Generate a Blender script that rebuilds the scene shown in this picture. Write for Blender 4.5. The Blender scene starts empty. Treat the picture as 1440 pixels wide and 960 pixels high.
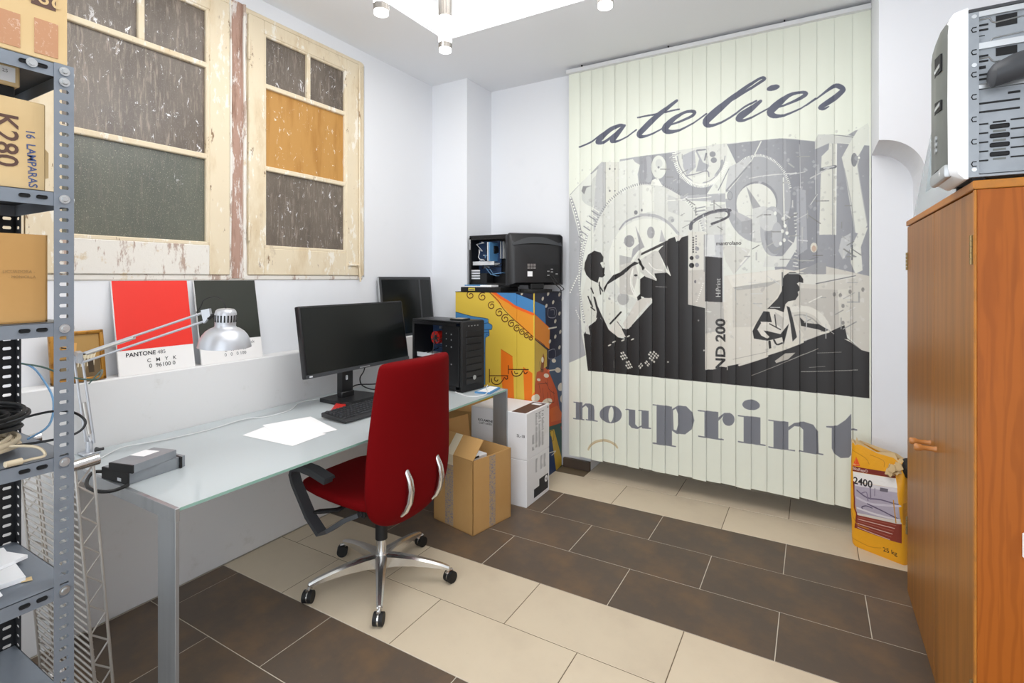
import bpy, bmesh, math, random
import numpy as np
from mathutils import Matrix, Vector
random.seed(7)
S = bpy.context.scene
COL = S.collection
R = math.radians

# ------------------------------------------------------------------ camera, light, exposure
cam = bpy.data.objects.new('camera', bpy.data.cameras.new('camera'))
COL.objects.link(cam)
cam.location = (2.6, 0.0, 1.463)
cam.rotation_euler = (R(90), 0, R(30.2))
cam.data.sensor_width = 36.0
cam.data.lens = 36.0 * 727.0 / 1440.0
cam.data.shift_y = -89.0 / 1440.0
cam.data.clip_start = 0.02
S.camera = cam
# room left open behind the camera: even overcast daylight added as fill, the same in every direction
wd = bpy.data.worlds.new('daylight'); S.world = wd
wd.use_nodes = True
wd.node_tree.nodes['Background'].inputs[0].default_value = (0.90, 0.95, 1.0, 1)
wd.node_tree.nodes['Background'].inputs[1].default_value = 2.0
# the lit ceiling tray (tubes behind its edge)
def area(name, loc, rot, sx, sy, power, col=(1, .98, .96)):
    l = bpy.data.lights.new(name, 'AREA'); l.shape = 'RECTANGLE'; l.size = sx; l.size_y = sy; l.energy = power; l.color = col
    o = bpy.data.objects.new(name, l); COL.objects.link(o); o.location = loc; o.rotation_euler = rot; return o
area('tray_light', (1.56, 1.63, 3.26), (0, 0, 0), 1.9, 1.9, 30)
S.view_settings.view_transform = 'Standard'
S.view_settings.look = 'None'
S.view_settings.gamma = 1.0
S.view_settings.use_curve_mapping = False
S.view_settings.exposure = 0.40
S.cycles.use_denoising = True
S.cycles.max_bounces = 10

# ------------------------------------------------------------------ helpers
def lin(h):
    v = [int(h[i:i + 2], 16) / 255 for i in (0, 2, 4)]
    return tuple(c / 12.92 if c <= .04045 else ((c + .055) / 1.055) ** 2.4 for c in v)

class Mat:
    """node material with a few procedural layers"""
    def __init__(s, name, col, rough=.5, metal=0, spec=.5, **kw):
        s.m = bpy.data.materials.new(name); s.m.use_nodes = True
        s.t = s.m.node_tree; s.n = s.t.nodes; s.l = s.t.links
        s.b = s.n['Principled BSDF']
        c = lin(col) if isinstance(col, str) else col
        s.b.inputs['Base Color'].default_value = (*c, 1)
        s.b.inputs['Roughness'].default_value = rough
        s.b.inputs['Metallic'].default_value = metal
        s.b.inputs['Specular IOR Level'].default_value = spec
        for k, v in kw.items(): s.b.inputs[k.replace('_', ' ')].default_value = v
        s.c = None; s.base = (*c, 1)
    def coord(s, scale=(1, 1, 1), rot=(0, 0, 0), which='Object'):
        tc = s.n.new('ShaderNodeTexCoord'); mp = s.n.new('ShaderNodeMapping')
        mp.inputs['Scale'].default_value = scale; mp.inputs['Rotation'].default_value = rot
        s.l.new(tc.outputs[which], mp.inputs[0]); return mp.outputs[0]
    def noise(s, scale=5, detail=4, rough=.55, vec=(1, 1, 1), dist=0):
        n = s.n.new('ShaderNodeTexNoise'); n.inputs['Scale'].default_value = scale; n.inputs['Detail'].default_value = detail
        n.inputs['Roughness'].default_value = rough; n.inputs['Distortion'].default_value = dist
        s.l.new(s.coord(vec), n.inputs['Vector']); return n.outputs['Fac']
    def vor(s, scale=20, vec=(1, 1, 1)):
        n = s.n.new('ShaderNodeTexVoronoi'); n.inputs['Scale'].default_value = scale
        s.l.new(s.coord(vec), n.inputs['Vector']); return n.outputs['Distance']
    def ramp(s, f, a, b):
        r = s.n.new('ShaderNodeMapRange'); r.inputs[1].default_value = a; r.inputs[2].default_value = b
        r.interpolation_type = 'SMOOTHSTEP'
        s.l.new(f, r.inputs[0]); return r.outputs[0]
    def mul(s, a, b):
        m = s.n.new('ShaderNodeMath'); m.operation = 'MULTIPLY'
        s.l.new(a, m.inputs[0])
        if isinstance(b, (int, float)): m.inputs[1].default_value = b
        else: s.l.new(b, m.inputs[1])
        return m.outputs[0]
    def layer(s, f, col, amt=1.0):
        """lay colour col over what is there where f is 1"""
        if amt != 1: f = s.mul(f, amt)
        m = s.n.new('ShaderNodeMix'); m.data_type = 'RGBA'
        s.l.new(f, m.inputs[0])
        if s.c is None: m.inputs[6].default_value = s.base
        else: s.l.new(s.c, m.inputs[6])
        m.inputs[7].default_value = (*(lin(col) if isinstance(col, str) else col), 1)
        s.c = m.outputs[2]; s.l.new(s.c, s.b.inputs['Base Color']); return s
    def image(s, img):
        n = s.n.new('ShaderNodeTexImage'); n.image = img; n.extension = 'EXTEND'
        tc = s.n.new('ShaderNodeTexCoord'); s.l.new(tc.outputs['UV'], n.inputs[0])
        s.c = n.outputs['Color']; s.l.new(s.c, s.b.inputs['Base Color']); return s
    def perobj(s, amt=.12):
        oi = s.n.new('ShaderNodeObjectInfo'); h = s.n.new('ShaderNodeHueSaturation')
        r = s.n.new('ShaderNodeMapRange'); r.inputs[3].default_value = 1 - amt; r.inputs[4].default_value = 1 + amt
        s.l.new(oi.outputs['Random'], r.inputs[0]); s.l.new(r.outputs[0], h.inputs['Value'])
        if s.c is None: h.inputs['Color'].default_value = s.base
        else: s.l.new(s.c, h.inputs['Color'])
        s.c = h.outputs[0]; s.l.new(s.c, s.b.inputs['Base Color']); return s
    def bump(s, f, strength=.3, dist=.002):
        b = s.n.new('ShaderNodeBump'); b.inputs['Strength'].default_value = strength; b.inputs['Distance'].default_value = dist
        s.l.new(f, b.inputs['Height'])
        if s.b.inputs['Normal'].is_linked: s.l.new(s.b.inputs['Normal'].links[0].from_socket, b.inputs['Normal'])
        s.l.new(b.outputs[0], s.b.inputs['Normal']); return s
    def roughmap(s, f, a, b):
        r = s.n.new('ShaderNodeMapRange'); r.inputs[3].default_value = a; r.inputs[4].default_value = b
        s.l.new(f, r.inputs[0]); s.l.new(r.outputs[0], s.b.inputs['Roughness']); return s

def glow(name, col, strength):
    m = Mat(name, col, .4); m.b.inputs['Emission Color'].default_value = (*lin(col), 1); m.b.inputs['Emission Strength'].default_value = strength
    return m.m

class B:
    """collects geometry for one mesh object"""
    def __init__(s, org=None):
        s.bm = bmesh.new(); s.M = Matrix.Identity(4)
        if org is not None: s.M = Matrix.Translation(-Vector(org))
        s.uv = s.bm.loops.layers.uv.new('UVMap')
    def v(s, p): return s.bm.verts.new(s.M @ Vector(p))
    def face(s, pts):
        return s.bm.faces.new([s.v(p) for p in pts])
    def box(s, x0, y0, z0, x1, y1, z1, bev=0, seg=1, T=None):
        r = bmesh.ops.create_cube(s.bm, size=1)
        m = Matrix.Translation(((x0 + x1) / 2, (y0 + y1) / 2, (z0 + z1) / 2)) @ Matrix.Diagonal((abs(x1 - x0), abs(y1 - y0), abs(z1 - z0), 1))
        if T is not None: m = T @ m
        vs = r['verts']
        bmesh.ops.transform(s.bm, matrix=s.M @ m, verts=vs)
        if bev:
            es = list({e for v in vs for e in v.link_edges})
            bmesh.ops.bevel(s.bm, geom=es, offset=bev, segments=seg, profile=.5, affect='EDGES')
        return s
    def cyl(s, p0, p1, r0, r1=None, seg=12, cap=True):
        r1 = r0 if r1 is None else r1
        a, b = Vector(p0), Vector(p1); d = (b - a)
        q = d.to_track_quat('Z', 'Y').to_matrix().to_4x4()
        m = s.M @ Matrix.Translation((a + b) / 2) @ q
        bmesh.ops.create_cone(s.bm, cap_ends=cap, segments=seg, radius1=r0, radius2=r1, depth=d.length, matrix=m)
        return s
    def tube(s, pts, r, seg=6, closed=False, flat=1.0, cap=True):
        P = [Vector(p) for p in pts]; n = len(P); rings = []
        up = None
        for i in range(n):
            a = P[i - 1] if (i or closed) else P[0]; b = P[(i + 1) % n] if (i < n - 1 or closed) else P[-1]
            t = (b - a).normalized()
            if up is None:
                up = Vector((0, 0, 1)) if abs(t.z) < .9 else Vector((1, 0, 0))
            u = (up - t * up.dot(t))
            if u.length < 1e-4: u = t.orthogonal()
            u.normalize(); w = t.cross(u); up = u
            rr = r[i] if isinstance(r, (list, tuple)) else r
            rings.append([s.v(P[i] + (w * math.cos(k * 2 * math.pi / seg) + u * flat * math.sin(k * 2 * math.pi / seg)) * rr) for k in range(seg)])
        for i in range(n if closed else n - 1):
            A, C = rings[i], rings[(i + 1) % n]
            for k in range(seg): s.bm.faces.new([A[k], A[(k + 1) % seg], C[(k + 1) % seg], C[k]])
        if cap and not closed:
            s.bm.faces.new(rings[0][::-1]); s.bm.faces.new(rings[-1])
        return s
    def cab(s, pts, r, seg=6, m=5):
        """a tube bent smoothly through the points"""
        p = [Vector(q) for q in pts]; o = []
        for i in range(len(p) - 1):
            a, b, c, d = p[max(i - 1, 0)], p[i], p[i + 1], p[min(i + 2, len(p) - 1)]
            for k in range(m):
                t = k / m; o.append(.5 * (2 * b + (c - a) * t + (2 * a - 5 * b + 4 * c - d) * t * t + (3 * b - a - 3 * c + d) * t ** 3))
        o.append(p[-1]); return s.tube(o, r, seg)
    def loft(s, rings, cap=True, closed=True):
        Rr = [[s.v(p) for p in r] for r in rings]; n = len(Rr[0])
        for A, C in zip(Rr, Rr[1:]):
            for k in range(n if closed else n - 1): s.bm.faces.new([A[k], A[(k + 1) % n], C[(k + 1) % n], C[k]])
        if cap: s.bm.faces.new(Rr[0][::-1]); s.bm.faces.new(Rr[-1])
        return s
    def lathe(s, prof, seg=24, T=None, cap=False):
        T = T or Matrix.Identity(4)
        return s.loft([[T @ Vector((r * math.cos(k * 2 * math.pi / seg), r * math.sin(k * 2 * math.pi / seg), z)) for k in range(seg)] for r, z in prof], cap)
    def prism(s, poly, a, b, ax='z'):
        f = {'z': lambda p, t: (p[0], p[1], t), 'y': lambda p, t: (p[0], t, p[1]), 'x': lambda p, t: (t, p[0], p[1])}[ax]
        return s.loft([[f(p, a) for p in poly], [f(p, b) for p in poly]])
    def strip(s, pts, w, T):
        """flat ribbon of thickness T along points in plane, w = width vector"""
        w = Vector(w); T = Vector(T)
        return s.loft([[Vector(p) - w / 2, Vector(p) + w / 2, Vector(p) + w / 2 + T, Vector(p) - w / 2 + T] for p in pts])
    def build(s, name, mat, parent=None, smooth=None, sub=0, cast=True):
        bmesh.ops.recalc_face_normals(s.bm, faces=s.bm.faces)
        me = bpy.data.meshes.new(name); s.bm.to_mesh(me); s.bm.free()
        mats = mat if isinstance(mat, (list, tuple)) else [mat]
        for m in mats: me.materials.append(m.m if isinstance(m, Mat) else m)
        o = bpy.data.objects.new(name, me); COL.objects.link(o)
        if parent is not None: o.parent = parent
        if smooth is not None:
            me.shade_smooth(); me.set_sharp_from_angle(angle=R(smooth))
        if sub:
            md = o.modifiers.new('sub', 'SUBSURF'); md.levels = md.render_levels = sub; me.shade_smooth()
        return o

def thing(name, label, cat, loc=(0, 0, 0), rz=0, group=None):
    o = bpy.data.objects.new(name, None); COL.objects.link(o); o.empty_display_size = .05
    o.location = loc; o.rotation_euler = (0, 0, rz); return tag(o, label, cat, group)
def tag(o, label, cat, group=None):
    o['label'] = label; o['category'] = cat
    if group: o['group'] = group
    return o
def struct(o): o['kind'] = 'structure'; return o
def stuff(o): o['kind'] = 'stuff'; return o
def place(o, mesh_obj_parent): o.parent = mesh_obj_parent; return o
def dup(o, parent=None, loc=None, rot=None):
    c = o.copy(); COL.objects.link(c)
    if parent is not None: c.parent = parent
    if loc is not None: c.location = loc
    if rot is not None: c.rotation_euler = rot
    return c
def dup_tree(root, loc, rz, label):
    r = dup(root, loc=loc, rot=(0, 0, rz)); r['label'] = label
    for ch in list(root.children):
        c = dup(ch, r)
        for g in ch.children: dup(g, c)
    return r

def font_mesh(body, size, bold=0, align='CENTER', sx=1.0):
    """outlines of built-in letters as a mesh in the xy plane"""
    cu = bpy.data.curves.new('letters', 'FONT'); cu.body = body; cu.size = size; cu.align_x = align; cu.align_y = 'CENTER'
    cu.offset = bold * size; cu.resolution_u = 3; cu.fill_mode = 'FRONT'
    o = bpy.data.objects.new('letters', cu); COL.objects.link(o)
    dg = bpy.context.evaluated_depsgraph_get(); dg.update()
    me = bpy.data.meshes.new_from_object(o.evaluated_get(dg), depsgraph=dg)
    bpy.data.objects.remove(o); bpy.data.curves.remove(cu)
    if sx != 1:
        for v in me.vertices: v.co.x *= sx
    return me
def frame(o, x, y):
    """matrix whose x and y axes run along x, y from origin o"""
    x = Vector(x).normalized(); z = x.cross(Vector(y)).normalized(); y = z.cross(x)
    m = Matrix((x, y, z)).transposed().to_4x4(); m.translation = Vector(o); return m
def letters(body, size, at, xdir, ydir, mat, parent, bold=0, align='CENTER', name='lettering', org=None, sx=1.0, lift=.0006):
    """thin flat lettering lying on a surface"""
    me = font_mesh(body, size, bold, align, sx)
    m = frame(at, xdir, ydir)
    z = Vector((m[0][2], m[1][2], m[2][2]))
    m.translation += z * lift
    if org is not None: m = Matrix.Translation(-Vector(org)) @ m
    me.transform(m); me.materials.clear(); me.materials.append(mat.m if isinstance(mat, Mat) else mat)
    o = bpy.data.objects.new(name, me); COL.objects.link(o); o.parent = parent; return o

class Canvas:
    """flat print drawn into a small generated image; coordinates in millimetres, origin bottom left"""
    def __init__(s, w, h, mmpp, bg):
        s.k = 1 / mmpp; s.w = int(w * s.k); s.h = int(h * s.k); s.W = w; s.H = h
        s.a = np.empty((s.h, s.w, 3)); s.a[:] = [int(bg[i:i + 2], 16) / 255 for i in (0, 2, 4)]
    def poly(s, loops, col, amt=1.0):
        if isinstance(col, str): col = [int(col[i:i + 2], 16) / 255 for i in (0, 2, 4)]
        P = [np.asarray(l, float) * s.k for l in loops]
        al = np.vstack(P); y0 = max(0, int(al[:, 1].min())); y1 = min(s.h - 1, int(al[:, 1].max()) + 1)
        x0 = max(0, int(al[:, 0].min()) - 1); x1 = min(s.w - 1, int(al[:, 0].max()) + 2)
        if y1 < y0 or x1 <= x0: return
        A = np.vstack(P); Bq = np.vstack([np.roll(p, -1, 0) for p in P])
        cov = np.zeros((y1 - y0 + 1, x1 - x0 + 1)); ed = np.arange(x0, x1 + 2)
        for sub in (.25, .75):
            for r in range(y0, y1 + 1):
                y = r + sub
                c = (A[:, 1] <= y) != (Bq[:, 1] <= y)
                if not c.any(): continue
                a, b = A[c], Bq[c]
                xs = np.sort(a[:, 0] + (y - a[:, 1]) / (b[:, 1] - a[:, 1]) * (b[:, 0] - a[:, 0]))
                for q in range(0, len(xs) - 1, 2):
                    f = np.clip(ed, xs[q], xs[q + 1]); cov[r - y0] += .5 * np.diff(f)
        cov = np.clip(cov, 0, 1)[..., None] * amt
        t = s.a[y0:y1 + 1, x0:x1 + 1]; t[:] = t * (1 - cov) + np.array(col) * cov
    def stroke(s, p, col):
        if isinstance(col, str): col = [int(col[i:i + 2], 16) / 255 for i in (0, 2, 4)]
        p = np.asarray(p, float).reshape(-1, 3); xy = p[:, :2]; L = []; Rr = []
        for i in range(len(p)):
            d = xy[min(i + 1, len(p) - 1)] - xy[max(i - 1, 0)]; d = d / (np.hypot(*d) + 1e-9); n = np.array([-d[1], d[0]]) * p[i, 2] / 2
            L.append(xy[i] + n); Rr.append(xy[i] - n)
        for i in range(len(p) - 1): s.poly([[L[i], L[i + 1], Rr[i + 1], Rr[i]]], col)
        for i in range(len(p)):
            r = p[i, 2] / 2 * .96
            if r * s.k > .6: s.poly([[(xy[i][0] + r * math.cos(a), xy[i][1] + r * math.sin(a)) for a in np.linspace(0, 6.283, 11)[:-1]]], col)
    def draw(s, data):
        for rec in data:
            n = rec[4:]; col = [c / 255 for c in rec[1:4]]
            if rec[0] == 0: s.poly([np.array(n).reshape(-1, 2)], col)
            else:
                p = np.array(n).reshape(-1, 3)
                if len(p) > 2:            # round the traced corners off
                    o = []
                    for i in range(len(p) - 1):
                        p0, p1, p2, p3 = p[max(i - 1, 0)], p[i], p[i + 1], p[min(i + 2, len(p) - 1)]
                        for t in (0, .33, .67): o.append(.5 * ((2 * p1) + (p2 - p0) * t + (2 * p0 - 5 * p1 + 4 * p2 - p3) * t * t + (3 * p1 - p0 - 3 * p2 + p3) * t ** 3))
                    o.append(p[-1]); p = np.array(o); p[:, 2] = np.clip(p[:, 2], 1, None)
                s.stroke(p, col)
    def text(s, body, size, x, y, rot, col, bold=0, sx=1.0):
        me = font_mesh(body, size, bold, 'CENTER', sx); c, q = math.cos(R(rot)), math.sin(R(rot))
        V = np.array([(x + v.co.x * c - v.co.y * q, y + v.co.x * q + v.co.y * c) for v in me.vertices])
        for f in me.polygons: s.poly([V[list(f.vertices)]], col)
        bpy.data.meshes.remove(me)
    def image(s, name):
        im = bpy.data.images.new(name, s.w, s.h); px = np.ones((s.h, s.w, 4), np.float32); px[..., :3] = s.a
        im.pixels.foreach_set(px.ravel()); im.update(); im.pack(); return im

# ------------------------------------------------------------------ materials
M = {}
def mk(key, *a, **k): M[key] = Mat(key, *a, **k); return M[key]
m = mk('white_paint', 'eceef2', .75, spec=.2); m.bump(m.noise(60, 3), .12, .001).layer(m.ramp(m.noise(2.2, 5), .6, .85), 'dcdfe4', .5)
m = mk('low_wall_paint', 'e4e4e4', .8, spec=.2); m.bump(m.noise(40, 4), .2, .001).layer(m.ramp(m.noise(7, 6, .7), .56, .8), 'c9c6bf', .6)
mk('ceiling_paint', 'eef0f3', .85, spec=.15)
m = mk('tray_paint', 'f6f7f8', .8)
m = mk('grout', 'cfc6b6', .9); mk('beige_grout', '6b5c47', .9)
m = mk('dark_tile', '5f5348', .45, spec=.35); m.layer(m.ramp(m.noise(3.2, 7, .65), .40, .66), '776049', .85).layer(m.ramp(m.noise(9, 6, .7), .55, .8), '4c453d', .6).layer(m.ramp(m.noise(70, 3), .68, .78), '8a7a66', .35).perobj(.09); m.bump(m.noise(30, 6), .15, .002)
m = mk('beige_tile', 'd8c9b0', .4, spec=.4); m.layer(m.ramp(m.noise(2.6, 6, .6), .4, .75), 'c2b29c', .5).layer(m.ramp(m.noise(55, 3), .66, .8), 'b49c77', .25).perobj(.035)
m = mk('cream_wood', 'e6d8bd', .6, spec=.3)
m.layer(m.ramp(m.noise(7, 6, .65, (1, 1, .35)), .5, .72), 'cdb48c', .55).layer(m.ramp(m.noise(16, 6, .7, (1, 1, .4)), .56, .62), 'f4efe4', .85).layer(m.ramp(m.noise(22, 7, .75, (1, 1, .3)), .62, .66), '8b6f52', .95).layer(m.ramp(m.noise(3.5, 6, .75, (1, 1, .7)), .60, .72), '9a8266', .45); m.bump(m.noise(22, 7, .75, (1, 1, .3)), .5, .003)
m = mk('peeling_white_wood', 'e9e5dd', .6, spec=.3); m.layer(m.ramp(m.noise(9, 6, .75, (1, 1.5, .35)), .54, .6), 'a98d7c', .8)
m.layer(m.ramp(m.noise(12, 6, .7), .58, .68), 'd3bf9c', .8).layer(m.ramp(m.noise(26, 7, .75), .66, .7), '7d6a58', .8); m.bump(m.noise(26, 7, .75), .5, .003)
m = mk('bare_wood_post', 'b39384', .75, spec=.2)
m.layer(m.ramp(m.noise(9, 7, .7, (1, 1, .2)), .5, .62), '8b6c5c', .8).layer(m.ramp(m.noise(14, 7, .75, (1, 1.6, .35)), .52, .58), 'e8e2dd', .9).layer(m.ramp(m.noise(30, 6, .8, (1, 1, .5)), .66, .7), '43342c', .9); m.bump(m.noise(14, 7, .75, (1, 1.6, .35)), .8, .006)
def pane(key, col, col2, spl, fine, streak=.6):
    m = mk(key, col, .28, spec=.5)
    m.layer(m.ramp(m.noise(5, 6, .65, (1, 1, .45)), .4, .7), col2, .7)
    m.layer(m.ramp(m.noise(40, 5, .6, (1, 2.2, .3)), .5, .72), 'aa9d90', streak)
    m.layer(m.ramp(m.noise(260, 2), .6, .72), fine, .6)
    m.layer(m.mul(m.ramp(m.noise(19, 6, .78, (1, 1.3, .75), 1.2), .61, .63), m.ramp(m.noise(4, 3), spl, spl + .12)), 'f2f2f4', .95)
    m.bump(m.noise(320, 2), .5, .001)
pane('grey_pane', '70665c', '554c44', .34, '9a9189')
pane('green_pane', '696c62', '5b5f59', .58, 'c0bda6', .15)
m = mk('pane_board', 'c08f4b', .55); m.layer(m.ramp(m.noise(6, 6, .6, (1, 2.5, .4)), .42, .66), 'a97633', .75).layer(m.mul(m.ramp(m.noise(30, 5, .75, (1, 1.3, .6), 1), .63, .65), m.ramp(m.noise(5, 3), .42, .55)), 'f2ebdc', .95)
m = mk('steel_grey', '868e98', .42, .35); m.layer(m.ramp(m.noise(14, 5), .45, .8), '757c85', .5)
m = mk('shelf_dark', '5b6067', .5, .2); m.layer(m.ramp(m.noise(20, 6, .7), .5, .75), '474b50', .6)
mk('zinc', 'c9cbcc', .3, .85); mk('chrome', 'd9d9d8', .16, 1.0)
m = mk('wire_chrome', 'd0cdc8', .34, .8)
m = mk('brushed_alu', 'b4b8bb', .38, .75); m.layer(m.ramp(m.noise(30, 4, .5, (1, 1, .06)), .4, .7), 'a2a6aa', .6)
m = mk('lamp_silver', 'c9ccd2', .36, .55)
m = mk('polished_alu', 'e0dfdd', .24, .95)
m = mk('cardboard', 'c49a63', .8, spec=.15); m.layer(m.ramp(m.noise(3, 5), .4, .7), 'b68a52', .5).bump(m.noise(40, 3, .5, (1, 1, .05)), .12, .001)
m = mk('pale_cardboard', 'dcc193', .8, spec=.15); m.layer(m.ramp(m.noise(3, 5), .4, .7), 'cfb07f', .5)
m = mk('brown_tape', 'c08f6c', .25); m.layer(m.ramp(m.noise(40, 5, .8, (1, 1, 1), 2), .56, .64), 'ead3c2', .6)
m = mk('printed_tape', 'b39a78', .3); m.layer(m.ramp(m.noise(60, 3, .6, (1, 1, 2.2)), .52, .57), '7d7a8e', .85)
m = mk('clear_tape', 'e0d2b6', .3)
m = mk('white_carton', 'eeeef0', .6); m.layer(m.ramp(m.noise(6, 5), .55, .8), 'dfdcd6', .5)
m = mk('frosted_glass', 'e9f1f4', .1, spec=.6); m.b.inputs['Coat Weight'].default_value = .4; m.b.inputs['Coat Roughness'].default_value = .03
tr = m.n.new('ShaderNodeBsdfTranslucent'); tr.inputs[0].default_value = (.96, .99, 1.0, 1); mx = m.n.new('ShaderNodeMixShader'); mx.inputs[0].default_value = .42   # satin glass lets the light through to the wall below
m.l.new(m.b.outputs[0], mx.inputs[1]); m.l.new(tr.outputs[0], mx.inputs[2]); m.l.new(mx.outputs[0], m.n['Material Output'].inputs[0])
m = mk('glass_edge', '8fb3a6', .15)
m = mk('red_fabric', '700509', .85, spec=.1); m.bump(m.noise(420, 2), .25, .001)
mk('black_plastic', '1b1b1d', .4); mk('matte_black', '141415', .6); mk('charcoal_plastic', '3c3e41', .45); mk('shade_black', '232427', .5, .2); mk('screen_black', '131615', .22, spec=.45)
m = mk('black_steel', '19191b', .38, .2)
mk('rubber', '0f0f10', .6); mk('red_plastic', 'c8261f', .4); mk('paper', 'fbfbfc', .8); mk('ink', '2c2c30', .7); mk('grey_ink', '6f7074', .7); mk('maroon_ink', '5c4238', .7); mk('blue_marker', '4a5a86', .7); mk('pencil_ink', '9a7a4e', .8)
mk('signal_red', 'ee3124', .5); mk('board_black', '32352f', .45); mk('board_edge', 'f3f1ef', .6)
m = mk('gold_frame', 'a8782e', .35, .5); m.layer(m.ramp(m.noise(40, 5), .5, .7), '7a4f1c', .8)
m = mk('cupboard_side', 'aa5c1c', .42, spec=.25); w = m.n.new('ShaderNodeTexWave'); w.wave_type = 'BANDS'; w.bands_direction = 'X'; w.inputs['Scale'].default_value = 13; w.inputs['Distortion'].default_value = 16; w.inputs['Detail'].default_value = 3; w.inputs['Detail Scale'].default_value = .8
m.l.new(m.coord((1, 1, .16)), w.inputs['Vector']); m.layer(m.ramp(m.noise(3.5, 4, .5, (1, 1, .3)), .4, .7), '9a4c14', .6).layer(m.ramp(w.outputs['Fac'], .45, 1), '80400f', .32).layer(m.ramp(m.noise(90, 3, .5, (1, 1, .05)), .55, .7), '8f4a14', .4)
m = mk('cupboard_door', 'a56c2e', .38, spec=.28); m.layer(m.ramp(m.noise(18, 5, .55, (1, 1, .05)), .38, .68), '855828', .7).layer(m.ramp(m.noise(120, 3, .5, (1, 1, .03)), .5, .7), '784e24', .5)
m = mk('cupboard_edge', 'b9772e', .42, spec=.3); m.layer(m.ramp(m.noise(30, 4, .5, (1, .1, 1)), .45, .7), '9c6830', .6)
mk('brass', '94805a', .45, .7); mk('knob_wood', 'b8793f', .35)
mk('pc_white', 'f1f2f4', .35); mk('pc_grey', '6c6f6b', .4, .3); mk('pc_silver', 'b9bcbe', .32, .6); m = mk('galvanised', '989da2', .4, .4); m.layer(m.ramp(m.noise(12, 4), .4, .7), '868b91', .5)
mk('slot_black', '121315', .7)
m = mk('clear_plastic', 'e3eaee', .12, spec=.5); m.b.inputs['Transmission Weight'].default_value = .75; m.b.inputs['IOR'].default_value = 1.08
mk('hose_black', '3a3c40', .5); mk('cable_black', '161616', .5); mk('cable_white', 'eef0f0', .5); mk('cable_beige', 'cfc0a4', .6); mk('cable_blue', '6f9cc4', .5); mk('cable_green', '49645a', .5); mk('cable_grey', 'b9b3aa', .5)
m = mk('gold_bag', 'e9a521', .45); m.bump(m.noise(9, 5, .6), .6, .012)
mk('pcb_blue', '2c4468', .5); mk('pcb_green', '32463c', .5); mk('white_flank', 'f4f5f6', .5); mk('connector_white', 'd9dbdd', .5); mk('book_blue', '5a93c4', .6)
mk('headrail', 'e3e4e6', .4, .3); mk('brown_skirting', '54473d', .5)
lamp_glow = glow('lamp_glow', 'ffffff', 60.0); lamp_end = glow('lamp_end', 'ffffff', 3.0)
mk('steel_tube', '9b9690', .25, .9)
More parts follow.
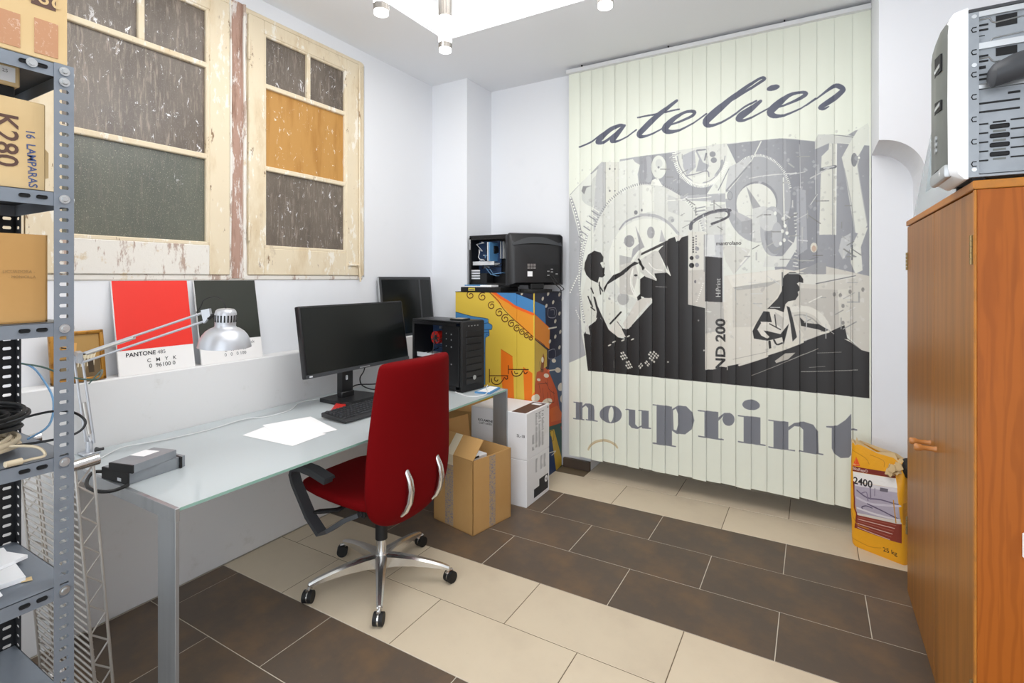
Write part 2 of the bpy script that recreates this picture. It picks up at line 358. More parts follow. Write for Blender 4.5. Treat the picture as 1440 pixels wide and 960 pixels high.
# flat prints, traced as polygons (0) and brush strokes (1): kind, red, green, blue, then millimetres on the printed surface
BLIND_PRINT = [
[0,223,226,217,12,1974,265,2197,399,2192,554,2205,1024,2219,1175,2222,1437,2209,1625,2167,1877,2190,1877,666,166,671,149,795,12,716],
[0,171,173,176,12,1958,81,1730,127,1517,98,1199,115,936,149,785,12,710],
[0,191,193,192,229,2104,252,2201,297,2196,302,1616,211,1619,206,1854,215,1897],
[0,205,208,202,136,2034,192,2038,201,2081,229,2104,215,1897,201,1872,146,1893,117,1939,113,2001],
[0,142,143,144,113,2001,127,2035,192,2029,155,2020,136,1973],
[1,155,157,158,22,1982,9,127,2079,9,238,2190,9],
[0,169,171,173,155,2147,192,2151,247,2198,247,2154,192,2117],
[1,136,137,140,160,2194,8,190,2197,9],
[0,227,229,220,108,1940,146,1902,201,1872,206,1854,127,1763,103,1720,79,1854],
[1,228,230,221,204,1866,7,254,1832,8],
[1,143,144,147,194,1848,8,244,1814,8],
[1,228,230,221,184,1830,8,234,1795,7],
[1,143,144,147,174,1811,7,224,1777,8],
[1,228,230,221,164,1793,8,214,1759,8],
[1,143,144,147,153,1774,7,204,1740,7],
[1,228,230,221,143,1756,8,194,1722,8],
[1,143,144,147,133,1737,8,183,1703,8],
[1,228,230,221,123,1718,7,173,1685,8],
[1,143,144,147,112,1700,8,163,1666,8],
[1,228,230,221,102,1681,8,153,1647,8],
[1,143,144,147,92,1662,8,143,1628,7],
[0,220,221,210,303,2193,404,2192,404,951,303,1023],
[1,165,166,165,300,2192,4,303,1616,4],
[1,183,184,181,395,2189,2,397,1612,2],
[0,140,141,140,340,2140,340,2138,339,2136,338,2135,337,2133,335,2133,334,2132,332,2132,330,2133,329,2134,328,2136,327,2138,326,2140,326,2142,326,2144,327,2146,328,2147,329,2148,330,2149,332,2149,334,2149,335,2149,337,2147,338,2146,339,2144,340,2142],
[0,119,120,122,376,2136,376,2135,376,2134,375,2133,374,2132,373,2132,372,2132,370,2132,369,2132,368,2133,367,2134,366,2135,366,2136,366,2137,366,2139,366,2140,367,2141,368,2141,369,2142,370,2142,372,2142,373,2141,374,2141,375,2140,376,2139,376,2137],
[0,140,141,140,340,1982,340,1980,339,1978,338,1976,337,1975,335,1974,334,1974,332,1974,330,1975,329,1976,328,1977,327,1979,326,1981,326,1983,326,1985,327,1987,328,1989,329,1990,330,1991,332,1991,334,1991,335,1990,337,1989,338,1988,339,1986,340,1984],
[0,119,120,122,376,1979,376,1978,376,1977,375,1976,374,1975,373,1974,372,1974,370,1974,369,1975,368,1975,367,1976,366,1977,366,1979,366,1980,366,1981,366,1982,367,1983,368,1984,369,1984,370,1984,372,1984,373,1984,374,1983,375,1982,376,1981,376,1980],
[0,140,141,140,340,1875,340,1873,339,1871,338,1870,337,1868,335,1868,334,1867,332,1867,330,1868,329,1869,328,1870,327,1872,326,1874,326,1876,326,1878,327,1880,328,1882,329,1883,330,1884,332,1884,334,1884,335,1883,337,1882,338,1881,339,1879,340,1877],
[0,119,120,122,376,1873,376,1871,376,1870,375,1869,374,1869,373,1868,372,1868,370,1868,369,1868,368,1869,367,1870,366,1871,366,1872,366,1873,366,1875,366,1876,367,1877,368,1877,369,1878,370,1878,372,1878,373,1878,374,1877,375,1876,376,1875,376,1874],
[0,140,141,140,340,1820,340,1818,339,1816,338,1814,337,1813,335,1812,334,1812,332,1812,330,1812,329,1813,328,1815,327,1816,326,1818,326,1821,326,1823,327,1824,328,1826,329,1827,330,1828,332,1829,334,1829,335,1828,337,1827,338,1825,339,1824,340,1822],
[0,119,120,122,376,1817,376,1816,376,1815,375,1814,374,1813,373,1813,372,1813,370,1813,369,1813,368,1814,367,1815,366,1816,366,1817,366,1818,366,1819,366,1820,367,1821,368,1822,369,1823,370,1823,372,1823,373,1822,374,1822,375,1821,376,1820,376,1819],
[0,160,160,158,342,1591,342,1589,341,1587,339,1585,338,1583,335,1582,333,1582,331,1582,328,1582,326,1584,324,1585,323,1587,322,1589,322,1592,322,1594,323,1596,324,1598,326,1599,328,1600,331,1601,333,1601,335,1600,338,1599,339,1597,341,1595,342,1593],
[0,119,120,122,378,1593,378,1592,378,1591,377,1589,376,1589,375,1588,374,1588,372,1588,371,1588,370,1589,369,1590,368,1591,368,1592,367,1593,368,1595,368,1596,369,1597,370,1598,371,1598,372,1598,374,1598,375,1598,376,1597,377,1597,378,1595,378,1594],
[0,160,160,158,342,1206,342,1204,341,1202,339,1200,338,1198,335,1197,333,1197,331,1197,328,1197,326,1198,324,1200,323,1202,322,1204,322,1206,322,1208,323,1211,324,1213,326,1214,328,1215,331,1216,333,1216,335,1215,338,1214,339,1213,341,1211,342,1209],
[0,119,120,122,378,1210,378,1209,378,1208,377,1207,376,1206,375,1205,374,1205,372,1205,371,1205,370,1206,369,1207,368,1208,368,1209,367,1210,368,1211,368,1213,369,1214,370,1215,371,1215,372,1216,374,1216,375,1215,376,1215,377,1214,378,1213,378,1212],
[0,171,173,176,408,2201,554,2205,570,2153,562,2013,545,2014,537,2082,554,2146,520,2167,503,2192,408,2186],
[0,157,159,163,554,2205,797,2205,820,2117,874,2016,950,1962,1039,1969,995,1903,828,1905,757,1947,710,1991,554,2014],
[0,207,209,204,554,2014,702,1992,828,1909,897,1808,1111,1832,1111,1587,554,1607],
[0,223,225,217,989,1535,979,1433,948,1335,898,1249,832,1177,751,1125,661,1096,565,1093,470,1116,381,1166,304,1240,245,1333,207,1442,194,1557,207,1672,245,1778,304,1868,381,1938,470,1983,565,2001,661,1992,751,1959,832,1902,898,1827,948,1738,979,1639],
[0,214,216,209,980,1545,970,1444,940,1349,891,1264,826,1195,748,1144,660,1116,567,1113,474,1136,387,1185,312,1257,254,1349,218,1454,205,1567,218,1679,254,1783,312,1871,387,1939,474,1983,567,2001,660,1993,748,1959,826,1904,891,1831,940,1743,970,1646],
[0,224,226,217,570,2004,653,1988,653,1816,570,1805],
[0,201,203,199,742,1924,820,1885,824,1773,746,1810],
[1,143,145,146,226,1729,6,213,1734,6],
[1,143,145,146,232,1745,6,219,1751,6],
[1,143,145,146,238,1761,6,226,1767,6],
[1,143,145,146,245,1777,6,233,1783,6],
[1,143,145,146,253,1792,6,241,1799,6],
[1,143,145,146,261,1807,6,249,1815,6],
[1,143,145,146,270,1822,6,258,1830,6],
[1,143,145,146,279,1836,6,268,1844,6],
[1,143,145,146,288,1850,6,278,1859,6],
[1,143,145,146,299,1863,6,288,1872,6],
[1,143,145,146,309,1876,6,299,1885,6],
[1,143,145,146,320,1888,6,310,1898,6],
[1,143,145,146,331,1900,6,322,1910,6],
[1,143,145,146,343,1911,6,334,1921,6],
[1,143,145,146,355,1922,6,347,1932,6],
[1,143,145,146,368,1932,6,360,1943,6],
[1,143,145,146,380,1941,6,373,1952,6],
[1,143,145,146,394,1950,6,386,1961,6],
[1,143,145,146,407,1958,6,400,1970,6],
[1,143,145,146,421,1966,6,414,1977,6],
[1,143,145,146,434,1973,6,429,1985,6],
[1,143,145,146,448,1979,6,443,1991,6],
[1,143,145,146,463,1985,6,458,1997,6],
[1,143,145,146,477,1990,6,473,2002,6],
[1,143,145,146,492,1994,6,488,2006,6],
[1,143,145,146,506,1998,6,503,2010,6],
[1,143,145,146,521,2001,6,518,2013,6],
[1,143,145,146,536,2003,6,533,2016,6],
[1,143,145,146,551,2005,6,549,2017,5],
[1,143,145,146,566,2006,6,564,2018,5],
[1,143,145,146,581,2006,5,580,2019,6],
[1,143,145,146,596,2006,5,595,2018,5],
[1,143,145,146,611,2005,5,610,2018,6],
[1,143,145,146,625,2004,6,626,2016,5],
[1,143,145,146,640,2001,5,641,2014,6],
[1,143,145,146,655,1999,5,656,2011,5],
[1,143,145,146,669,1995,5,671,2007,5],
[1,143,145,146,684,1991,5,686,2003,5],
[1,143,145,146,698,1986,5,701,1998,5],
[1,143,145,146,712,1981,5,715,1993,5],
[1,143,145,146,726,1975,5,729,1987,5],
[1,143,145,146,739,1969,5,743,1980,5],
[1,143,145,146,753,1962,5,757,1973,5],
[1,143,145,146,766,1955,5,771,1965,5],
[1,143,145,146,779,1947,5,784,1957,5],
[1,143,145,146,792,1938,5,797,1948,5],
[1,143,145,146,804,1929,5,810,1939,5],
[1,143,145,146,816,1919,5,822,1929,5],
[1,143,145,146,828,1909,5,834,1919,5],
[1,143,145,146,839,1899,5,846,1908,5],
[1,143,145,146,850,1888,5,857,1897,5],
[1,143,145,146,861,1877,5,868,1885,5],
[1,143,145,146,871,1865,5,879,1873,5],
[1,143,145,146,881,1853,5,889,1860,5],
[1,143,145,146,890,1840,5,899,1848,5],
[1,143,145,146,899,1827,5,908,1834,5],
[1,143,145,146,908,1814,5,917,1821,5],
[1,143,145,146,916,1800,5,925,1807,5],
[1,143,145,146,924,1787,5,933,1792,5],
[1,143,145,146,931,1772,5,941,1778,5],
[1,143,145,146,938,1758,5,948,1763,5],
[1,143,145,146,945,1743,5,955,1748,5],
[1,143,145,146,951,1728,5,961,1733,5],
[1,143,145,146,956,1713,5,967,1717,5],
[1,143,145,146,961,1698,5,972,1702,5],
[1,143,145,146,966,1682,5,976,1686,5],
[1,143,145,146,970,1667,5,981,1670,5],
[1,143,145,146,973,1651,5,984,1653,5],
[1,143,145,146,977,1635,5,987,1637,5],
[1,143,145,146,979,1619,5,990,1621,5],
[0,226,228,218,871,1477,864,1411,842,1348,807,1293,760,1248,704,1215,641,1198,576,1196,510,1212,450,1243,398,1290,359,1348,333,1415,325,1487,333,1558,359,1624,398,1681,450,1725,510,1755,576,1768,641,1764,704,1744,760,1710,807,1663,842,1606,864,1543],
[1,159,160,163,406,1701,11,443,1746,13,486,1769,13,554,1788,11,620,1791,11,653,1788,13],
[1,179,180,181,554,1795,18,620,1790,20,677,1776,20,734,1742,18,773,1704,18,813,1654,18],
[1,196,197,196,813,1654,11,824,1621,11,820,1598,11],
[0,155,155,156,514,1613,513,1603,510,1594,505,1585,498,1579,490,1574,482,1572,473,1572,464,1575,456,1580,449,1587,444,1596,441,1606,440,1616,441,1626,444,1636,449,1644,456,1651,464,1655,473,1657,482,1657,490,1654,498,1649,505,1642,510,1633,513,1624],
[0,167,167,168,655,1667,655,1658,652,1649,649,1641,644,1634,639,1630,633,1628,626,1628,620,1631,615,1635,610,1642,607,1650,604,1660,604,1670,604,1679,607,1688,610,1696,615,1703,620,1707,626,1709,633,1709,639,1706,644,1701,649,1694,652,1686,655,1677],
[0,176,176,174,473,1207,472,1196,469,1186,463,1178,456,1170,447,1165,437,1162,427,1162,417,1164,408,1169,401,1176,395,1185,391,1195,390,1205,391,1216,395,1226,401,1235,408,1242,417,1247,427,1250,437,1250,447,1248,456,1243,463,1236,469,1227,472,1217],
[0,169,169,170,522,1721,585,1569,541,1545,490,1484,503,1559,547,1595],
[0,184,184,184,702,1687,732,1601,689,1602],
[0,181,181,178,406,1517,503,1496,477,1446,406,1434],
[0,198,196,189,406,1447,516,1471,541,1383,503,1233,406,1244],
[1,233,235,226,503,1408,7,496,1308,8,535,1221,8],
[0,123,124,126,537,1813,537,1810,536,1807,534,1804,532,1801,529,1800,526,1799,523,1799,520,1801,517,1802,515,1805,513,1808,512,1811,512,1815,512,1819,513,1822,515,1825,517,1827,520,1829,523,1829,526,1829,529,1828,532,1826,534,1824,536,1821,537,1817],
[0,123,124,126,572,1827,572,1825,572,1823,571,1821,570,1819,568,1818,567,1818,565,1818,564,1819,563,1820,561,1821,561,1824,560,1826,560,1828,560,1831,561,1833,561,1835,563,1836,564,1837,565,1838,567,1838,568,1837,570,1836,571,1834,572,1832,572,1830],
[0,192,194,190,789,1749,788,1744,786,1739,783,1735,779,1732,775,1730,770,1729,765,1729,760,1731,755,1733,751,1737,748,1741,747,1746,746,1752,747,1757,748,1762,751,1766,755,1769,760,1771,765,1772,770,1772,775,1770,779,1768,783,1764,786,1759,788,1754],
[0,160,162,164,787,1743,787,1741,786,1738,785,1736,783,1735,781,1734,778,1733,776,1733,773,1734,771,1735,769,1737,767,1739,766,1742,766,1744,766,1747,767,1749,769,1752,771,1753,773,1754,776,1755,778,1755,781,1754,783,1752,785,1751,786,1748,787,1746],
[0,171,173,176,646,2103,645,2082,642,2061,638,2043,631,2029,624,2020,616,2015,608,2016,600,2022,592,2033,586,2049,581,2067,578,2089,577,2111,578,2133,581,2153,586,2171,592,2185,600,2195,608,2199,616,2198,624,2192,631,2181,638,2165,642,2147,645,2126],
[0,152,153,157,603,2112,602,2094,601,2076,600,2061,598,2048,595,2040,593,2035,590,2036,587,2040,585,2050,582,2062,581,2078,580,2096,579,2115,580,2133,581,2151,582,2166,585,2179,587,2187,590,2191,593,2191,595,2186,598,2177,600,2164,601,2149,602,2131],
[0,159,161,163,740,2110,738,2090,734,2071,726,2055,716,2043,704,2035,691,2031,677,2032,664,2039,651,2049,641,2064,633,2082,628,2101,627,2122,628,2142,633,2161,641,2177,651,2189,664,2197,677,2201,691,2199,704,2193,716,2182,726,2167,734,2150,738,2130],
[0,220,223,214,735,2110,734,2091,729,2074,722,2059,713,2047,702,2039,690,2036,678,2037,665,2043,654,2053,645,2067,638,2083,633,2102,632,2121,633,2141,638,2158,645,2173,654,2185,665,2193,678,2196,690,2194,702,2188,713,2178,722,2164,729,2148,734,2129],
[0,205,208,202,710,2137,709,2130,707,2123,704,2118,699,2113,694,2110,688,2109,682,2110,677,2112,672,2116,667,2122,664,2128,662,2135,661,2143,662,2150,664,2157,667,2163,672,2167,677,2170,682,2171,688,2170,694,2168,699,2164,704,2159,707,2152,709,2145],
[0,139,141,144,690,2114,690,2112,689,2110,688,2108,687,2107,686,2106,684,2106,682,2106,680,2107,679,2108,678,2109,677,2111,676,2113,676,2115,676,2117,677,2119,678,2120,679,2121,680,2122,682,2122,684,2122,686,2122,687,2121,688,2119,689,2117,690,2115],
[0,233,235,226,637,2031,677,2043,710,1983,628,1999],
[0,217,219,211,1123,2175,1119,2122,1105,2072,1083,2029,1054,1996,1020,1973,981,1964,941,1967,902,1984,866,2014,835,2055,811,2104,796,2159,791,2217,796,2273,811,2324,835,2368,866,2401,902,2421,941,2429,981,2422,1020,2403,1054,2372,1083,2331,1105,2283,1119,2230],
[1,236,238,229,1109,2103,7,1126,2094,7],
[1,236,238,229,1106,2092,7,1123,2082,6],
[1,236,238,229,1102,2082,7,1119,2071,7],
[1,236,238,229,1099,2071,6,1115,2060,7],
[1,236,238,229,1094,2062,7,1110,2049,6],
[1,236,238,229,1090,2052,6,1105,2039,6],
[1,236,238,229,1085,2044,7,1099,2030,7],
[1,236,238,229,1079,2035,7,1093,2020,6],
[1,236,238,229,1073,2027,7,1087,2012,7],
[1,236,238,229,1067,2019,6,1080,2003,6],
[1,236,238,229,1061,2012,6,1073,1996,7],
[1,236,238,229,1054,2006,7,1065,1988,6],
[1,236,238,229,1047,2000,7,1058,1982,7],
[1,236,238,229,1040,1994,7,1049,1976,7],
[1,236,238,229,1033,1989,6,1041,1970,6],
[1,236,238,229,1025,1985,7,1032,1966,7],
[1,236,238,229,1017,1981,7,1024,1962,7],
[1,236,238,229,1009,1978,7,1015,1958,7],
[1,236,238,229,1001,1976,7,1005,1956,7],
[1,236,238,229,992,1974,7,996,1953,6],
[1,236,238,229,984,1972,6,986,1952,7],
[1,236,238,229,975,1972,7,977,1952,7],
[1,236,238,229,967,1972,7,967,1952,7],
[1,236,238,229,958,1973,7,957,1952,6],
[1,236,238,229,949,1974,7,948,1954,7],
[1,236,238,229,940,1976,7,938,1956,7],
[1,236,238,229,932,1979,7,928,1959,7],
[1,236,238,229,923,1982,7,919,1963,7],
[1,236,238,229,915,1986,7,909,1967,7],
[1,236,238,229,906,1991,7,900,1972,7],
[1,236,238,229,898,1996,7,890,1978,7],
[1,236,238,229,890,2002,7,881,1984,7],
[1,236,238,229,882,2008,7,873,1991,7],
[1,236,238,229,875,2015,7,864,1999,7],
[1,236,238,229,867,2023,7,856,2007,7],
[1,236,238,229,860,2031,7,848,2016,7],
[1,236,238,229,853,2039,7,840,2025,7],
[1,236,238,229,847,2048,7,832,2035,7],
[1,236,238,229,840,2058,7,825,2045,7],
[1,236,238,229,835,2068,7,819,2056,7],
[1,236,238,229,829,2078,7,813,2067,7],
[1,236,238,229,824,2089,7,807,2079,7],
[1,236,238,229,819,2100,7,802,2091,7],
[1,236,238,229,815,2111,7,797,2104,8],
[1,236,238,229,811,2123,7,792,2116,7],
[1,236,238,229,808,2134,7,789,2129,7],
[1,236,238,229,805,2146,7,785,2142,7],
[1,236,238,229,802,2158,7,782,2156,7],
[1,236,238,229,800,2171,7,780,2169,7],
[1,236,238,229,799,2183,7,778,2183,8],
[1,236,238,229,798,2196,8,777,2196,7],
[1,236,238,229,797,2208,7,777,2210,7],
[1,162,164,168,1109,2141,6,1105,2117,6,1099,2094,6,1090,2072,6,1080,2052,6,1068,2035,6,1055,2019,6,1040,2006,6,1024,1995,6,1007,1988,6,989,1983,6,971,1982,6,952,1984,6,934,1989,6,915,1997,6,898,2008,6,881,2021,6,865,2038,6,851,2057,6,838,2078,6,827,2101,6,818,2125,6,812,2151,6,807,2177,6],
[0,179,181,185,840,2175,920,2205,928,2090,871,2040,847,2098],
[0,168,170,174,924,2200,995,2199,1010,2088,995,2059,928,2058,950,2142],
[1,150,152,156,863,2037,8,935,2045,7,999,2057,8,1010,2018,7],
[0,225,227,218,890,2022,995,2039,1010,2011,965,1976,912,1993],
[0,213,216,209,935,2199,995,2195,1006,2097,973,2116],
[0,141,143,147,1052,2160,1051,2155,1050,2151,1047,2148,1044,2145,1040,2144,1035,2143,1031,2144,1026,2145,1022,2148,1019,2151,1016,2155,1015,2160,1014,2164,1015,2168,1016,2172,1019,2176,1022,2178,1026,2180,1031,2181,1035,2180,1040,2178,1044,2176,1047,2172,1050,2168,1051,2164],
[0,141,143,147,1059,2120,1059,2116,1057,2112,1055,2108,1051,2106,1047,2104,1043,2104,1038,2104,1034,2106,1030,2108,1026,2112,1024,2116,1022,2120,1021,2124,1022,2129,1024,2133,1026,2136,1030,2139,1034,2140,1038,2141,1043,2140,1047,2139,1051,2136,1055,2133,1057,2129,1059,2125],
[1,164,166,169,1090,2114,15,1086,2072,15,1053,2022,18],
[1,139,141,145,935,2199,11,987,2198,10],
[1,139,141,145,984,2130,10,993,2172,10],
[0,152,154,159,1120,2216,1437,2214,1607,2169,1877,2109,1877,1154,1514,1314,1398,1401,1339,1757,1196,2038],
[0,142,144,149,1456,2202,1607,2169,1618,1739,1625,1400,1514,1357,1468,1618],
[0,169,171,174,1482,1834,1480,1793,1473,1753,1463,1716,1448,1681,1430,1650,1409,1624,1385,1603,1359,1588,1331,1579,1302,1577,1273,1581,1244,1592,1217,1610,1191,1633,1168,1663,1148,1697,1132,1735,1121,1776,1114,1819,1111,1863,1114,1906,1121,1948,1132,1988,1148,2023,1168,2055,1191,2080,1217,2100,1244,2113,1273,2120,1302,2120,1331,2113,1359,2100,1385,2081,1409,2056,1430,2027,1448,1993,1463,1956,1473,1917,1480,1876],
[1,236,238,230,1131,1978,5,1121,1984,5],
[1,236,238,230,1135,1988,5,1125,1995,5],
[1,236,238,230,1139,1998,4,1130,2005,4],
[1,236,238,230,1144,2008,4,1134,2016,5],
[1,236,238,230,1149,2018,5,1139,2026,5],
[1,236,238,230,1154,2027,4,1145,2036,5],
[1,236,238,230,1159,2036,4,1150,2045,5],
[1,236,238,230,1165,2045,5,1156,2054,5],
[1,236,238,230,1171,2053,5,1163,2062,4],
[1,236,238,230,1177,2060,4,1169,2070,4],
[1,236,238,230,1183,2068,5,1176,2078,5],
[1,236,238,230,1190,2074,4,1183,2085,5],
[1,236,238,230,1197,2081,5,1190,2091,4],
[1,236,238,230,1204,2087,5,1198,2098,5],
[1,236,238,230,1211,2092,5,1205,2103,4],
[1,236,238,230,1218,2097,5,1213,2108,4],
[1,236,238,230,1226,2101,4,1221,2113,5],
[1,236,238,230,1233,2105,5,1229,2117,5],
[1,236,238,230,1241,2108,4,1238,2120,5],
[1,236,238,230,1249,2111,4,1246,2123,5],
[1,236,238,230,1257,2113,4,1254,2125,4],
[1,236,238,230,1265,2115,5,1263,2127,5],
[1,236,238,230,1273,2116,4,1271,2128,4],
[1,236,238,230,1281,2117,5,1280,2129,5],
[1,236,238,230,1289,2117,5,1289,2129,5],
[1,236,238,230,1298,2116,4,1297,2128,4],
[1,236,238,230,1306,2116,5,1306,2127,4],
[1,236,238,230,1314,2114,4,1315,2126,5],
[1,236,238,230,1322,2112,4,1323,2124,5],
[1,236,238,230,1330,2110,5,1332,2121,4],
[1,236,238,230,1338,2107,5,1340,2118,4],
[1,236,238,230,1346,2103,4,1348,2114,4],
[1,236,238,230,1353,2099,4,1356,2110,4],
[1,236,238,230,1361,2095,5,1364,2105,4],
[1,236,238,230,1369,2090,5,1372,2100,4],
[1,236,238,230,1376,2084,4,1380,2094,4],
[1,236,238,230,1383,2078,4,1388,2088,4],
[1,236,238,230,1390,2072,4,1395,2082,5],
[1,236,238,230,1397,2065,4,1402,2075,5],
[1,236,238,230,1404,2058,4,1409,2067,4],
[1,236,238,230,1410,2051,5,1416,2059,4],
[1,236,238,230,1416,2043,4,1423,2051,4],
[1,236,238,230,1422,2035,5,1429,2043,5],
[1,236,238,230,1428,2026,4,1435,2034,5],
[1,236,238,230,1433,2017,4,1441,2024,4],
[1,236,238,230,1438,2008,4,1446,2015,5],
[1,236,238,230,1443,1998,4,1452,2005,5],
[1,236,238,230,1448,1989,5,1456,1994,4],
[1,236,238,230,1452,1978,4,1461,1984,4],
[1,236,238,230,1456,1968,4,1465,1973,4],
[1,236,238,230,1460,1958,5,1469,1962,4],
[1,236,238,230,1464,1947,4,1473,1951,4],
[1,236,238,230,1467,1936,4,1476,1940,5],
[1,236,238,230,1470,1925,4,1479,1928,4],
[1,236,238,230,1472,1914,4,1482,1916,4],
[1,236,238,230,1474,1903,5,1484,1905,5],
[0,143,145,149,1411,1825,1409,1800,1402,1775,1390,1754,1374,1735,1355,1721,1334,1711,1311,1707,1287,1709,1263,1715,1241,1727,1221,1744,1204,1765,1192,1789,1184,1815,1182,1842,1184,1869,1192,1894,1204,1916,1221,1935,1241,1949,1263,1957,1287,1961,1311,1958,1334,1951,1355,1938,1374,1921,1390,1900,1402,1877,1409,1851],
[0,223,225,216,1403,1811,1401,1785,1394,1761,1382,1739,1367,1720,1348,1705,1327,1696,1304,1691,1280,1692,1257,1699,1235,1711,1215,1728,1199,1750,1186,1774,1179,1800,1176,1828,1179,1855,1186,1880,1199,1902,1215,1921,1235,1935,1257,1944,1280,1948,1304,1946,1327,1938,1348,1925,1367,1908,1382,1887,1394,1863,1401,1838],
[0,198,200,199,1111,1924,1132,2067,1258,2121,1265,2076,1203,2015,1118,1916],
[1,220,222,214,1132,1922,6,1210,2018,7,1265,2098,6,1319,2207,7],
[1,143,145,148,1068,1924,6,1132,2056,6],
[1,147,149,152,1117,1918,10,1261,2080,10],
[1,210,212,208,1251,1983,6,1352,1992,6,1514,1990,6],
[0,165,166,168,1234,1936,1319,1795,1271,1789],
[0,163,164,166,1118,1813,1268,1724,1268,1634,1208,1637,1206,1712],
[0,185,186,187,1118,1813,1268,1724,1206,1712],
[0,207,209,205,1271,1791,1332,1802,1398,1782,1411,1723,1359,1579,1268,1582],
[0,180,182,184,1452,1641,1450,1604,1444,1570,1435,1540,1422,1516,1408,1499,1392,1491,1375,1491,1359,1500,1344,1518,1331,1543,1322,1574,1316,1610,1314,1647,1316,1684,1322,1719,1331,1749,1344,1773,1359,1790,1375,1797,1392,1796,1408,1786,1422,1768,1435,1743,1444,1712,1450,1677],
[0,155,157,161,1456,1630,1455,1598,1450,1569,1442,1543,1431,1523,1419,1508,1405,1501,1391,1501,1377,1509,1365,1524,1354,1546,1346,1573,1341,1603,1339,1635,1341,1667,1346,1696,1354,1722,1365,1743,1377,1757,1391,1763,1405,1763,1419,1754,1431,1739,1442,1717,1450,1691,1455,1661],
[0,201,203,201,1408,1708,1407,1693,1402,1678,1396,1665,1387,1655,1376,1648,1365,1645,1353,1646,1341,1650,1330,1658,1321,1669,1314,1683,1310,1698,1309,1714,1310,1730,1314,1745,1321,1758,1330,1768,1341,1774,1353,1778,1365,1777,1376,1772,1387,1764,1396,1753,1402,1739,1407,1724],
[0,183,185,187,1437,1619,1436,1601,1434,1584,1430,1569,1425,1557,1418,1549,1412,1544,1404,1545,1398,1549,1391,1558,1386,1571,1382,1586,1379,1603,1379,1622,1379,1640,1382,1658,1386,1673,1391,1685,1398,1693,1404,1697,1412,1697,1418,1692,1425,1683,1430,1671,1434,1655,1436,1638],
[0,233,235,228,1450,1717,1449,1714,1449,1712,1448,1709,1446,1707,1444,1706,1442,1706,1440,1706,1438,1707,1436,1708,1435,1710,1433,1712,1433,1715,1432,1718,1433,1721,1433,1724,1435,1726,1436,1728,1438,1729,1440,1730,1442,1729,1444,1729,1446,1727,1448,1725,1449,1723,1449,1720],
[0,233,235,228,1460,1673,1460,1670,1459,1667,1458,1665,1457,1663,1455,1662,1453,1661,1451,1662,1449,1662,1447,1664,1445,1666,1444,1668,1443,1671,1443,1674,1443,1677,1444,1679,1445,1682,1447,1683,1449,1685,1451,1685,1453,1685,1455,1684,1457,1683,1458,1681,1459,1679,1460,1676],
[0,233,235,228,1470,1629,1470,1626,1469,1623,1468,1621,1466,1619,1464,1618,1462,1617,1460,1618,1458,1618,1456,1620,1455,1622,1454,1624,1453,1627,1453,1630,1453,1633,1454,1635,1455,1638,1456,1639,1458,1641,1460,1641,1462,1641,1464,1640,1466,1639,1468,1637,1469,1635,1470,1632],
[0,233,235,228,1456,1586,1455,1583,1455,1581,1453,1578,1452,1576,1450,1575,1448,1574,1446,1574,1444,1575,1442,1577,1440,1579,1439,1581,1438,1584,1438,1587,1438,1590,1439,1592,1440,1595,1442,1596,1444,1598,1446,1598,1448,1598,1450,1597,1452,1596,1453,1594,1455,1592,1455,1589],
[0,233,235,228,1436,1565,1436,1562,1435,1559,1434,1557,1432,1555,1431,1554,1429,1553,1426,1553,1424,1554,1422,1555,1421,1557,1420,1560,1419,1563,1419,1565,1419,1568,1420,1571,1421,1573,1422,1575,1424,1577,1426,1577,1429,1577,1431,1576,1432,1575,1434,1573,1435,1571,1436,1568],
[0,233,235,228,1446,1641,1446,1638,1445,1635,1444,1633,1442,1631,1440,1630,1438,1629,1436,1629,1434,1630,1432,1632,1431,1634,1429,1636,1429,1639,1428,1642,1429,1645,1429,1647,1431,1650,1432,1651,1434,1653,1436,1653,1438,1653,1440,1652,1442,1651,1444,1649,1445,1647,1446,1644],
[0,233,235,228,1407,1752,1407,1750,1406,1747,1405,1745,1403,1743,1401,1742,1399,1741,1397,1741,1395,1742,1393,1743,1392,1745,1390,1748,1390,1751,1389,1754,1390,1756,1390,1759,1392,1761,1393,1763,1395,1765,1397,1765,1399,1765,1401,1764,1403,1763,1405,1761,1406,1758,1407,1755],
[1,223,225,218,1500,1747,6,1537,1749,6],
[1,223,225,218,1501,1725,6,1534,1727,6],
[1,223,225,218,1502,1703,6,1532,1706,6],
[1,223,225,218,1504,1682,6,1529,1685,6],
[1,223,225,218,1505,1660,6,1526,1663,6],
[1,223,225,218,1507,1638,6,1523,1642,6],
[1,223,225,218,1508,1616,5,1520,1620,5],
[1,223,225,218,1509,1595,6,1518,1599,6],
[1,223,225,218,1511,1573,6,1515,1577,5],
[1,223,225,218,1512,1552,6,1512,1556,6],
[1,223,225,218,1514,1530,6,1509,1534,5],
[1,223,225,218,1515,1508,5,1506,1513,6],
[1,223,225,218,1517,1487,6,1503,1491,5],
[1,223,225,218,1518,1465,6,1500,1470,6],
[1,223,225,218,1519,1444,6,1498,1448,6],
[1,223,225,218,1521,1422,6,1495,1427,6],
[0,197,198,196,1100,1553,1196,1539,1258,1492,1164,1380,1122,1449],
[0,216,218,212,1329,1424,1349,1490,1437,1488,1500,1574,1528,1702,1514,1530,1456,1423],
[0,167,169,174,1514,1897,1561,1882,1570,1528,1514,1487],
[1,233,235,226,1442,1969,7,1447,1685,7],
[0,226,228,219,1024,1881,1132,1911,1150,1883,1140,1855,1024,1845],
[0,176,178,180,1024,1858,1140,1864,1140,1855,1024,1845],
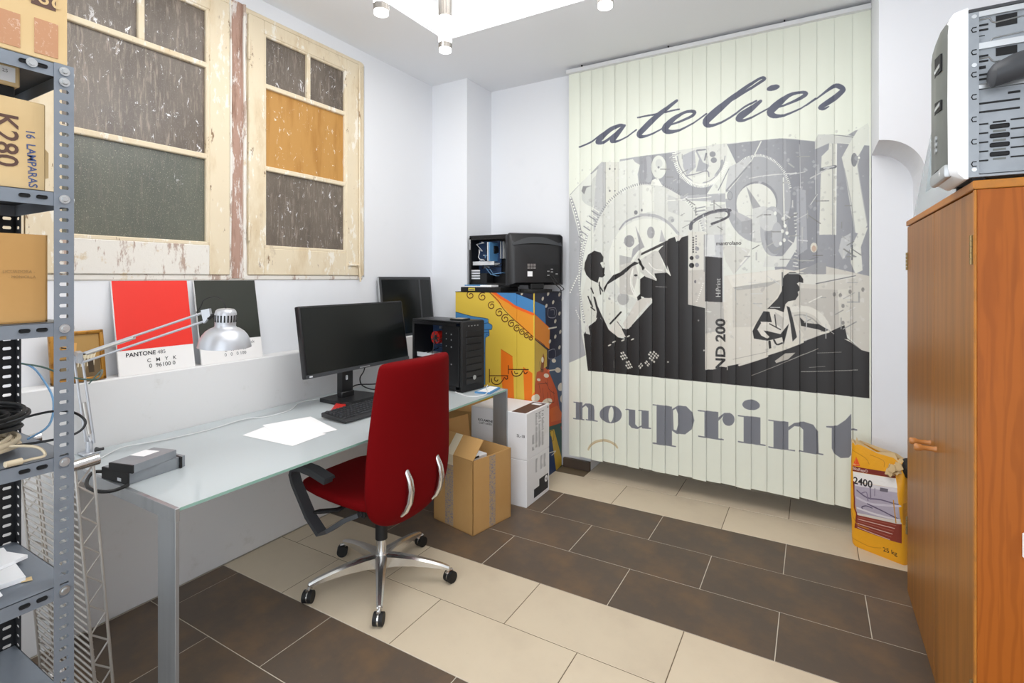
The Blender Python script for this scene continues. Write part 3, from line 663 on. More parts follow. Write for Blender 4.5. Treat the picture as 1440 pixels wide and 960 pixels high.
[0,143,145,148,1155,1881,1155,1874,1153,1868,1151,1862,1148,1858,1144,1855,1140,1853,1136,1854,1132,1856,1128,1859,1125,1864,1123,1870,1122,1877,1121,1884,1122,1891,1123,1897,1125,1903,1128,1907,1132,1910,1136,1911,1140,1911,1144,1909,1148,1905,1151,1900,1153,1894,1155,1888],
[0,165,167,169,1151,1881,1151,1875,1149,1870,1148,1865,1145,1862,1143,1859,1140,1858,1137,1858,1134,1860,1131,1863,1129,1867,1127,1872,1126,1877,1125,1883,1126,1889,1127,1895,1129,1899,1131,1903,1134,1905,1137,1907,1140,1906,1143,1905,1145,1902,1148,1898,1149,1893,1151,1887],
[0,176,178,180,828,1905,1111,1901,1111,1844,828,1877],
[1,233,235,226,734,1880,5,920,1882,5,1024,1885,5],
[1,224,226,217,924,1826,6,987,1833,6],
[1,143,145,148,924,1815,6,987,1823,6],
[1,224,226,217,924,1804,6,987,1812,6],
[1,143,145,148,924,1793,6,987,1801,6],
[1,224,226,217,924,1782,6,987,1790,6],
[1,230,232,223,984,1842,8,995,1833,8],
[1,230,232,223,984,1810,8,995,1802,8],
[1,230,232,223,985,1779,8,995,1771,8],
[1,230,232,223,986,1748,8,995,1739,7],
[1,230,232,223,987,1717,8,995,1708,8],
[1,230,232,223,987,1685,8,995,1677,8],
[1,230,232,223,988,1654,8,995,1646,8],
[1,230,232,223,989,1623,8,995,1615,8],
[1,230,232,223,990,1592,8,995,1584,8],
[0,217,218,207,1643,2076,1679,2113,1682,2148,1721,2143,1712,1608,1631,1611,1639,1956],
[1,164,165,163,1700,2153,6,1700,1608,6],
[1,230,231,222,1718,2136,6,1714,1608,6],
[0,205,207,201,1610,2122,1679,2148,1785,2135,1802,2167,1721,2185,1625,2216,1610,2193],
[1,141,143,146,1625,2217,5,1802,2168,5],
[0,160,162,165,1739,2193,1825,2208,1805,2173],
[0,221,223,213,1744,2057,1779,2128,1825,2211,1870,2239,1870,2151,1831,2067,1822,1993,1868,1656,1837,1603,1808,1618,1779,1825,1756,1993],
[1,169,171,172,1756,1993,4,1791,1783,4,1809,1617,4],
[1,179,181,181,1831,2067,4,1822,1993,4,1868,1656,4],
[0,135,137,141,1820,2036,1820,2026,1818,2017,1816,2010,1814,2004,1810,2000,1807,1998,1803,1998,1800,2001,1797,2005,1794,2012,1792,2020,1791,2029,1790,2039,1791,2049,1792,2057,1794,2065,1797,2071,1800,2075,1803,2077,1807,2077,1810,2074,1814,2069,1816,2062,1818,2054,1820,2045],
[0,156,158,161,1828,2044,1828,2040,1827,2037,1825,2035,1823,2033,1821,2032,1818,2031,1815,2031,1813,2033,1810,2034,1808,2037,1807,2040,1806,2043,1805,2046,1806,2049,1807,2052,1808,2055,1810,2057,1813,2058,1815,2059,1818,2058,1821,2057,1823,2055,1825,2053,1827,2050,1828,2047],
[0,233,235,226,1833,2045,1833,2044,1833,2042,1832,2041,1831,2040,1830,2040,1829,2039,1827,2040,1826,2040,1825,2041,1824,2042,1823,2043,1823,2045,1823,2046,1823,2048,1823,2049,1824,2050,1825,2051,1826,2052,1827,2052,1829,2052,1830,2051,1831,2050,1832,2049,1833,2048,1833,2046],
[1,119,121,125,1640,1998,18,1712,2008,18],
[1,197,199,198,1655,2004,8,1706,2009,8],
[0,169,171,174,1634,2003,1633,1996,1633,1990,1632,1984,1630,1980,1628,1977,1626,1975,1624,1976,1622,1978,1620,1981,1619,1986,1618,1991,1617,1998,1617,2005,1617,2011,1618,2018,1619,2023,1620,2027,1622,2030,1624,2032,1626,2032,1628,2030,1630,2026,1632,2022,1633,2016,1633,2009],
[0,230,232,224,1715,1959,1715,1958,1714,1956,1714,1955,1713,1954,1711,1953,1710,1953,1708,1953,1707,1954,1706,1954,1705,1956,1704,1957,1703,1959,1703,1960,1703,1962,1704,1964,1705,1965,1706,1966,1707,1967,1708,1967,1710,1967,1711,1966,1713,1965,1714,1964,1714,1963,1715,1961],
[0,230,232,224,1715,1872,1715,1871,1714,1869,1714,1868,1713,1867,1711,1866,1710,1866,1708,1866,1707,1866,1706,1867,1705,1869,1704,1870,1703,1872,1703,1873,1703,1875,1704,1876,1705,1878,1706,1879,1707,1879,1708,1880,1710,1880,1711,1879,1713,1878,1714,1877,1714,1876,1715,1874],
[0,230,232,224,1715,1789,1715,1787,1714,1786,1714,1784,1713,1783,1711,1782,1710,1782,1708,1782,1707,1783,1706,1784,1705,1785,1704,1786,1703,1788,1703,1790,1703,1791,1704,1793,1705,1794,1706,1795,1707,1796,1708,1796,1710,1796,1711,1796,1713,1795,1714,1793,1714,1792,1715,1790],
[0,230,232,224,1715,1650,1715,1648,1714,1646,1714,1645,1713,1644,1711,1643,1710,1643,1708,1643,1707,1643,1706,1644,1705,1645,1704,1647,1703,1648,1703,1650,1703,1652,1704,1653,1705,1655,1706,1656,1707,1656,1708,1657,1710,1657,1711,1656,1713,1655,1714,1654,1714,1653,1715,1651],
[1,208,210,208,1614,1994,4,1614,1853,4],
[1,217,219,214,1587,1794,4,1622,1852,4],
[1,197,199,201,1529,2161,4,1533,1902,4],
[1,207,209,207,1476,1983,4,1558,1993,4],
[0,220,221,211,1785,1522,1837,1644,1870,1642,1837,1531,1845,1398,1811,1378,1789,1440],
[1,119,121,124,1795,1543,8,1794,1460,7],
[0,192,194,194,1742,1586,1789,1615,1785,1522,1750,1461,1728,1513],
[0,207,204,194,1437,1379,1625,1434,1877,1365,1877,926,1840,936,1771,1026,1733,1066,1679,1021,1514,947,1437,1139],
[0,155,156,158,1625,1447,1666,1441,1666,1378,1570,1357,1523,1390],
[0,217,217,208,1476,1379,1811,1373,1811,1357,1607,1315,1476,1325],
[1,123,124,124,1616,1320,6,1811,1367,5],
[0,194,191,183,1533,1293,1733,1284,1737,1066,1688,1048,1652,1146,1579,1186,1533,1185],
[1,223,221,211,1493,1162,37,1505,1165,37,1516,1167,34,1527,1169,37,1539,1169,37,1550,1168,34,1561,1167,37,1572,1164,37,1583,1160,37,1593,1156,37,1603,1150,37,1613,1143,34,1622,1136,34,1631,1128,37,1639,1119,34,1646,1110,37,1653,1099,34,1659,1089,37,1664,1077,34,1669,1066,37,1672,1053,34,1675,1041,37,1678,1028,34,1679,1015,34],
[1,167,165,159,1502,1126,7,1510,1128,7,1518,1130,7,1526,1131,7,1534,1131,6,1542,1131,6,1550,1131,7,1558,1129,7,1565,1127,7,1573,1124,6,1580,1121,7,1587,1117,7,1594,1113,7,1601,1108,7,1607,1102,7,1613,1096,7,1618,1090,7,1623,1083,7,1628,1075,6,1632,1068,7,1636,1059,6,1639,1051,6,1642,1042,6,1644,1034,7],
[0,213,211,200,1724,1284,1789,1295,1789,986,1759,1082,1733,1076],
[1,169,167,160,1788,1275,4,1788,986,4],
[0,143,141,136,1758,1191,1758,1188,1757,1185,1756,1183,1755,1181,1753,1180,1751,1179,1749,1179,1747,1179,1746,1181,1744,1183,1743,1185,1743,1188,1742,1191,1743,1194,1743,1197,1744,1199,1746,1201,1747,1203,1749,1203,1751,1203,1753,1203,1755,1201,1756,1199,1757,1197,1758,1194],
[0,143,141,136,1758,1093,1758,1090,1757,1087,1756,1084,1755,1082,1753,1081,1751,1080,1749,1080,1747,1081,1746,1082,1744,1084,1743,1086,1743,1089,1742,1092,1743,1095,1743,1098,1744,1100,1746,1103,1747,1104,1749,1105,1751,1105,1753,1104,1755,1103,1756,1101,1757,1099,1758,1096],
[0,143,141,136,1854,1288,1854,1285,1853,1282,1852,1280,1851,1278,1849,1276,1848,1275,1846,1275,1844,1276,1842,1277,1841,1279,1840,1282,1839,1285,1839,1288,1839,1290,1840,1293,1841,1296,1842,1298,1844,1299,1846,1300,1848,1300,1849,1299,1851,1298,1852,1296,1853,1293,1854,1291],
[0,143,141,136,1793,1275,1793,1272,1792,1269,1791,1266,1789,1264,1788,1263,1786,1262,1784,1262,1782,1263,1781,1264,1779,1266,1778,1269,1778,1272,1777,1274,1778,1277,1778,1280,1779,1283,1781,1285,1782,1286,1784,1287,1786,1287,1788,1286,1789,1285,1791,1283,1792,1280,1793,1278],
[0,143,141,136,1745,1253,1745,1250,1744,1247,1743,1245,1742,1243,1740,1242,1738,1241,1736,1241,1734,1241,1733,1243,1731,1245,1730,1247,1729,1250,1729,1253,1729,1256,1730,1259,1731,1261,1733,1263,1734,1265,1736,1266,1738,1266,1740,1265,1742,1263,1743,1262,1744,1259,1745,1256],
[0,143,141,136,1716,1258,1716,1255,1715,1252,1714,1250,1712,1248,1711,1246,1709,1245,1707,1245,1705,1246,1703,1247,1702,1249,1701,1252,1700,1255,1700,1258,1700,1261,1701,1264,1702,1266,1703,1268,1705,1270,1707,1270,1709,1270,1711,1270,1712,1268,1714,1266,1715,1264,1716,1261],
[1,230,229,220,1579,1208,7,1643,1246,6],
[0,217,214,201,1622,1535,1622,1528,1620,1522,1618,1516,1615,1511,1611,1508,1606,1506,1602,1506,1598,1508,1594,1512,1590,1517,1588,1522,1586,1529,1586,1536,1586,1544,1588,1550,1590,1556,1594,1561,1598,1564,1602,1566,1606,1565,1611,1563,1615,1560,1618,1555,1620,1549,1622,1542],
[0,195,171,151,1615,1529,1615,1525,1614,1520,1612,1517,1610,1514,1608,1512,1605,1510,1603,1511,1600,1512,1598,1514,1596,1517,1594,1521,1593,1525,1593,1530,1593,1534,1594,1539,1596,1542,1598,1545,1600,1548,1603,1549,1605,1548,1608,1547,1610,1545,1612,1542,1614,1538,1615,1534],
[1,210,212,212,1523,1584,7,1570,1576,6],
[1,127,129,132,1542,1449,6,1625,1479,5],
[0,220,217,206,1103,1367,1437,1410,1551,1387,1476,1140,1551,1014,1533,957,1359,871,1103,773],
[0,207,204,194,1153,1289,1427,1337,1419,1255,1354,1162,1270,1047,1157,1037],
[0,179,178,173,1153,1294,1427,1339,1354,1300,1184,1275],
[0,226,224,214,1122,1365,1427,1406,1436,1346,1153,1294],
[0,211,211,203,1091,1567,1184,1554,1261,1533,1162,1375,1113,1461],
[1,230,230,222,1253,1505,9,1201,1441,10],
[1,169,166,158,1157,833,3,1354,895,3,1452,929,3],
[0,36,34,34,166,671,132,937,177,1002,227,1041,249,1083,282,1033,325,983,394,930,446,923,410,992,472,995,543,1074,638,1181,638,1210,554,1228,554,1338,594,1368,668,1333,653,1387,735,1392,764,1368,682,1539,740,1605,750,1619,792,1632,802,1598,834,1626,880,1638,880,1177,989,1156,989,749,1115,784,1254,823,1355,871,1476,936,1679,1034,1757,1079,1771,1005,1840,940,1877,930,1877,666],
[0,36,34,34,554,1346,590,1371,653,1335,653,1213,585,1216,554,1242],
[0,220,217,207,326,981,393,1048,452,935,393,932],
[1,58,54,54,387,1043,4,452,967,4],
[1,36,34,34,337,1025,12,417,1111,12],
[0,216,214,204,481,948,481,946,481,945,480,943,478,941,475,939,472,937,469,936,466,935,463,934,461,933,458,933,457,934,456,935,456,936,456,938,458,940,460,941,462,943,465,945,468,947,471,948,474,949,477,949,479,949,480,949],
[0,216,214,204,513,929,513,927,513,926,512,924,510,922,507,920,504,918,501,917,498,916,495,915,493,914,491,914,489,915,488,916,488,917,489,919,490,920,492,922,494,924,497,926,500,928,503,929,506,930,509,930,511,930,512,930],
[0,216,214,204,378,903,378,901,378,900,376,898,374,896,372,894,369,892,366,891,363,889,360,888,357,888,355,888,353,888,352,889,352,891,353,892,354,894,356,896,358,898,361,900,364,901,368,903,371,904,373,904,376,904,377,904],
[0,216,214,204,444,917,444,916,443,914,442,912,440,911,438,909,435,907,432,905,428,904,425,903,423,903,421,903,419,903,418,904,418,905,418,907,420,909,422,911,424,913,427,914,430,916,433,917,436,918,439,919,441,919,443,918],
[0,216,214,204,345,876,345,875,345,873,343,871,341,869,339,867,336,866,333,864,329,863,326,862,324,861,321,861,320,862,319,863,319,864,319,866,320,867,322,869,325,871,328,873,331,875,334,876,337,877,340,878,342,878,344,877],
[0,211,207,198,543,1210,637,1217,621,1181,554,1117,490,1011,452,988,431,1029],
[0,36,34,34,554,1242,564,1211,538,1195,533,1221],
[0,208,208,201,143,994,167,1017,184,936,149,945],
[0,215,214,205,879,1663,987,1658,987,1159,879,1177],
[0,198,194,186,879,1405,987,1409,987,1159,879,1177],
[1,127,128,130,981,1639,4,981,1395,4],
[0,74,71,72,916,1622,916,1620,916,1619,915,1618,914,1617,913,1616,911,1616,910,1616,909,1617,907,1617,906,1618,906,1619,905,1621,905,1622,905,1624,906,1625,906,1626,907,1627,909,1628,910,1628,911,1628,913,1627,914,1627,915,1626,916,1625,916,1623],
[0,119,119,122,934,1631,934,1630,934,1629,933,1628,932,1627,931,1626,930,1626,929,1626,928,1627,927,1627,926,1628,925,1629,925,1630,925,1631,925,1632,925,1634,926,1634,927,1635,928,1636,929,1636,930,1636,931,1636,932,1635,933,1634,934,1633,934,1632],
[0,74,71,72,916,1606,916,1605,916,1603,915,1602,914,1601,913,1601,911,1600,910,1600,909,1601,907,1601,906,1602,906,1604,905,1605,905,1606,905,1608,906,1609,906,1610,907,1611,909,1612,910,1612,911,1612,913,1612,914,1611,915,1610,916,1609,916,1607],
[0,119,119,122,934,1613,934,1612,934,1611,933,1610,932,1609,931,1609,930,1608,929,1609,928,1609,927,1609,926,1610,925,1611,925,1612,925,1614,925,1615,925,1616,926,1617,927,1618,928,1618,929,1618,930,1618,931,1618,932,1617,933,1617,934,1616,934,1614],
[0,74,71,72,916,1590,916,1589,916,1588,915,1586,914,1585,913,1585,911,1585,910,1585,909,1585,907,1586,906,1587,906,1588,905,1589,905,1591,905,1592,906,1593,906,1595,907,1595,909,1596,910,1596,911,1596,913,1596,914,1595,915,1594,916,1593,916,1592],
[0,119,119,122,934,1596,934,1594,934,1593,933,1592,932,1592,931,1591,930,1591,929,1591,928,1591,927,1592,926,1593,925,1594,925,1595,925,1596,925,1597,925,1598,926,1599,927,1600,928,1600,929,1601,930,1601,931,1600,932,1600,933,1599,934,1598,934,1597],
[0,74,71,72,916,1574,916,1573,916,1572,915,1571,914,1570,913,1569,911,1569,910,1569,909,1569,907,1570,906,1571,906,1572,905,1573,905,1575,905,1576,906,1578,906,1579,907,1580,909,1580,910,1581,911,1581,913,1580,914,1579,915,1578,916,1577,916,1576],
[0,119,119,122,934,1578,934,1577,934,1576,933,1575,932,1574,931,1573,930,1573,929,1573,928,1573,927,1574,926,1575,925,1576,925,1577,925,1578,925,1579,925,1580,926,1581,927,1582,928,1583,929,1583,930,1583,931,1583,932,1582,933,1581,934,1580,934,1579],
[0,74,71,72,916,1559,916,1557,916,1556,915,1555,914,1554,913,1553,911,1553,910,1553,909,1553,907,1554,906,1555,906,1556,905,1558,905,1559,905,1560,906,1562,906,1563,907,1564,909,1564,910,1565,911,1565,913,1564,914,1564,915,1563,916,1561,916,1560],
[0,119,119,122,934,1560,934,1559,934,1558,933,1557,932,1556,931,1556,930,1555,929,1555,928,1556,927,1556,926,1557,925,1558,925,1559,925,1560,925,1562,925,1563,926,1564,927,1564,928,1565,929,1565,930,1565,931,1565,932,1564,933,1563,934,1562,934,1561],
[0,74,71,72,916,1543,916,1542,916,1540,915,1539,914,1538,913,1538,911,1537,910,1537,909,1538,907,1538,906,1539,906,1540,905,1542,905,1543,905,1545,906,1546,906,1547,907,1548,909,1549,910,1549,911,1549,913,1549,914,1548,915,1547,916,1546,916,1544],
[0,119,119,122,934,1542,934,1541,934,1540,933,1539,932,1538,931,1538,930,1538,929,1538,928,1538,927,1539,926,1539,925,1540,925,1542,925,1543,925,1544,925,1545,926,1546,927,1547,928,1547,929,1547,930,1547,931,1547,932,1547,933,1546,934,1545,934,1544],
[0,74,71,72,916,1527,916,1526,916,1524,915,1523,914,1522,913,1522,911,1521,910,1521,909,1522,907,1523,906,1524,906,1525,905,1526,905,1527,905,1529,906,1530,906,1531,907,1532,909,1533,910,1533,911,1533,913,1533,914,1532,915,1531,916,1530,916,1529],
[0,119,119,122,934,1525,934,1524,934,1522,933,1522,932,1521,931,1520,930,1520,929,1520,928,1520,927,1521,926,1522,925,1523,925,1524,925,1525,925,1526,925,1527,926,1528,927,1529,928,1530,929,1530,930,1530,931,1529,932,1529,933,1528,934,1527,934,1526],
[0,143,143,146,949,1547,949,1544,948,1541,946,1538,944,1536,941,1534,938,1534,934,1534,931,1535,929,1536,926,1538,924,1541,923,1544,923,1548,923,1551,924,1554,926,1557,929,1559,931,1560,934,1561,938,1561,941,1560,944,1558,946,1556,948,1553,949,1550],
[0,154,154,156,950,1493,950,1490,949,1487,947,1484,944,1482,942,1480,939,1480,935,1480,932,1480,930,1482,927,1484,925,1487,924,1490,924,1494,924,1497,925,1500,927,1503,930,1505,932,1506,935,1507,939,1507,942,1506,944,1504,947,1502,949,1499,950,1496],
[0,143,143,146,948,1440,948,1437,947,1434,945,1431,943,1429,940,1427,937,1427,934,1427,930,1427,928,1429,925,1431,923,1434,922,1437,922,1440,922,1444,923,1447,925,1450,928,1452,930,1453,934,1454,937,1454,940,1453,943,1451,945,1449,947,1446,948,1443],
[0,36,34,34,913,1487,913,1484,912,1481,910,1478,908,1476,905,1475,903,1474,900,1474,897,1475,894,1477,892,1479,890,1481,889,1484,889,1487,889,1490,890,1493,892,1496,894,1498,897,1499,900,1500,903,1500,905,1499,908,1498,910,1495,912,1493,913,1490],
[0,36,34,34,917,1438,917,1434,915,1430,913,1426,910,1424,907,1422,903,1421,899,1421,895,1422,892,1424,889,1427,887,1430,885,1434,885,1438,885,1442,887,1446,889,1449,892,1452,895,1453,899,1454,903,1454,907,1453,910,1451,913,1449,915,1445,917,1442],
[0,239,238,230,977,1317,975,1313,972,1313,970,1317,972,1320,975,1320],
[0,239,238,230,973,1304,972,1300,968,1300,966,1304,968,1307,972,1307],
[0,239,238,230,970,1290,968,1287,964,1287,962,1290,964,1294,968,1294],
[0,239,238,230,966,1277,964,1274,960,1274,958,1277,960,1281,964,1281],
[0,239,238,230,962,1264,960,1261,956,1261,954,1264,956,1268,960,1268],
[0,239,238,230,957,1251,955,1248,951,1248,950,1251,951,1255,955,1255],
[0,239,238,230,952,1239,950,1235,947,1235,945,1238,947,1242,950,1242],
[0,239,238,230,947,1226,945,1222,942,1222,940,1226,942,1229,945,1229],
[0,239,238,230,942,1213,941,1209,937,1209,935,1213,937,1216,941,1216],
[0,239,238,230,938,1200,936,1197,932,1197,930,1200,932,1203,936,1203],
[0,119,117,122,930,1330,930,1328,930,1325,929,1323,928,1321,926,1320,925,1319,923,1319,921,1320,920,1321,919,1323,918,1325,917,1328,917,1330,917,1333,918,1335,919,1337,920,1339,921,1340,923,1341,925,1341,926,1340,928,1339,929,1337,930,1335,930,1333],
[0,196,198,200,987,1638,1097,1634,1097,1193,987,1200],
[0,217,219,217,1001,1638,1043,1636,1052,1501,992,1497],
[0,218,214,203,987,1200,1124,1198,1124,761,987,753],
[0,189,187,181,987,1200,1097,1197,1106,1020,987,990],
[0,233,235,226,987,1136,1029,1135,1015,1128],
[0,58,56,57,986,1497,1091,1485,1092,1197,986,1200],
[1,90,90,96,895,1682,21,905,1725,21,987,1771,21,1053,1789,21,1111,1792,21,1140,1788,18],
[1,90,90,96,1082,1794,14,1118,1786,16,1132,1771,14,1125,1747,14,1075,1723,14,1028,1708,16],
[1,119,119,124,905,1721,6,987,1767,6,1111,1788,6],
[1,77,76,80,1032,1706,13,1111,1739,14],
[0,59,56,56,554,1524,741,1610,744,1590,554,1509],
[1,227,227,218,564,1501,4,728,1579,4],
[0,203,202,195,554,1480,652,1540,682,1539,738,1391,652,1385,672,1335,595,1361,554,1397],
[1,239,238,230,574,1433,6,667,1346,7],
[1,240,239,232,616,1459,6,652,1417,5,708,1407,6],
[1,230,228,219,733,1452,7,762,1371,7],
[0,65,62,62,687,1539,740,1603,740,1411],
[1,36,34,34,554,1454,14,580,1423,14],
[1,141,138,136,662,1295,4,738,1292,4],
[0,213,211,203,792,1637,821,1645,846,1639,818,1601],
[0,217,218,208,155,1362,236,1318,259,1345,302,1324,317,1281,264,1237,236,1215,238,1129,256,1097,224,1036,157,1011,122,1125,122,1235],
[0,36,34,34,141,1466,167,1526,215,1554,264,1539,284,1507,281,1472,293,1464,288,1442,295,1426,290,1386,297,1375,276,1358,253,1361,242,1318,190,1340,153,1378,136,1422],
[0,226,227,218,261,1464,275,1472,290,1469,288,1426,277,1429],
[0,36,34,34,287,1281,317,1326,360,1375,409,1393,469,1438,527,1476,551,1486,564,1465,495,1434,436,1379,382,1347,317,1308,290,1248],
[0,36,34,34,207,1220,222,1215,242,1150,281,1065,326,981,309,981,264,1065,230,1063,236,1107],
[1,36,34,34,167,1219,9,190,1160,9],
[1,36,34,34,190,1280,9,207,1242,9],
[1,36,34,34,253,1324,9,264,1237,8],
[1,36,34,34,190,1138,9,219,1117,9],
[1,36,34,34,181,1192,9,201,1144,9],
[1,36,34,34,253,1302,9,279,1259,9],
[0,208,208,200,511,1471,554,1543,566,1537,543,1460],
[0,36,34,34,537,1373,536,1371,535,1369,534,1368,531,1367,529,1366,526,1365,523,1365,520,1366,517,1367,515,1368,513,1369,512,1371,511,1373,512,1374,513,1376,515,1377,517,1379,520,1379,523,1380,526,1380,529,1379,531,1379,534,1377,535,1376,536,1374],
[1,238,238,230,525,1223,6,519,1230,7,514,1236,6,510,1243,6,505,1251,7,501,1259,7,498,1267,7,495,1275,6,492,1284,7,489,1293,7,488,1302,7,486,1311,6,485,1321,7,485,1330,6,485,1339,6,485,1349,7,486,1358,6,488,1368,7,489,1377,7,492,1386,7,494,1394,6,497,1403,7,501,1411,6,505,1419,7],
[1,36,34,34,543,1486,11,564,1449,10,574,1413,11],
[0,220,217,207,1354,1162,1411,1173,1468,1183,1492,1112,1476,985,1411,926,1304,975,1291,1030,1320,1105],
[0,36,34,34,1434,1274,1436,1337,1448,1369,1476,1389,1507,1389,1535,1369,1548,1347,1548,1324,1527,1330,1515,1320,1527,1302,1529,1279,1519,1270,1523,1250,1507,1221,1468,1211,1453,1194,1444,1145,1395,1163,1354,1162,1411,1228],
[0,36,34,34,1333,1147,1366,1144,1379,1080,1316,1068,1297,1030,1354,1024,1427,1009,1472,1075,1444,946,1436,991,1354,964,1278,973,1270,1019,1291,1067],
[0,227,224,214,1297,1032,1329,1032,1366,987,1354,977,1320,994],
[0,227,224,214,1316,1082,1379,1080,1354,1060,1320,1061],
[0,36,34,34,1460,1183,1476,1175,1492,1112,1515,996,1492,968,1480,1075],
[1,36,34,34,1366,960,13,1370,914,13],
[1,36,34,34,1391,971,10,1407,944,9,1436,955,9],
[0,195,192,184,1395,1145,1444,1110,1440,1037,1403,1072],
[1,36,34,34,1395,1127,6,1403,1054,6],
[1,36,34,34,1366,1070,6,1427,1037,7],
[0,36,34,34,1531,1115,1561,1084,1630,1079,1648,1067,1678,1047,1657,1036,1625,1048,1537,1065],
[0,220,217,204,1362,914,1444,946,1551,989,1551,964,1444,910,1354,871],
[0,185,181,171,1395,842,1452,892,1507,901,1468,857,1403,829],
[1,218,215,204,1192,798,12,1265,827,11,1354,867,11],
[1,143,139,132,1265,739,4,1411,816,4,1551,895,4],
[1,156,154,147,1537,788,4,1697,807,4,1821,824,4],
[1,139,137,131,1579,818,3,1661,831,3],
[1,139,137,131,1621,907,3,1742,921,3],
[1,165,163,155,1476,853,4,1625,933,4],
[0,220,218,207,1755,999,1776,997,1841,938,1789,981],
[0,221,218,206,1630,1029,1679,1042,1684,1032,1634,1015],
[0,221,218,208,625,848,635,841,629,830,619,838],
[0,221,218,208,616,833,626,826,620,815,609,823],
[0,221,218,208,649,852,659,844,652,834,642,842],
[0,221,218,208,640,837,650,829,643,819,633,827],
[0,221,218,208,630,822,640,814,634,804,624,812],
[0,221,218,208,621,807,631,799,625,789,615,796],
[0,221,218,208,663,841,673,833,667,823,657,830],
[0,221,218,208,654,826,664,818,657,808,647,815],
[0,221,218,208,645,811,655,803,648,793,638,800],
[0,221,218,208,636,796,646,788,639,777,629,785],
[0,221,218,208,677,830,687,822,681,811,671,819],
[0,221,218,208,668,815,678,807,672,796,662,804],
[0,221,218,208,650,785,660,777,653,766,643,774],
[0,221,218,208,599,783,610,772,604,764,594,775],
[0,221,218,208,591,772,601,761,595,753,585,764],
[0,221,218,208,614,767,624,757,618,749,608,760],
[0,221,218,208,606,756,616,746,610,738,600,749],
[0,221,218,208,409,798,419,803,427,791,417,786],
[0,221,218,208,420,781,430,786,437,774,428,769],
[0,221,218,208,412,822,422,826,430,814,420,810],
[0,221,218,208,423,805,433,809,441,797,431,793],
[0,221,218,208,434,787,444,792,452,780,442,776],
[0,221,218,208,427,828,436,832,444,820,434,816],
[0,221,218,208,437,811,447,815,455,803,445,799],
[0,221,218,208,448,794,458,798,466,786,456,782],
[0,221,218,208,447,736,457,740,464,728,455,724],
[0,221,218,208,458,719,468,723,475,712,465,707],
[0,221,218,208,450,759,460,764,468,752,458,747],
[0,221,218,208,461,742,471,747,478,735,469,730],
[0,221,218,208,472,725,482,730,489,718,479,713],
[0,221,218,208,464,766,474,770,482,758,472,754],
[0,221,218,208,475,749,485,753,492,741,483,737],
[0,221,218,208,486,732,495,736,503,724,493,720],
[0,221,218,208,540,736,549,747,555,739,546,728],
[0,221,218,208,548,725,557,736,563,727,554,716],
[0,221,218,208,553,752,561,763,567,755,558,744],
[0,221,218,208,561,740,570,751,576,743,567,732],
[0,208,206,197,753,783,752,781,752,780,751,779,750,778,748,777,746,776,745,776,743,776,742,777,740,778,739,779,739,780,739,782,739,783,739,785,740,786,742,787,743,788,745,788,746,788,748,788,750,788,751,787,752,786,752,784],
[0,185,183,176,986,878,985,876,985,875,984,874,983,873,982,872,981,872,979,872,978,872,977,872,976,873,975,874,975,876,974,877,975,878,975,880,976,881,977,882,978,883,979,883,981,883,982,883,983,883,984,882,985,881,985,879],
[0,141,139,136,950,1073,950,1072,949,1071,949,1069,948,1068,947,1068,945,1067,944,1067,943,1068,941,1068,940,1069,940,1070,939,1072,939,1073,939,1074,940,1076,940,1077,941,1078,943,1079,944,1079,945,1079,947,1079,948,1078,949,1077,949,1076,950,1075],
[1,143,140,136,365,760,3,365,712,3],
[1,159,161,164,27,1955,22,70,1837,22,103,1702,22,119,1627,22],
[0,240,241,234,34,1955,30,1949,23,1949,19,1956,23,1962,30,1961],
[0,240,241,234,42,1932,39,1926,31,1927,27,1933,31,1939,39,1939],
[0,240,241,234,51,1910,47,1904,39,1904,35,1911,39,1917,47,1916],
[0,240,241,234,59,1887,55,1881,47,1882,43,1888,47,1894,55,1894],
[0,240,241,234,67,1865,63,1859,55,1860,52,1866,55,1872,63,1871],
[0,240,241,234,75,1843,71,1837,64,1837,60,1844,64,1850,71,1849],
[0,240,241,234,81,1820,78,1814,70,1815,66,1821,70,1827,78,1826],
[0,240,241,234,87,1797,83,1791,76,1792,72,1798,76,1804,83,1804],
[0,240,241,234,93,1775,89,1769,81,1769,77,1775,81,1781,89,1781],
[0,240,241,234,98,1752,95,1746,87,1746,83,1753,87,1759,95,1758],
[0,240,241,234,104,1729,100,1723,93,1724,89,1730,93,1736,100,1736],
[0,240,241,234,110,1707,106,1701,98,1701,94,1707,98,1713,106,1713],
[0,240,241,234,115,1684,111,1678,103,1678,99,1685,103,1691,111,1690],
[0,240,241,234,119,1661,116,1656,108,1656,104,1662,108,1668,116,1668],
[0,240,241,234,124,1639,120,1633,113,1633,109,1639,113,1645,120,1645],
[1,160,162,164,161,1673,15,126,1543,15,102,1400,15,60,1323,15,22,1245,15],
[0,240,241,234,168,1673,164,1668,157,1668,154,1674,157,1679,164,1679],
[0,240,241,234,163,1655,159,1650,152,1650,149,1656,152,1661,159,1661],
[0,240,241,234,158,1637,155,1632,148,1632,144,1638,148,1643,155,1643],
[0,240,241,234,153,1619,150,1614,143,1614,139,1620,143,1626,150,1625],
[0,240,241,234,148,1602,145,1596,138,1596,134,1602,138,1608,145,1607],
[0,240,241,234,144,1584,140,1578,133,1578,130,1584,133,1590,140,1589],
[0,240,241,234,139,1566,135,1560,128,1560,125,1566,128,1572,135,1572],
[0,240,241,234,134,1548,130,1542,123,1542,120,1548,123,1554,130,1554],
[0,240,241,234,130,1529,127,1524,120,1524,116,1530,120,1535,127,1535],
[0,240,241,234,127,1511,124,1505,117,1506,113,1511,117,1517,124,1517],
[0,240,241,234,124,1493,121,1487,114,1487,110,1493,114,1499,121,1498],
[0,240,241,234,121,1474,118,1469,111,1469,107,1474,111,1480,118,1480],
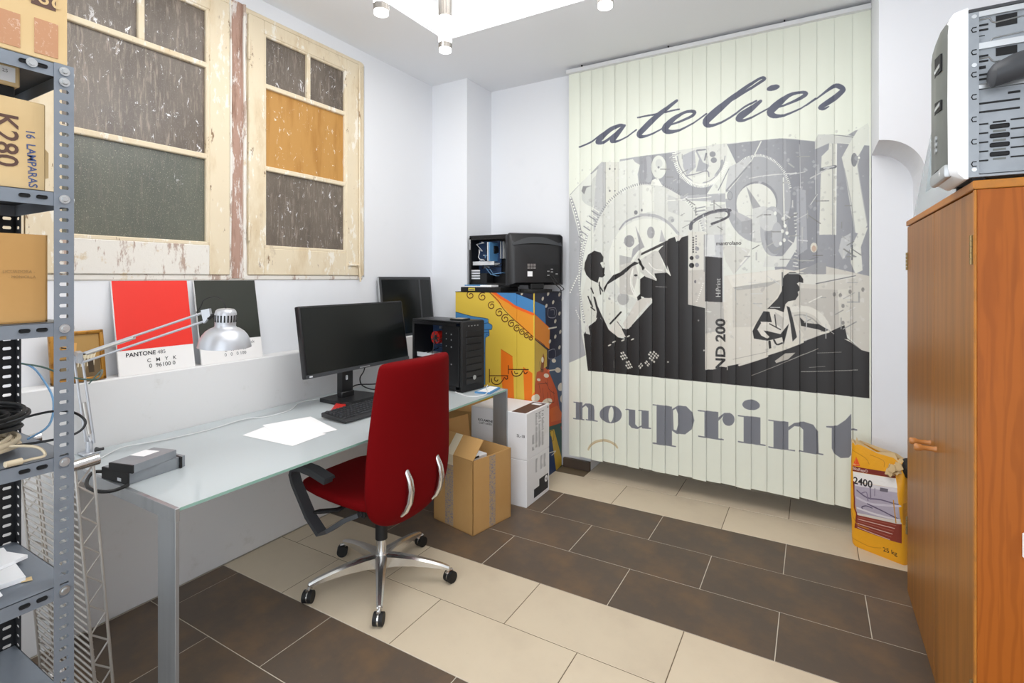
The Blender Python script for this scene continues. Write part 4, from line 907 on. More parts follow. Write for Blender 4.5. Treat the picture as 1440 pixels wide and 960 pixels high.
[0,240,241,234,118,1456,115,1450,108,1450,104,1456,108,1462,115,1462],
[0,240,241,234,115,1437,112,1432,105,1432,101,1437,105,1443,112,1443],
[0,240,241,234,112,1419,109,1413,102,1413,98,1419,102,1425,109,1425],
[0,240,241,234,109,1400,106,1395,98,1395,95,1400,98,1406,106,1406],
[0,240,241,234,100,1384,97,1378,89,1378,86,1384,89,1389,97,1389],
[0,240,241,234,91,1367,88,1361,80,1361,77,1367,80,1373,88,1373],
[0,240,241,234,82,1350,79,1344,71,1344,68,1350,71,1356,79,1356],
[0,240,241,234,73,1333,69,1328,62,1327,59,1333,62,1339,69,1339],
[0,240,241,234,64,1316,61,1311,53,1310,50,1316,53,1322,61,1322],
[0,240,241,234,56,1299,52,1293,45,1293,41,1299,45,1305,52,1305],
[0,240,241,234,47,1282,44,1276,36,1276,33,1282,36,1288,44,1288],
[0,240,241,234,39,1265,35,1259,28,1259,24,1264,28,1270,35,1270],
[0,240,241,234,30,1247,27,1241,19,1241,16,1247,19,1253,27,1253],
[1,160,162,164,120,1653,15,98,1455,15,96,1312,15,106,1202,15,137,1027,15],
[0,240,241,234,127,1653,123,1647,116,1648,113,1653,116,1659,123,1659],
[0,240,241,234,125,1634,121,1629,114,1629,111,1635,114,1640,121,1640],
[0,240,241,234,123,1616,119,1610,112,1610,109,1616,112,1622,119,1622],
[0,240,241,234,121,1597,117,1592,110,1592,107,1598,110,1603,117,1603],
[0,240,241,234,119,1579,115,1573,108,1573,105,1579,108,1585,115,1585],
[0,240,241,234,117,1560,113,1555,106,1555,103,1561,106,1566,113,1566],
[0,240,241,234,115,1542,111,1536,104,1536,101,1542,104,1548,111,1547],
[0,240,241,234,113,1523,109,1517,102,1517,99,1523,102,1529,109,1529],
[0,240,241,234,111,1504,107,1499,100,1499,97,1505,100,1510,107,1510],
[0,240,241,234,109,1486,105,1480,98,1480,95,1486,98,1492,105,1492],
[0,240,241,234,107,1467,103,1462,96,1462,93,1467,96,1473,103,1473],
[0,240,241,234,105,1449,102,1443,95,1443,91,1449,95,1454,102,1454],
[0,240,241,234,105,1430,102,1424,94,1424,91,1430,94,1436,102,1436],
[0,240,241,234,105,1411,101,1405,94,1405,91,1411,94,1417,101,1417],
[0,240,241,234,104,1392,101,1387,94,1387,90,1392,94,1398,101,1398],
[0,240,241,234,104,1374,101,1368,93,1368,90,1374,93,1379,101,1379],
[0,240,241,234,104,1355,100,1349,93,1349,90,1355,93,1361,100,1361],
[0,240,241,234,104,1336,100,1330,93,1330,89,1336,93,1342,100,1342],
[0,240,241,234,103,1317,100,1312,93,1312,89,1317,93,1323,100,1323],
[0,240,241,234,104,1299,101,1293,94,1293,90,1299,94,1304,101,1304],
[0,240,241,234,106,1280,102,1274,95,1274,92,1280,95,1286,102,1286],
[0,240,241,234,107,1261,104,1256,97,1256,93,1261,97,1267,104,1267],
[0,240,241,234,109,1243,106,1237,98,1237,95,1243,98,1248,106,1248],
[0,240,241,234,111,1224,107,1218,100,1218,96,1224,100,1230,107,1230],
[0,240,241,234,112,1205,109,1200,102,1200,98,1205,102,1211,109,1211],
[0,240,241,234,115,1187,112,1181,105,1181,101,1187,105,1193,112,1193],
[0,240,241,234,119,1169,115,1163,108,1163,104,1168,108,1174,115,1174],
[0,240,241,234,122,1150,118,1145,111,1144,108,1150,111,1156,118,1156],
[0,240,241,234,125,1132,122,1126,115,1126,111,1132,115,1137,122,1138],
[0,240,241,234,129,1114,125,1108,118,1108,115,1113,118,1119,125,1119],
[0,240,241,234,132,1095,128,1090,121,1089,118,1095,121,1101,128,1101],
[0,240,241,234,135,1077,132,1071,125,1071,121,1077,125,1082,132,1083],
[0,240,241,234,139,1059,135,1053,128,1053,125,1058,128,1064,135,1064],
[0,240,241,234,142,1041,138,1035,131,1034,128,1040,131,1046,138,1046],
[0,224,225,218,78,1113,75,1108,69,1108,66,1112,69,1117,75,1117],
[0,224,225,218,84,1099,81,1094,75,1094,72,1098,75,1103,81,1103],
[0,224,225,218,91,1084,88,1080,82,1079,79,1084,82,1089,88,1089],
[0,224,225,218,97,1070,94,1065,88,1065,85,1070,88,1075,94,1075],
[0,224,225,218,103,1056,100,1052,94,1051,91,1056,94,1061,100,1061],
[0,224,225,218,112,1044,109,1039,103,1039,100,1043,103,1048,109,1048],
[0,224,225,218,121,1031,118,1026,112,1026,109,1030,112,1035,118,1036],
[0,224,225,218,130,1018,127,1013,121,1013,118,1018,121,1023,127,1023],
[1,195,196,193,1505,1702,5,1566,1737,5],
[1,158,159,156,1571,1760,5,1571,1713,5],
[1,170,171,168,1521,1459,8,1601,1458,8],
[1,187,188,185,1543,1660,5,1543,1565,5],
[1,161,162,159,1425,1469,6,1522,1467,6],
[1,130,131,128,1578,1728,6,1637,1678,6],
[1,160,161,158,1472,1381,8,1562,1380,7],
[1,157,158,155,1516,2090,6,1581,2083,6],
[1,126,127,124,1599,1489,6,1648,1488,6],
[1,145,146,143,1603,1814,7,1679,1809,7],
[1,172,173,170,1470,2054,8,1499,2027,8],
[1,179,180,177,1441,1939,8,1476,1935,8],
[1,136,137,134,1452,1706,6,1518,1743,6],
[1,195,196,193,1492,1825,6,1492,1786,6],
[1,197,198,195,1586,1951,7,1681,2002,7],
[1,121,122,119,1437,1387,8,1437,1307,8],
[1,146,147,144,1760,1775,7,1791,1773,7],
[1,136,137,134,1755,1522,8,1808,1478,8],
[1,139,140,137,1770,1544,6,1803,1564,5],
[1,200,201,198,1754,1514,8,1754,1472,8],
[1,173,174,171,1752,1233,4,1807,1269,4],
[1,170,171,168,1747,1596,5,1780,1568,5],
[1,128,129,126,1791,1525,5,1838,1485,5],
[1,146,147,144,1770,1478,7,1813,1477,7],
[1,142,143,140,1744,1680,5,1744,1645,5],
[1,177,178,175,1773,1214,8,1821,1215,8],
[1,152,153,150,1741,1121,5,1741,1056,5],
[1,159,160,157,1640,1237,5,1665,1238,5],
[1,219,220,217,1766,1237,4,1793,1238,4],
[1,193,194,191,1530,1034,5,1530,953,5],
[1,153,154,151,1751,1056,6,1815,1101,6],
[1,151,152,149,1713,1140,5,1751,1167,5],
[1,192,193,190,1542,1130,5,1604,1084,5],
[1,219,220,217,1767,1156,4,1809,1184,4],
[1,179,180,177,1772,1327,6,1820,1327,6],
[1,151,152,149,1554,1085,5,1588,1108,5],
[1,193,194,191,1565,1139,6,1565,1062,6],
[1,182,183,180,1669,1055,4,1706,1026,4],
[1,199,200,197,1665,1082,4,1665,997,4],
[1,155,156,153,1828,1272,6,1828,1214,6],
[1,180,181,178,1462,1665,5,1462,1638,5],
[1,211,212,209,1258,1632,7,1302,1656,7],
[1,155,156,153,1471,1611,7,1524,1609,7],
[1,221,222,219,1208,1540,6,1236,1519,6],
[1,154,155,152,1378,1629,5,1378,1607,5],
[1,200,201,198,1237,1748,6,1277,1746,6],
[1,145,146,143,1378,1640,7,1427,1638,7],
[1,124,125,122,1270,1537,5,1308,1559,5],
[1,221,222,219,1274,1652,7,1274,1611,7],
[1,178,179,176,1261,1633,5,1283,1645,5],
[1,203,204,201,1445,1748,8,1477,1721,8],
[1,169,170,167,1225,1490,8,1254,1490,8],
[1,211,212,209,1470,1585,7,1494,1565,7],
[1,173,174,171,1296,1734,7,1327,1750,7],
[1,124,125,122,1335,1748,5,1373,1746,5],
[1,186,187,184,1292,1513,8,1292,1468,8],
[1,183,184,181,1344,1546,6,1397,1577,6],
[1,157,158,155,1391,1520,7,1428,1541,7],
[1,178,179,176,772,2159,8,800,2136,8],
[1,199,200,197,822,2036,6,870,1998,6],
[1,178,179,176,774,2149,4,816,2144,4],
[1,145,146,143,839,2059,6,877,2077,6],
[1,181,182,179,793,2183,5,827,2198,5],
[1,190,191,188,757,2171,6,811,2195,6],
[1,146,147,144,696,2100,7,759,2093,7],
[1,166,167,164,840,2185,5,840,2155,5],
[1,145,146,143,737,2042,7,781,2037,7],
[1,182,183,180,782,2011,7,800,2020,7],
[1,199,200,197,975,1769,6,975,1719,6],
[1,170,171,168,1034,1851,6,1087,1808,6],
[1,147,148,145,1042,1860,7,1042,1792,7],
[1,183,184,181,854,1905,6,878,1917,6],
[1,202,203,200,997,1862,6,1023,1860,6],
[1,211,212,209,1047,1645,6,1102,1642,6],
[1,191,192,189,947,1729,4,947,1664,4],
[1,153,154,151,830,1774,4,856,1787,4],
[1,142,143,140,864,1884,6,922,1839,6],
[1,171,172,169,855,1735,5,916,1732,5],
[1,131,132,129,928,1824,6,928,1769,6],
[1,224,225,222,831,1875,5,871,1894,5],
[1,131,132,129,1049,1746,5,1095,1743,5],
[1,154,155,152,842,1690,5,887,1713,5],
[1,144,145,142,1064,1689,6,1092,1667,6],
[1,172,173,170,1015,1689,6,1039,1702,6],
[1,222,223,220,994,1703,4,994,1660,4],
[1,175,176,173,1019,1832,7,1041,1831,7],
[1,212,213,210,1353,1367,4,1422,1315,4],
[1,194,195,192,1171,1279,5,1171,1211,5],
[1,206,207,204,1247,1327,3,1321,1328,3],
[1,202,203,200,1278,1198,4,1323,1165,3],
[1,187,188,185,1165,1286,6,1209,1287,7],
[1,211,212,209,1261,1255,4,1327,1256,4],
[1,180,181,178,1274,1193,5,1324,1194,5],
[1,201,202,199,1371,1172,5,1423,1173,5],
[0,232,236,222,-106,3152,1937,2685,1937,2210,1823,2214,1775,2184,1625,2209,1611,2173,1437,2211,1175,2224,1024,2223,797,2214,554,2207,404,2199,404,2182,271,2197,12,1974,-106,1984],
[0,221,224,213,1779,2128,1825,2211,1870,2239,1877,2211,1870,2151,1837,2080],
[0,232,236,222,-106,733,12,716,149,780,166,671,1128,670,1877,668,1937,669,1937,-131,-106,-327],
[1,86,90,107,98,2329,12,183,2350,12,275,2401,13,346,2434,18,408,2447,15,438,2439,13],
[1,86,90,107,434,2441,12,364,2431,24,296,2398,38,253,2361,42,242,2344,30,284,2338,22,346,2369,18,431,2430,18],
[1,86,90,107,444,2437,18,396,2393,38,360,2357,42,352,2338,29,390,2333,15,451,2351,10,528,2394,11],
[1,86,90,107,805,2551,19,734,2507,29,653,2455,38,587,2399,42,550,2366,40,557,2344,27,604,2342,15,685,2367,11,750,2396,10],
[1,86,90,107,537,2479,10,669,2483,12,820,2491,10],
[1,86,90,107,742,2389,10,828,2408,15,897,2429,18,920,2451,23,902,2464,21,851,2462,19,789,2434,31,742,2396,46,726,2369,42,757,2347,29,828,2351,15,920,2388,10,995,2433,10],
[1,86,90,107,995,2417,10,1111,2476,15,1223,2532,16,1316,2579,18,1339,2595,18,1319,2604,16,1251,2572,21,1140,2501,35,1039,2426,50,995,2386,47,1002,2355,29,1053,2352,16,1140,2385,12,1223,2438,12,1292,2466,12],
[1,86,90,107,1316,2459,20,1251,2414,39,1203,2385,46,1189,2366,31,1223,2354,16,1305,2382,10,1385,2420,9],
[1,86,90,107,1385,2398,9,1488,2423,15,1551,2450,23,1561,2465,22,1533,2476,16,1469,2466,25,1405,2419,45,1372,2384,44,1392,2355,29,1450,2351,15,1539,2380,9,1613,2425,9],
[1,86,90,107,1564,2390,7,1625,2428,9,1685,2469,18,1715,2482,25,1739,2469,27,1751,2453,24,1744,2441,29,1707,2410,33,1661,2382,31,1637,2367,24,1655,2355,15,1679,2365,7],
[0,86,90,107,1422,2534,1422,2529,1420,2525,1415,2521,1410,2518,1403,2515,1394,2513,1386,2512,1377,2512,1369,2514,1362,2516,1356,2519,1352,2523,1351,2527,1351,2531,1353,2536,1357,2540,1363,2543,1370,2546,1378,2548,1387,2548,1395,2548,1403,2547,1410,2545,1416,2541,1420,2538],
[0,123,126,134,51,429,121,431,121,309,138,308,138,301,47,299,47,308,70,308,70,423,51,422],
[0,123,126,134,121,404,146,427,183,431,211,417,216,385,216,314,242,312,242,305,149,305,149,312,168,312,168,396,149,412,121,390],
[0,123,126,134,450,425,520,427,520,327,540,310,564,324,564,423,543,424,543,430,615,433,615,318,632,317,632,309,567,304,564,314,537,296,494,297,472,317,472,418,450,418],
[0,123,126,134,641,482,727,483,773,482,773,220,800,220,800,212,641,208,641,218,669,219,669,476,641,474],
[0,123,126,134,773,465,813,494,867,496,905,461,917,407,902,347,859,307,805,302,773,320],
[0,123,126,134,940,481,1068,484,1068,313,1100,311,1100,304,943,304,943,312,983,312,983,474,940,473],
[0,123,126,134,1068,448,1104,482,1140,488,1132,475,1100,465,1068,425],
[0,123,126,134,1185,479,1315,482,1315,317,1345,316,1345,308,1185,306,1185,314,1219,315,1219,472,1185,472],
[0,123,126,134,1359,474,1469,475,1469,308,1505,310,1505,303,1359,300,1359,308,1388,308,1388,467,1359,467],
[0,123,126,134,1469,445,1501,474,1551,488,1601,478,1625,439,1628,311,1652,311,1652,304,1526,304,1526,311,1548,310,1548,439,1529,456,1501,455,1469,423],
[0,123,126,134,1791,569,1791,483,1819,482,1819,473,1791,473,1791,332,1779,313,1739,302,1709,319,1695,352,1695,472,1667,472,1667,479,1721,488,1762,528],
[0,123,126,134,423,377,420,362,412,347,400,334,384,323,366,315,346,309,326,308,307,310,289,316,275,325,264,337,258,351,257,367,260,382,269,397,281,410,297,422,316,430,335,435,356,436,375,433,392,427,406,418,416,406,422,392],
[0,232,236,222,362,374,361,360,358,347,355,336,350,326,346,320,341,316,336,316,332,319,328,325,325,334,324,345,323,357,323,371,325,385,327,398,331,409,335,418,340,425,344,428,349,429,353,426,357,420,360,411,362,400,363,387],
[0,232,236,222,780,457,800,473,813,438,814,366,803,324,784,329],
[0,123,126,134,1166,449,1165,439,1162,430,1157,421,1151,413,1143,408,1134,404,1125,403,1117,404,1109,407,1102,413,1097,421,1094,429,1092,439,1094,449,1097,459,1102,468,1109,476,1117,481,1125,485,1134,486,1143,485,1151,481,1157,475,1162,468,1165,459],
[0,123,126,134,1312,554,1310,546,1305,539,1297,532,1288,527,1277,523,1265,521,1253,521,1241,523,1231,526,1222,531,1216,538,1212,545,1211,553,1214,561,1219,569,1226,576,1236,581,1247,585,1259,587,1271,587,1283,585,1293,581,1301,576,1308,569,1311,562],
[1,207,194,160,170,89,13,172,99,13,176,108,12,181,118,12,188,127,12,196,136,12,206,145,12,217,153,13,228,160,13,241,166,13,254,171,12,267,175,12,281,178,12,294,180,12,308,180,12,321,180,12,333,178,12,345,175,12,355,172,13,365,167,12,373,161,12,380,154,12,386,147,12,390,139,12],
[1,194,172,128,177,99,5,181,107,5,186,115,5,193,123,5,200,131,5,208,138,5,218,144,5,228,151,5,238,156,5,249,161,5,261,165,5,273,168,5,285,170,5,297,171,5,308,172,5,320,171,5,331,170,5,341,168,5,350,165,5,359,161,5,367,156,5,374,151,5,380,145,5,384,139,5],
]
CABINET_PAINT = [  # past the corner, stripe colours are darker: the side's shade painted in
[0,224,192,74,-21,1413,675,1418,675,-91,-21,-239],
[0,28,31,51,685,1418,1273,1412,1273,-298,685,-82],
[0,74,134,189,337,1381,674,1384,674,1212,539,1255,479,1296,337,1354],
[0,28,31,51,537,1383,674,1384,674,1305,537,1350],
[0,63,120,174,687,1301,849,1260,858,1112,687,1213],
[0,235,154,50,295,1367,368,1350,479,1287,539,1255,674,1212,674,1039,568,1119,449,1233,409,1260],
[0,224,138,48,687,1210,927,1089,917,935,687,1035],
[1,238,100,40,337,1363,20,409,1321,20,479,1287,18,539,1253,20,674,1208,18],
[1,232,112,44,687,1205,6,927,1088,7],
[0,201,168,72,687,1030,878,935,878,815,773,788,687,701],
[1,90,47,24,306,1361,5,388,1294,5,429,1239,5,509,1172,5,607,1100,5,674,1049,5],
[1,90,47,24,687,1041,5,884,940,5,884,805,5],
[1,90,47,24,161,1362,7,143,1365,7,126,1361,7,113,1351,7,108,1339,7,110,1326,7,118,1316,7,130,1311,7,143,1312,7,154,1316,7,161,1324,7,162,1333,7,159,1340,7,152,1345,7,144,1347,7,137,1345,7,132,1341,7,130,1337,7],
[1,90,47,24,268,1351,6,250,1354,7,233,1350,7,221,1340,7,215,1327,7,217,1314,6,226,1305,7,238,1300,7,251,1300,7,262,1305,7,268,1313,7,270,1321,6,266,1329,7,260,1334,7,251,1336,7,244,1334,7,239,1330,7,237,1325,7],
[1,90,47,24,347,1286,7,331,1288,6,315,1284,6,304,1275,6,300,1264,7,301,1252,6,309,1244,7,320,1239,7,331,1239,6,341,1244,7,347,1251,7,348,1259,7,345,1266,7,339,1270,7,332,1272,7,325,1270,7,321,1266,6,319,1262,7],
[1,90,47,24,415,1237,6,399,1240,7,383,1235,6,371,1226,7,366,1213,6,368,1201,6,376,1192,7,387,1187,6,399,1188,7,409,1193,7,415,1200,6,417,1209,7,414,1216,7,407,1221,7,400,1222,7,393,1220,6,388,1216,6,387,1212,7],
[1,90,47,24,466,1196,7,449,1198,7,433,1194,7,422,1184,7,417,1172,7,419,1160,7,427,1151,7,438,1146,7,450,1147,7,460,1151,6,466,1159,7,467,1167,6,464,1174,6,458,1179,7,450,1180,6,444,1179,7,439,1175,7,437,1170,6],
[1,90,47,24,515,1158,7,501,1160,7,487,1156,7,477,1148,7,473,1137,7,475,1127,7,481,1119,7,491,1115,7,501,1115,6,510,1120,7,515,1126,6,516,1133,6,514,1140,7,508,1144,7,502,1145,7,496,1143,6,492,1140,7,491,1136,7],
[1,90,47,24,558,1124,6,545,1126,7,533,1122,6,524,1114,6,520,1105,7,521,1095,7,527,1088,7,536,1084,6,546,1085,7,553,1088,6,558,1095,7,559,1101,6,557,1107,6,552,1111,7,546,1112,7,541,1110,6,537,1107,6,536,1103,6],
[1,90,47,24,599,1099,7,587,1100,6,575,1097,7,567,1090,7,564,1081,7,565,1072,7,571,1065,6,579,1062,6,587,1062,6,595,1066,6,599,1072,7,600,1078,7,598,1083,6,593,1087,7,588,1087,6,583,1086,6,580,1083,6,578,1080,7],
[1,90,47,24,633,1074,7,622,1075,7,612,1072,7,605,1065,6,601,1057,6,603,1049,6,608,1043,7,615,1040,6,623,1040,6,629,1044,7,633,1049,7,634,1055,7,632,1059,6,628,1062,6,623,1063,6,619,1062,7,616,1059,6,615,1056,6],
[1,90,47,24,666,1054,7,657,1055,7,649,1052,6,643,1047,7,640,1040,6,641,1033,6,646,1029,7,651,1026,6,658,1026,6,663,1029,6,666,1033,6,667,1038,6,665,1042,6,662,1044,6,658,1045,6,655,1044,6,652,1042,7,651,1039,6],
[0,74,134,189,-21,1207,146,1176,295,1161,298,1133,332,1115,327,1084,306,1081,306,1037,274,1017,272,672,-21,624],
[1,34,60,92,-21,1207,4,146,1176,4,295,1161,4,298,1133,4,332,1115,4,327,1084,4,306,1081,4,306,1037,4,274,1017,4,272,672,4],
[1,34,60,92,243,1122,4,295,1131,4],
[1,34,60,92,243,1076,4,325,1084,4],
[1,34,60,92,248,1056,4,306,1059,4],
[1,34,60,92,259,1016,4,253,919,4],
[1,34,60,92,255,905,4,270,907,4],
[0,236,122,34,409,945,506,899,514,766,524,476,449,466,409,756],
[0,236,122,34,592,832,667,793,664,494,607,487],
[1,200,100,28,409,945,3,506,899,4],
[1,74,36,22,309,789,7,309,694,7],
[1,74,36,22,309,742,7,469,757,6],
[1,74,36,22,472,831,7,472,772,6],
[1,74,36,22,472,803,6,634,816,7],
[1,74,36,22,327,722,7,332,696,7,358,683,7,394,689,7,424,718,6,439,741,6,454,730,7,467,740,7,461,752,6],
[1,74,36,22,383,719,7,373,707,7,353,716,7,358,735,6],
[1,74,36,22,499,794,6,509,767,7,539,760,7,573,776,7,592,805,6,607,783,7,626,797,6],
[1,74,36,22,548,782,7,529,777,6,524,792,6],
[0,197,86,42,687,701,717,796,849,810,907,775,1030,648,1083,538,1148,368,1148,284,868,320,687,418],
[0,67,86,110,927,851,1238,884,1238,167,1137,324,1051,599,907,775],
[0,236,122,34,636,558,664,637,687,668,687,468,636,457],
[0,51,86,78,907,363,1173,334,1216,174,1227,1,907,-6],
[0,201,166,60,927,331,999,322,1164,11,1030,-1,988,155],
[0,42,63,102,897,295,952,281,992,154,1034,-3,897,-2],
[0,198,64,46,1115,311,1216,314,1222,200,1159,235],
[1,74,58,32,927,323,4,988,311,4,988,244,4,937,249,3],
[1,216,216,208,917,167,7,1030,148,7,958,137,7],
[0,230,220,200,1030,829,1026,826,1020,824,1013,823,1005,823,996,824,987,826,978,828,971,831,965,835,961,839,958,843,958,846,960,850,964,852,969,854,976,856,985,856,993,855,1002,853,1011,851,1018,848,1024,844,1029,840,1031,836,1032,832],
[0,230,220,200,1114,743,1109,739,1101,737,1091,736,1080,736,1068,737,1056,740,1044,743,1034,748,1026,753,1020,758,1016,763,1016,768,1018,773,1023,776,1031,778,1041,780,1052,780,1064,778,1076,776,1088,772,1098,768,1107,763,1113,758,1116,752,1117,747],
[0,230,220,200,909,735,905,732,898,731,890,730,881,730,871,732,861,734,851,737,843,741,835,745,830,750,827,754,826,758,828,761,832,764,838,766,846,766,855,766,865,765,875,762,885,759,894,756,901,751,907,747,910,742,910,738],
[0,230,220,200,774,729,772,727,768,726,762,726,756,726,749,727,742,729,736,731,730,734,725,737,721,740,719,743,718,745,719,748,722,749,726,750,731,751,737,750,744,749,751,748,757,745,764,743,769,740,773,737,775,734,776,731],
[0,230,220,200,1170,604,1161,598,1151,594,1139,591,1126,590,1112,590,1099,593,1087,597,1078,602,1070,609,1066,616,1064,623,1066,630,1071,637,1079,643,1089,647,1101,650,1114,652,1127,651,1141,649,1153,645,1163,640,1170,633,1175,626,1177,618,1175,611],
[0,230,220,200,1171,605,1164,598,1155,593,1144,590,1132,588,1119,588,1106,590,1094,594,1083,599,1075,605,1069,612,1066,620,1066,627,1070,635,1076,641,1085,646,1096,650,1108,652,1121,652,1134,650,1146,646,1157,641,1166,635,1172,628,1175,620,1174,612],
[0,230,220,200,756,595,747,592,737,590,724,589,711,591,698,594,685,598,670,595,665,599,661,604,659,610,659,616,660,622,663,629,667,634,673,639,692,645,705,644,719,642,731,638,743,632,752,626,759,619,763,613,764,606,761,600],
[0,230,220,200,963,551,967,544,965,537,959,532,948,527,933,524,915,522,895,522,874,524,854,527,835,532,820,538,808,544,799,551,796,558,797,564,803,570,814,574,828,578,845,579,865,580,886,578,906,575,925,570,941,565,954,558],
[0,230,220,200,1212,508,1207,501,1199,495,1189,491,1177,488,1164,488,1151,490,1139,493,1127,498,1118,505,1111,513,1107,521,1106,529,1108,537,1112,544,1120,550,1130,554,1142,557,1154,558,1168,556,1180,553,1192,547,1202,541,1209,533,1213,525,1214,516],
[0,230,220,200,1115,747,1114,744,1110,741,1104,738,1097,737,1087,736,1077,737,1067,739,1057,741,1048,744,1040,748,1035,752,1031,757,1030,761,1031,764,1035,767,1040,770,1048,771,1057,772,1067,771,1077,770,1087,767,1097,764,1104,760,1110,756,1114,752],
[0,207,200,180,591,1353,590,1349,588,1346,586,1343,584,1341,581,1340,579,1339,577,1340,575,1341,574,1343,573,1346,573,1349,573,1353,574,1356,575,1360,577,1363,579,1366,581,1368,584,1369,586,1369,588,1369,590,1368,591,1366,592,1363,592,1360,592,1356],
[0,207,200,180,827,1311,824,1308,821,1305,817,1302,812,1300,808,1299,803,1299,799,1300,796,1301,794,1303,792,1306,792,1309,792,1313,794,1316,796,1320,800,1323,804,1325,808,1327,813,1328,817,1329,821,1328,824,1326,827,1324,829,1321,829,1318,828,1315],
[0,207,200,180,1000,1278,997,1275,994,1271,989,1269,984,1267,980,1266,975,1266,971,1266,967,1268,964,1270,963,1273,962,1276,963,1280,964,1284,967,1287,971,1290,975,1293,980,1295,985,1296,990,1296,994,1296,997,1294,1000,1292,1002,1289,1003,1286,1002,1282],
[0,207,200,180,1168,1295,1165,1291,1161,1288,1156,1285,1151,1283,1146,1282,1140,1281,1136,1282,1132,1284,1129,1286,1127,1289,1127,1293,1127,1296,1129,1300,1132,1304,1136,1307,1141,1310,1146,1312,1151,1313,1156,1313,1161,1313,1165,1311,1168,1309,1170,1306,1170,1302,1170,1298],
[0,207,200,180,1113,1333,1110,1330,1106,1326,1101,1324,1096,1322,1091,1320,1086,1320,1082,1321,1078,1322,1075,1325,1073,1328,1073,1331,1073,1335,1075,1339,1078,1342,1082,1345,1086,1348,1091,1350,1096,1351,1101,1352,1106,1351,1110,1350,1113,1347,1115,1344,1115,1341,1114,1337],
[0,207,200,180,1113,1186,1110,1183,1106,1180,1101,1177,1096,1175,1091,1174,1086,1174,1082,1175,1078,1177,1075,1179,1073,1182,1073,1185,1073,1189,1075,1193,1078,1196,1082,1200,1086,1202,1091,1204,1096,1205,1101,1205,1106,1204,1110,1203,1113,1200,1115,1197,1115,1194,1114,1190],
[0,207,200,180,1038,1132,1035,1129,1031,1126,1027,1123,1022,1121,1017,1120,1012,1120,1008,1121,1004,1123,1001,1125,999,1128,999,1132,1000,1135,1001,1139,1004,1142,1008,1145,1012,1148,1017,1150,1022,1151,1027,1151,1031,1150,1035,1148,1038,1146,1040,1143,1040,1140,1039,1136],
[0,207,200,180,1038,1015,1035,1011,1031,1008,1027,1006,1022,1004,1017,1004,1012,1004,1008,1005,1004,1006,1001,1009,999,1012,999,1015,1000,1019,1001,1022,1004,1026,1008,1029,1012,1031,1017,1033,1022,1034,1027,1034,1031,1033,1035,1031,1038,1029,1040,1025,1040,1022,1039,1018],
[0,207,200,180,885,1257,882,1253,879,1250,875,1248,870,1246,866,1245,861,1245,857,1245,854,1247,851,1249,849,1252,849,1255,849,1259,851,1262,854,1266,857,1269,861,1271,866,1273,871,1274,875,1274,879,1274,883,1272,885,1270,887,1267,887,1264,887,1260],
[0,207,200,180,1128,1043,1125,1039,1121,1036,1116,1034,1111,1032,1106,1031,1101,1031,1097,1032,1093,1034,1090,1036,1088,1039,1088,1043,1088,1047,1090,1050,1093,1054,1097,1057,1101,1059,1106,1061,1112,1062,1117,1062,1121,1061,1125,1059,1128,1057,1130,1054,1130,1050,1130,1046],
[0,207,200,180,1113,925,1110,921,1106,918,1101,916,1096,914,1091,914,1086,914,1082,915,1078,917,1075,919,1073,923,1073,926,1073,930,1075,933,1078,937,1082,940,1086,942,1091,944,1096,944,1101,944,1106,943,1110,941,1113,939,1115,936,1115,932,1114,928],
[0,207,200,180,915,1343,912,1340,908,1337,904,1334,900,1332,895,1331,890,1331,886,1331,883,1333,880,1335,879,1338,878,1341,879,1345,880,1348,883,1352,887,1355,891,1357,895,1359,900,1361,905,1361,909,1360,912,1359,915,1357,917,1354,917,1350,916,1347],
[0,207,200,180,1213,1185,1209,1181,1205,1178,1201,1176,1195,1174,1190,1173,1185,1173,1180,1173,1176,1175,1173,1177,1171,1181,1171,1184,1171,1188,1173,1192,1176,1195,1180,1199,1185,1201,1190,1203,1196,1204,1201,1204,1206,1204,1210,1202,1213,1199,1215,1196,1215,1193,1215,1189],
[0,207,200,180,945,988,942,985,938,982,934,980,930,978,925,978,920,978,916,979,912,980,910,983,908,986,908,989,908,993,910,996,913,1000,916,1002,921,1005,925,1006,930,1007,935,1007,939,1006,942,1004,945,1002,947,999,947,996,947,992],
[1,154,154,160,901,1240,5,1026,1234,5,1026,1168,5,901,1176,5,901,1240,5],
[1,154,154,160,937,1225,5,999,1222,5,999,1186,5],
[1,154,154,160,901,925,5,1009,925,5,1019,861,5,907,867,5,901,925,5],
[1,216,212,196,907,1089,13,1040,1089,13],
[1,216,212,196,917,778,9,1030,767,9],
[0,232,106,64,921,775,921,772,919,770,917,768,914,767,910,767,906,767,901,767,897,769,893,770,890,773,888,775,886,778,886,780,886,783,888,785,890,787,893,788,897,788,901,788,906,788,910,786,914,785,917,782,919,780,921,777],
[0,138,74,36,773,788,791,870,820,918,839,881,820,780],
[0,230,220,200,826,870,825,865,823,860,821,856,817,853,813,851,809,851,804,851,800,853,796,856,792,860,790,865,788,870,788,875,788,880,790,884,792,888,796,891,800,893,804,894,809,893,813,891,817,888,821,885,823,880,825,875],
[1,58,42,32,763,865,4,773,813,4,820,797,4],
[0,138,90,56,1126,824,1193,834,1193,749,1137,749],
[1,90,36,22,736,709,4,888,691,4],
[1,90,36,22,888,717,4,907,644,4,1009,589,4],
[1,90,36,22,810,670,4,820,591,4],
[1,90,36,22,927,622,4,947,574,4],
[1,90,36,22,888,621,4,897,549,4],
[1,90,36,22,988,611,4,999,528,4,907,547,4],
[1,90,36,22,1051,535,4,1051,381,4],
[1,90,36,22,754,697,4,773,643,4],
[1,90,36,22,849,706,4,888,673,4],
[1,90,36,22,927,490,4,1051,472,4],
[1,90,36,22,947,406,4,1137,380,5],
[0,210,104,44,927,490,1051,490,1137,416,1126,364,947,388],
]
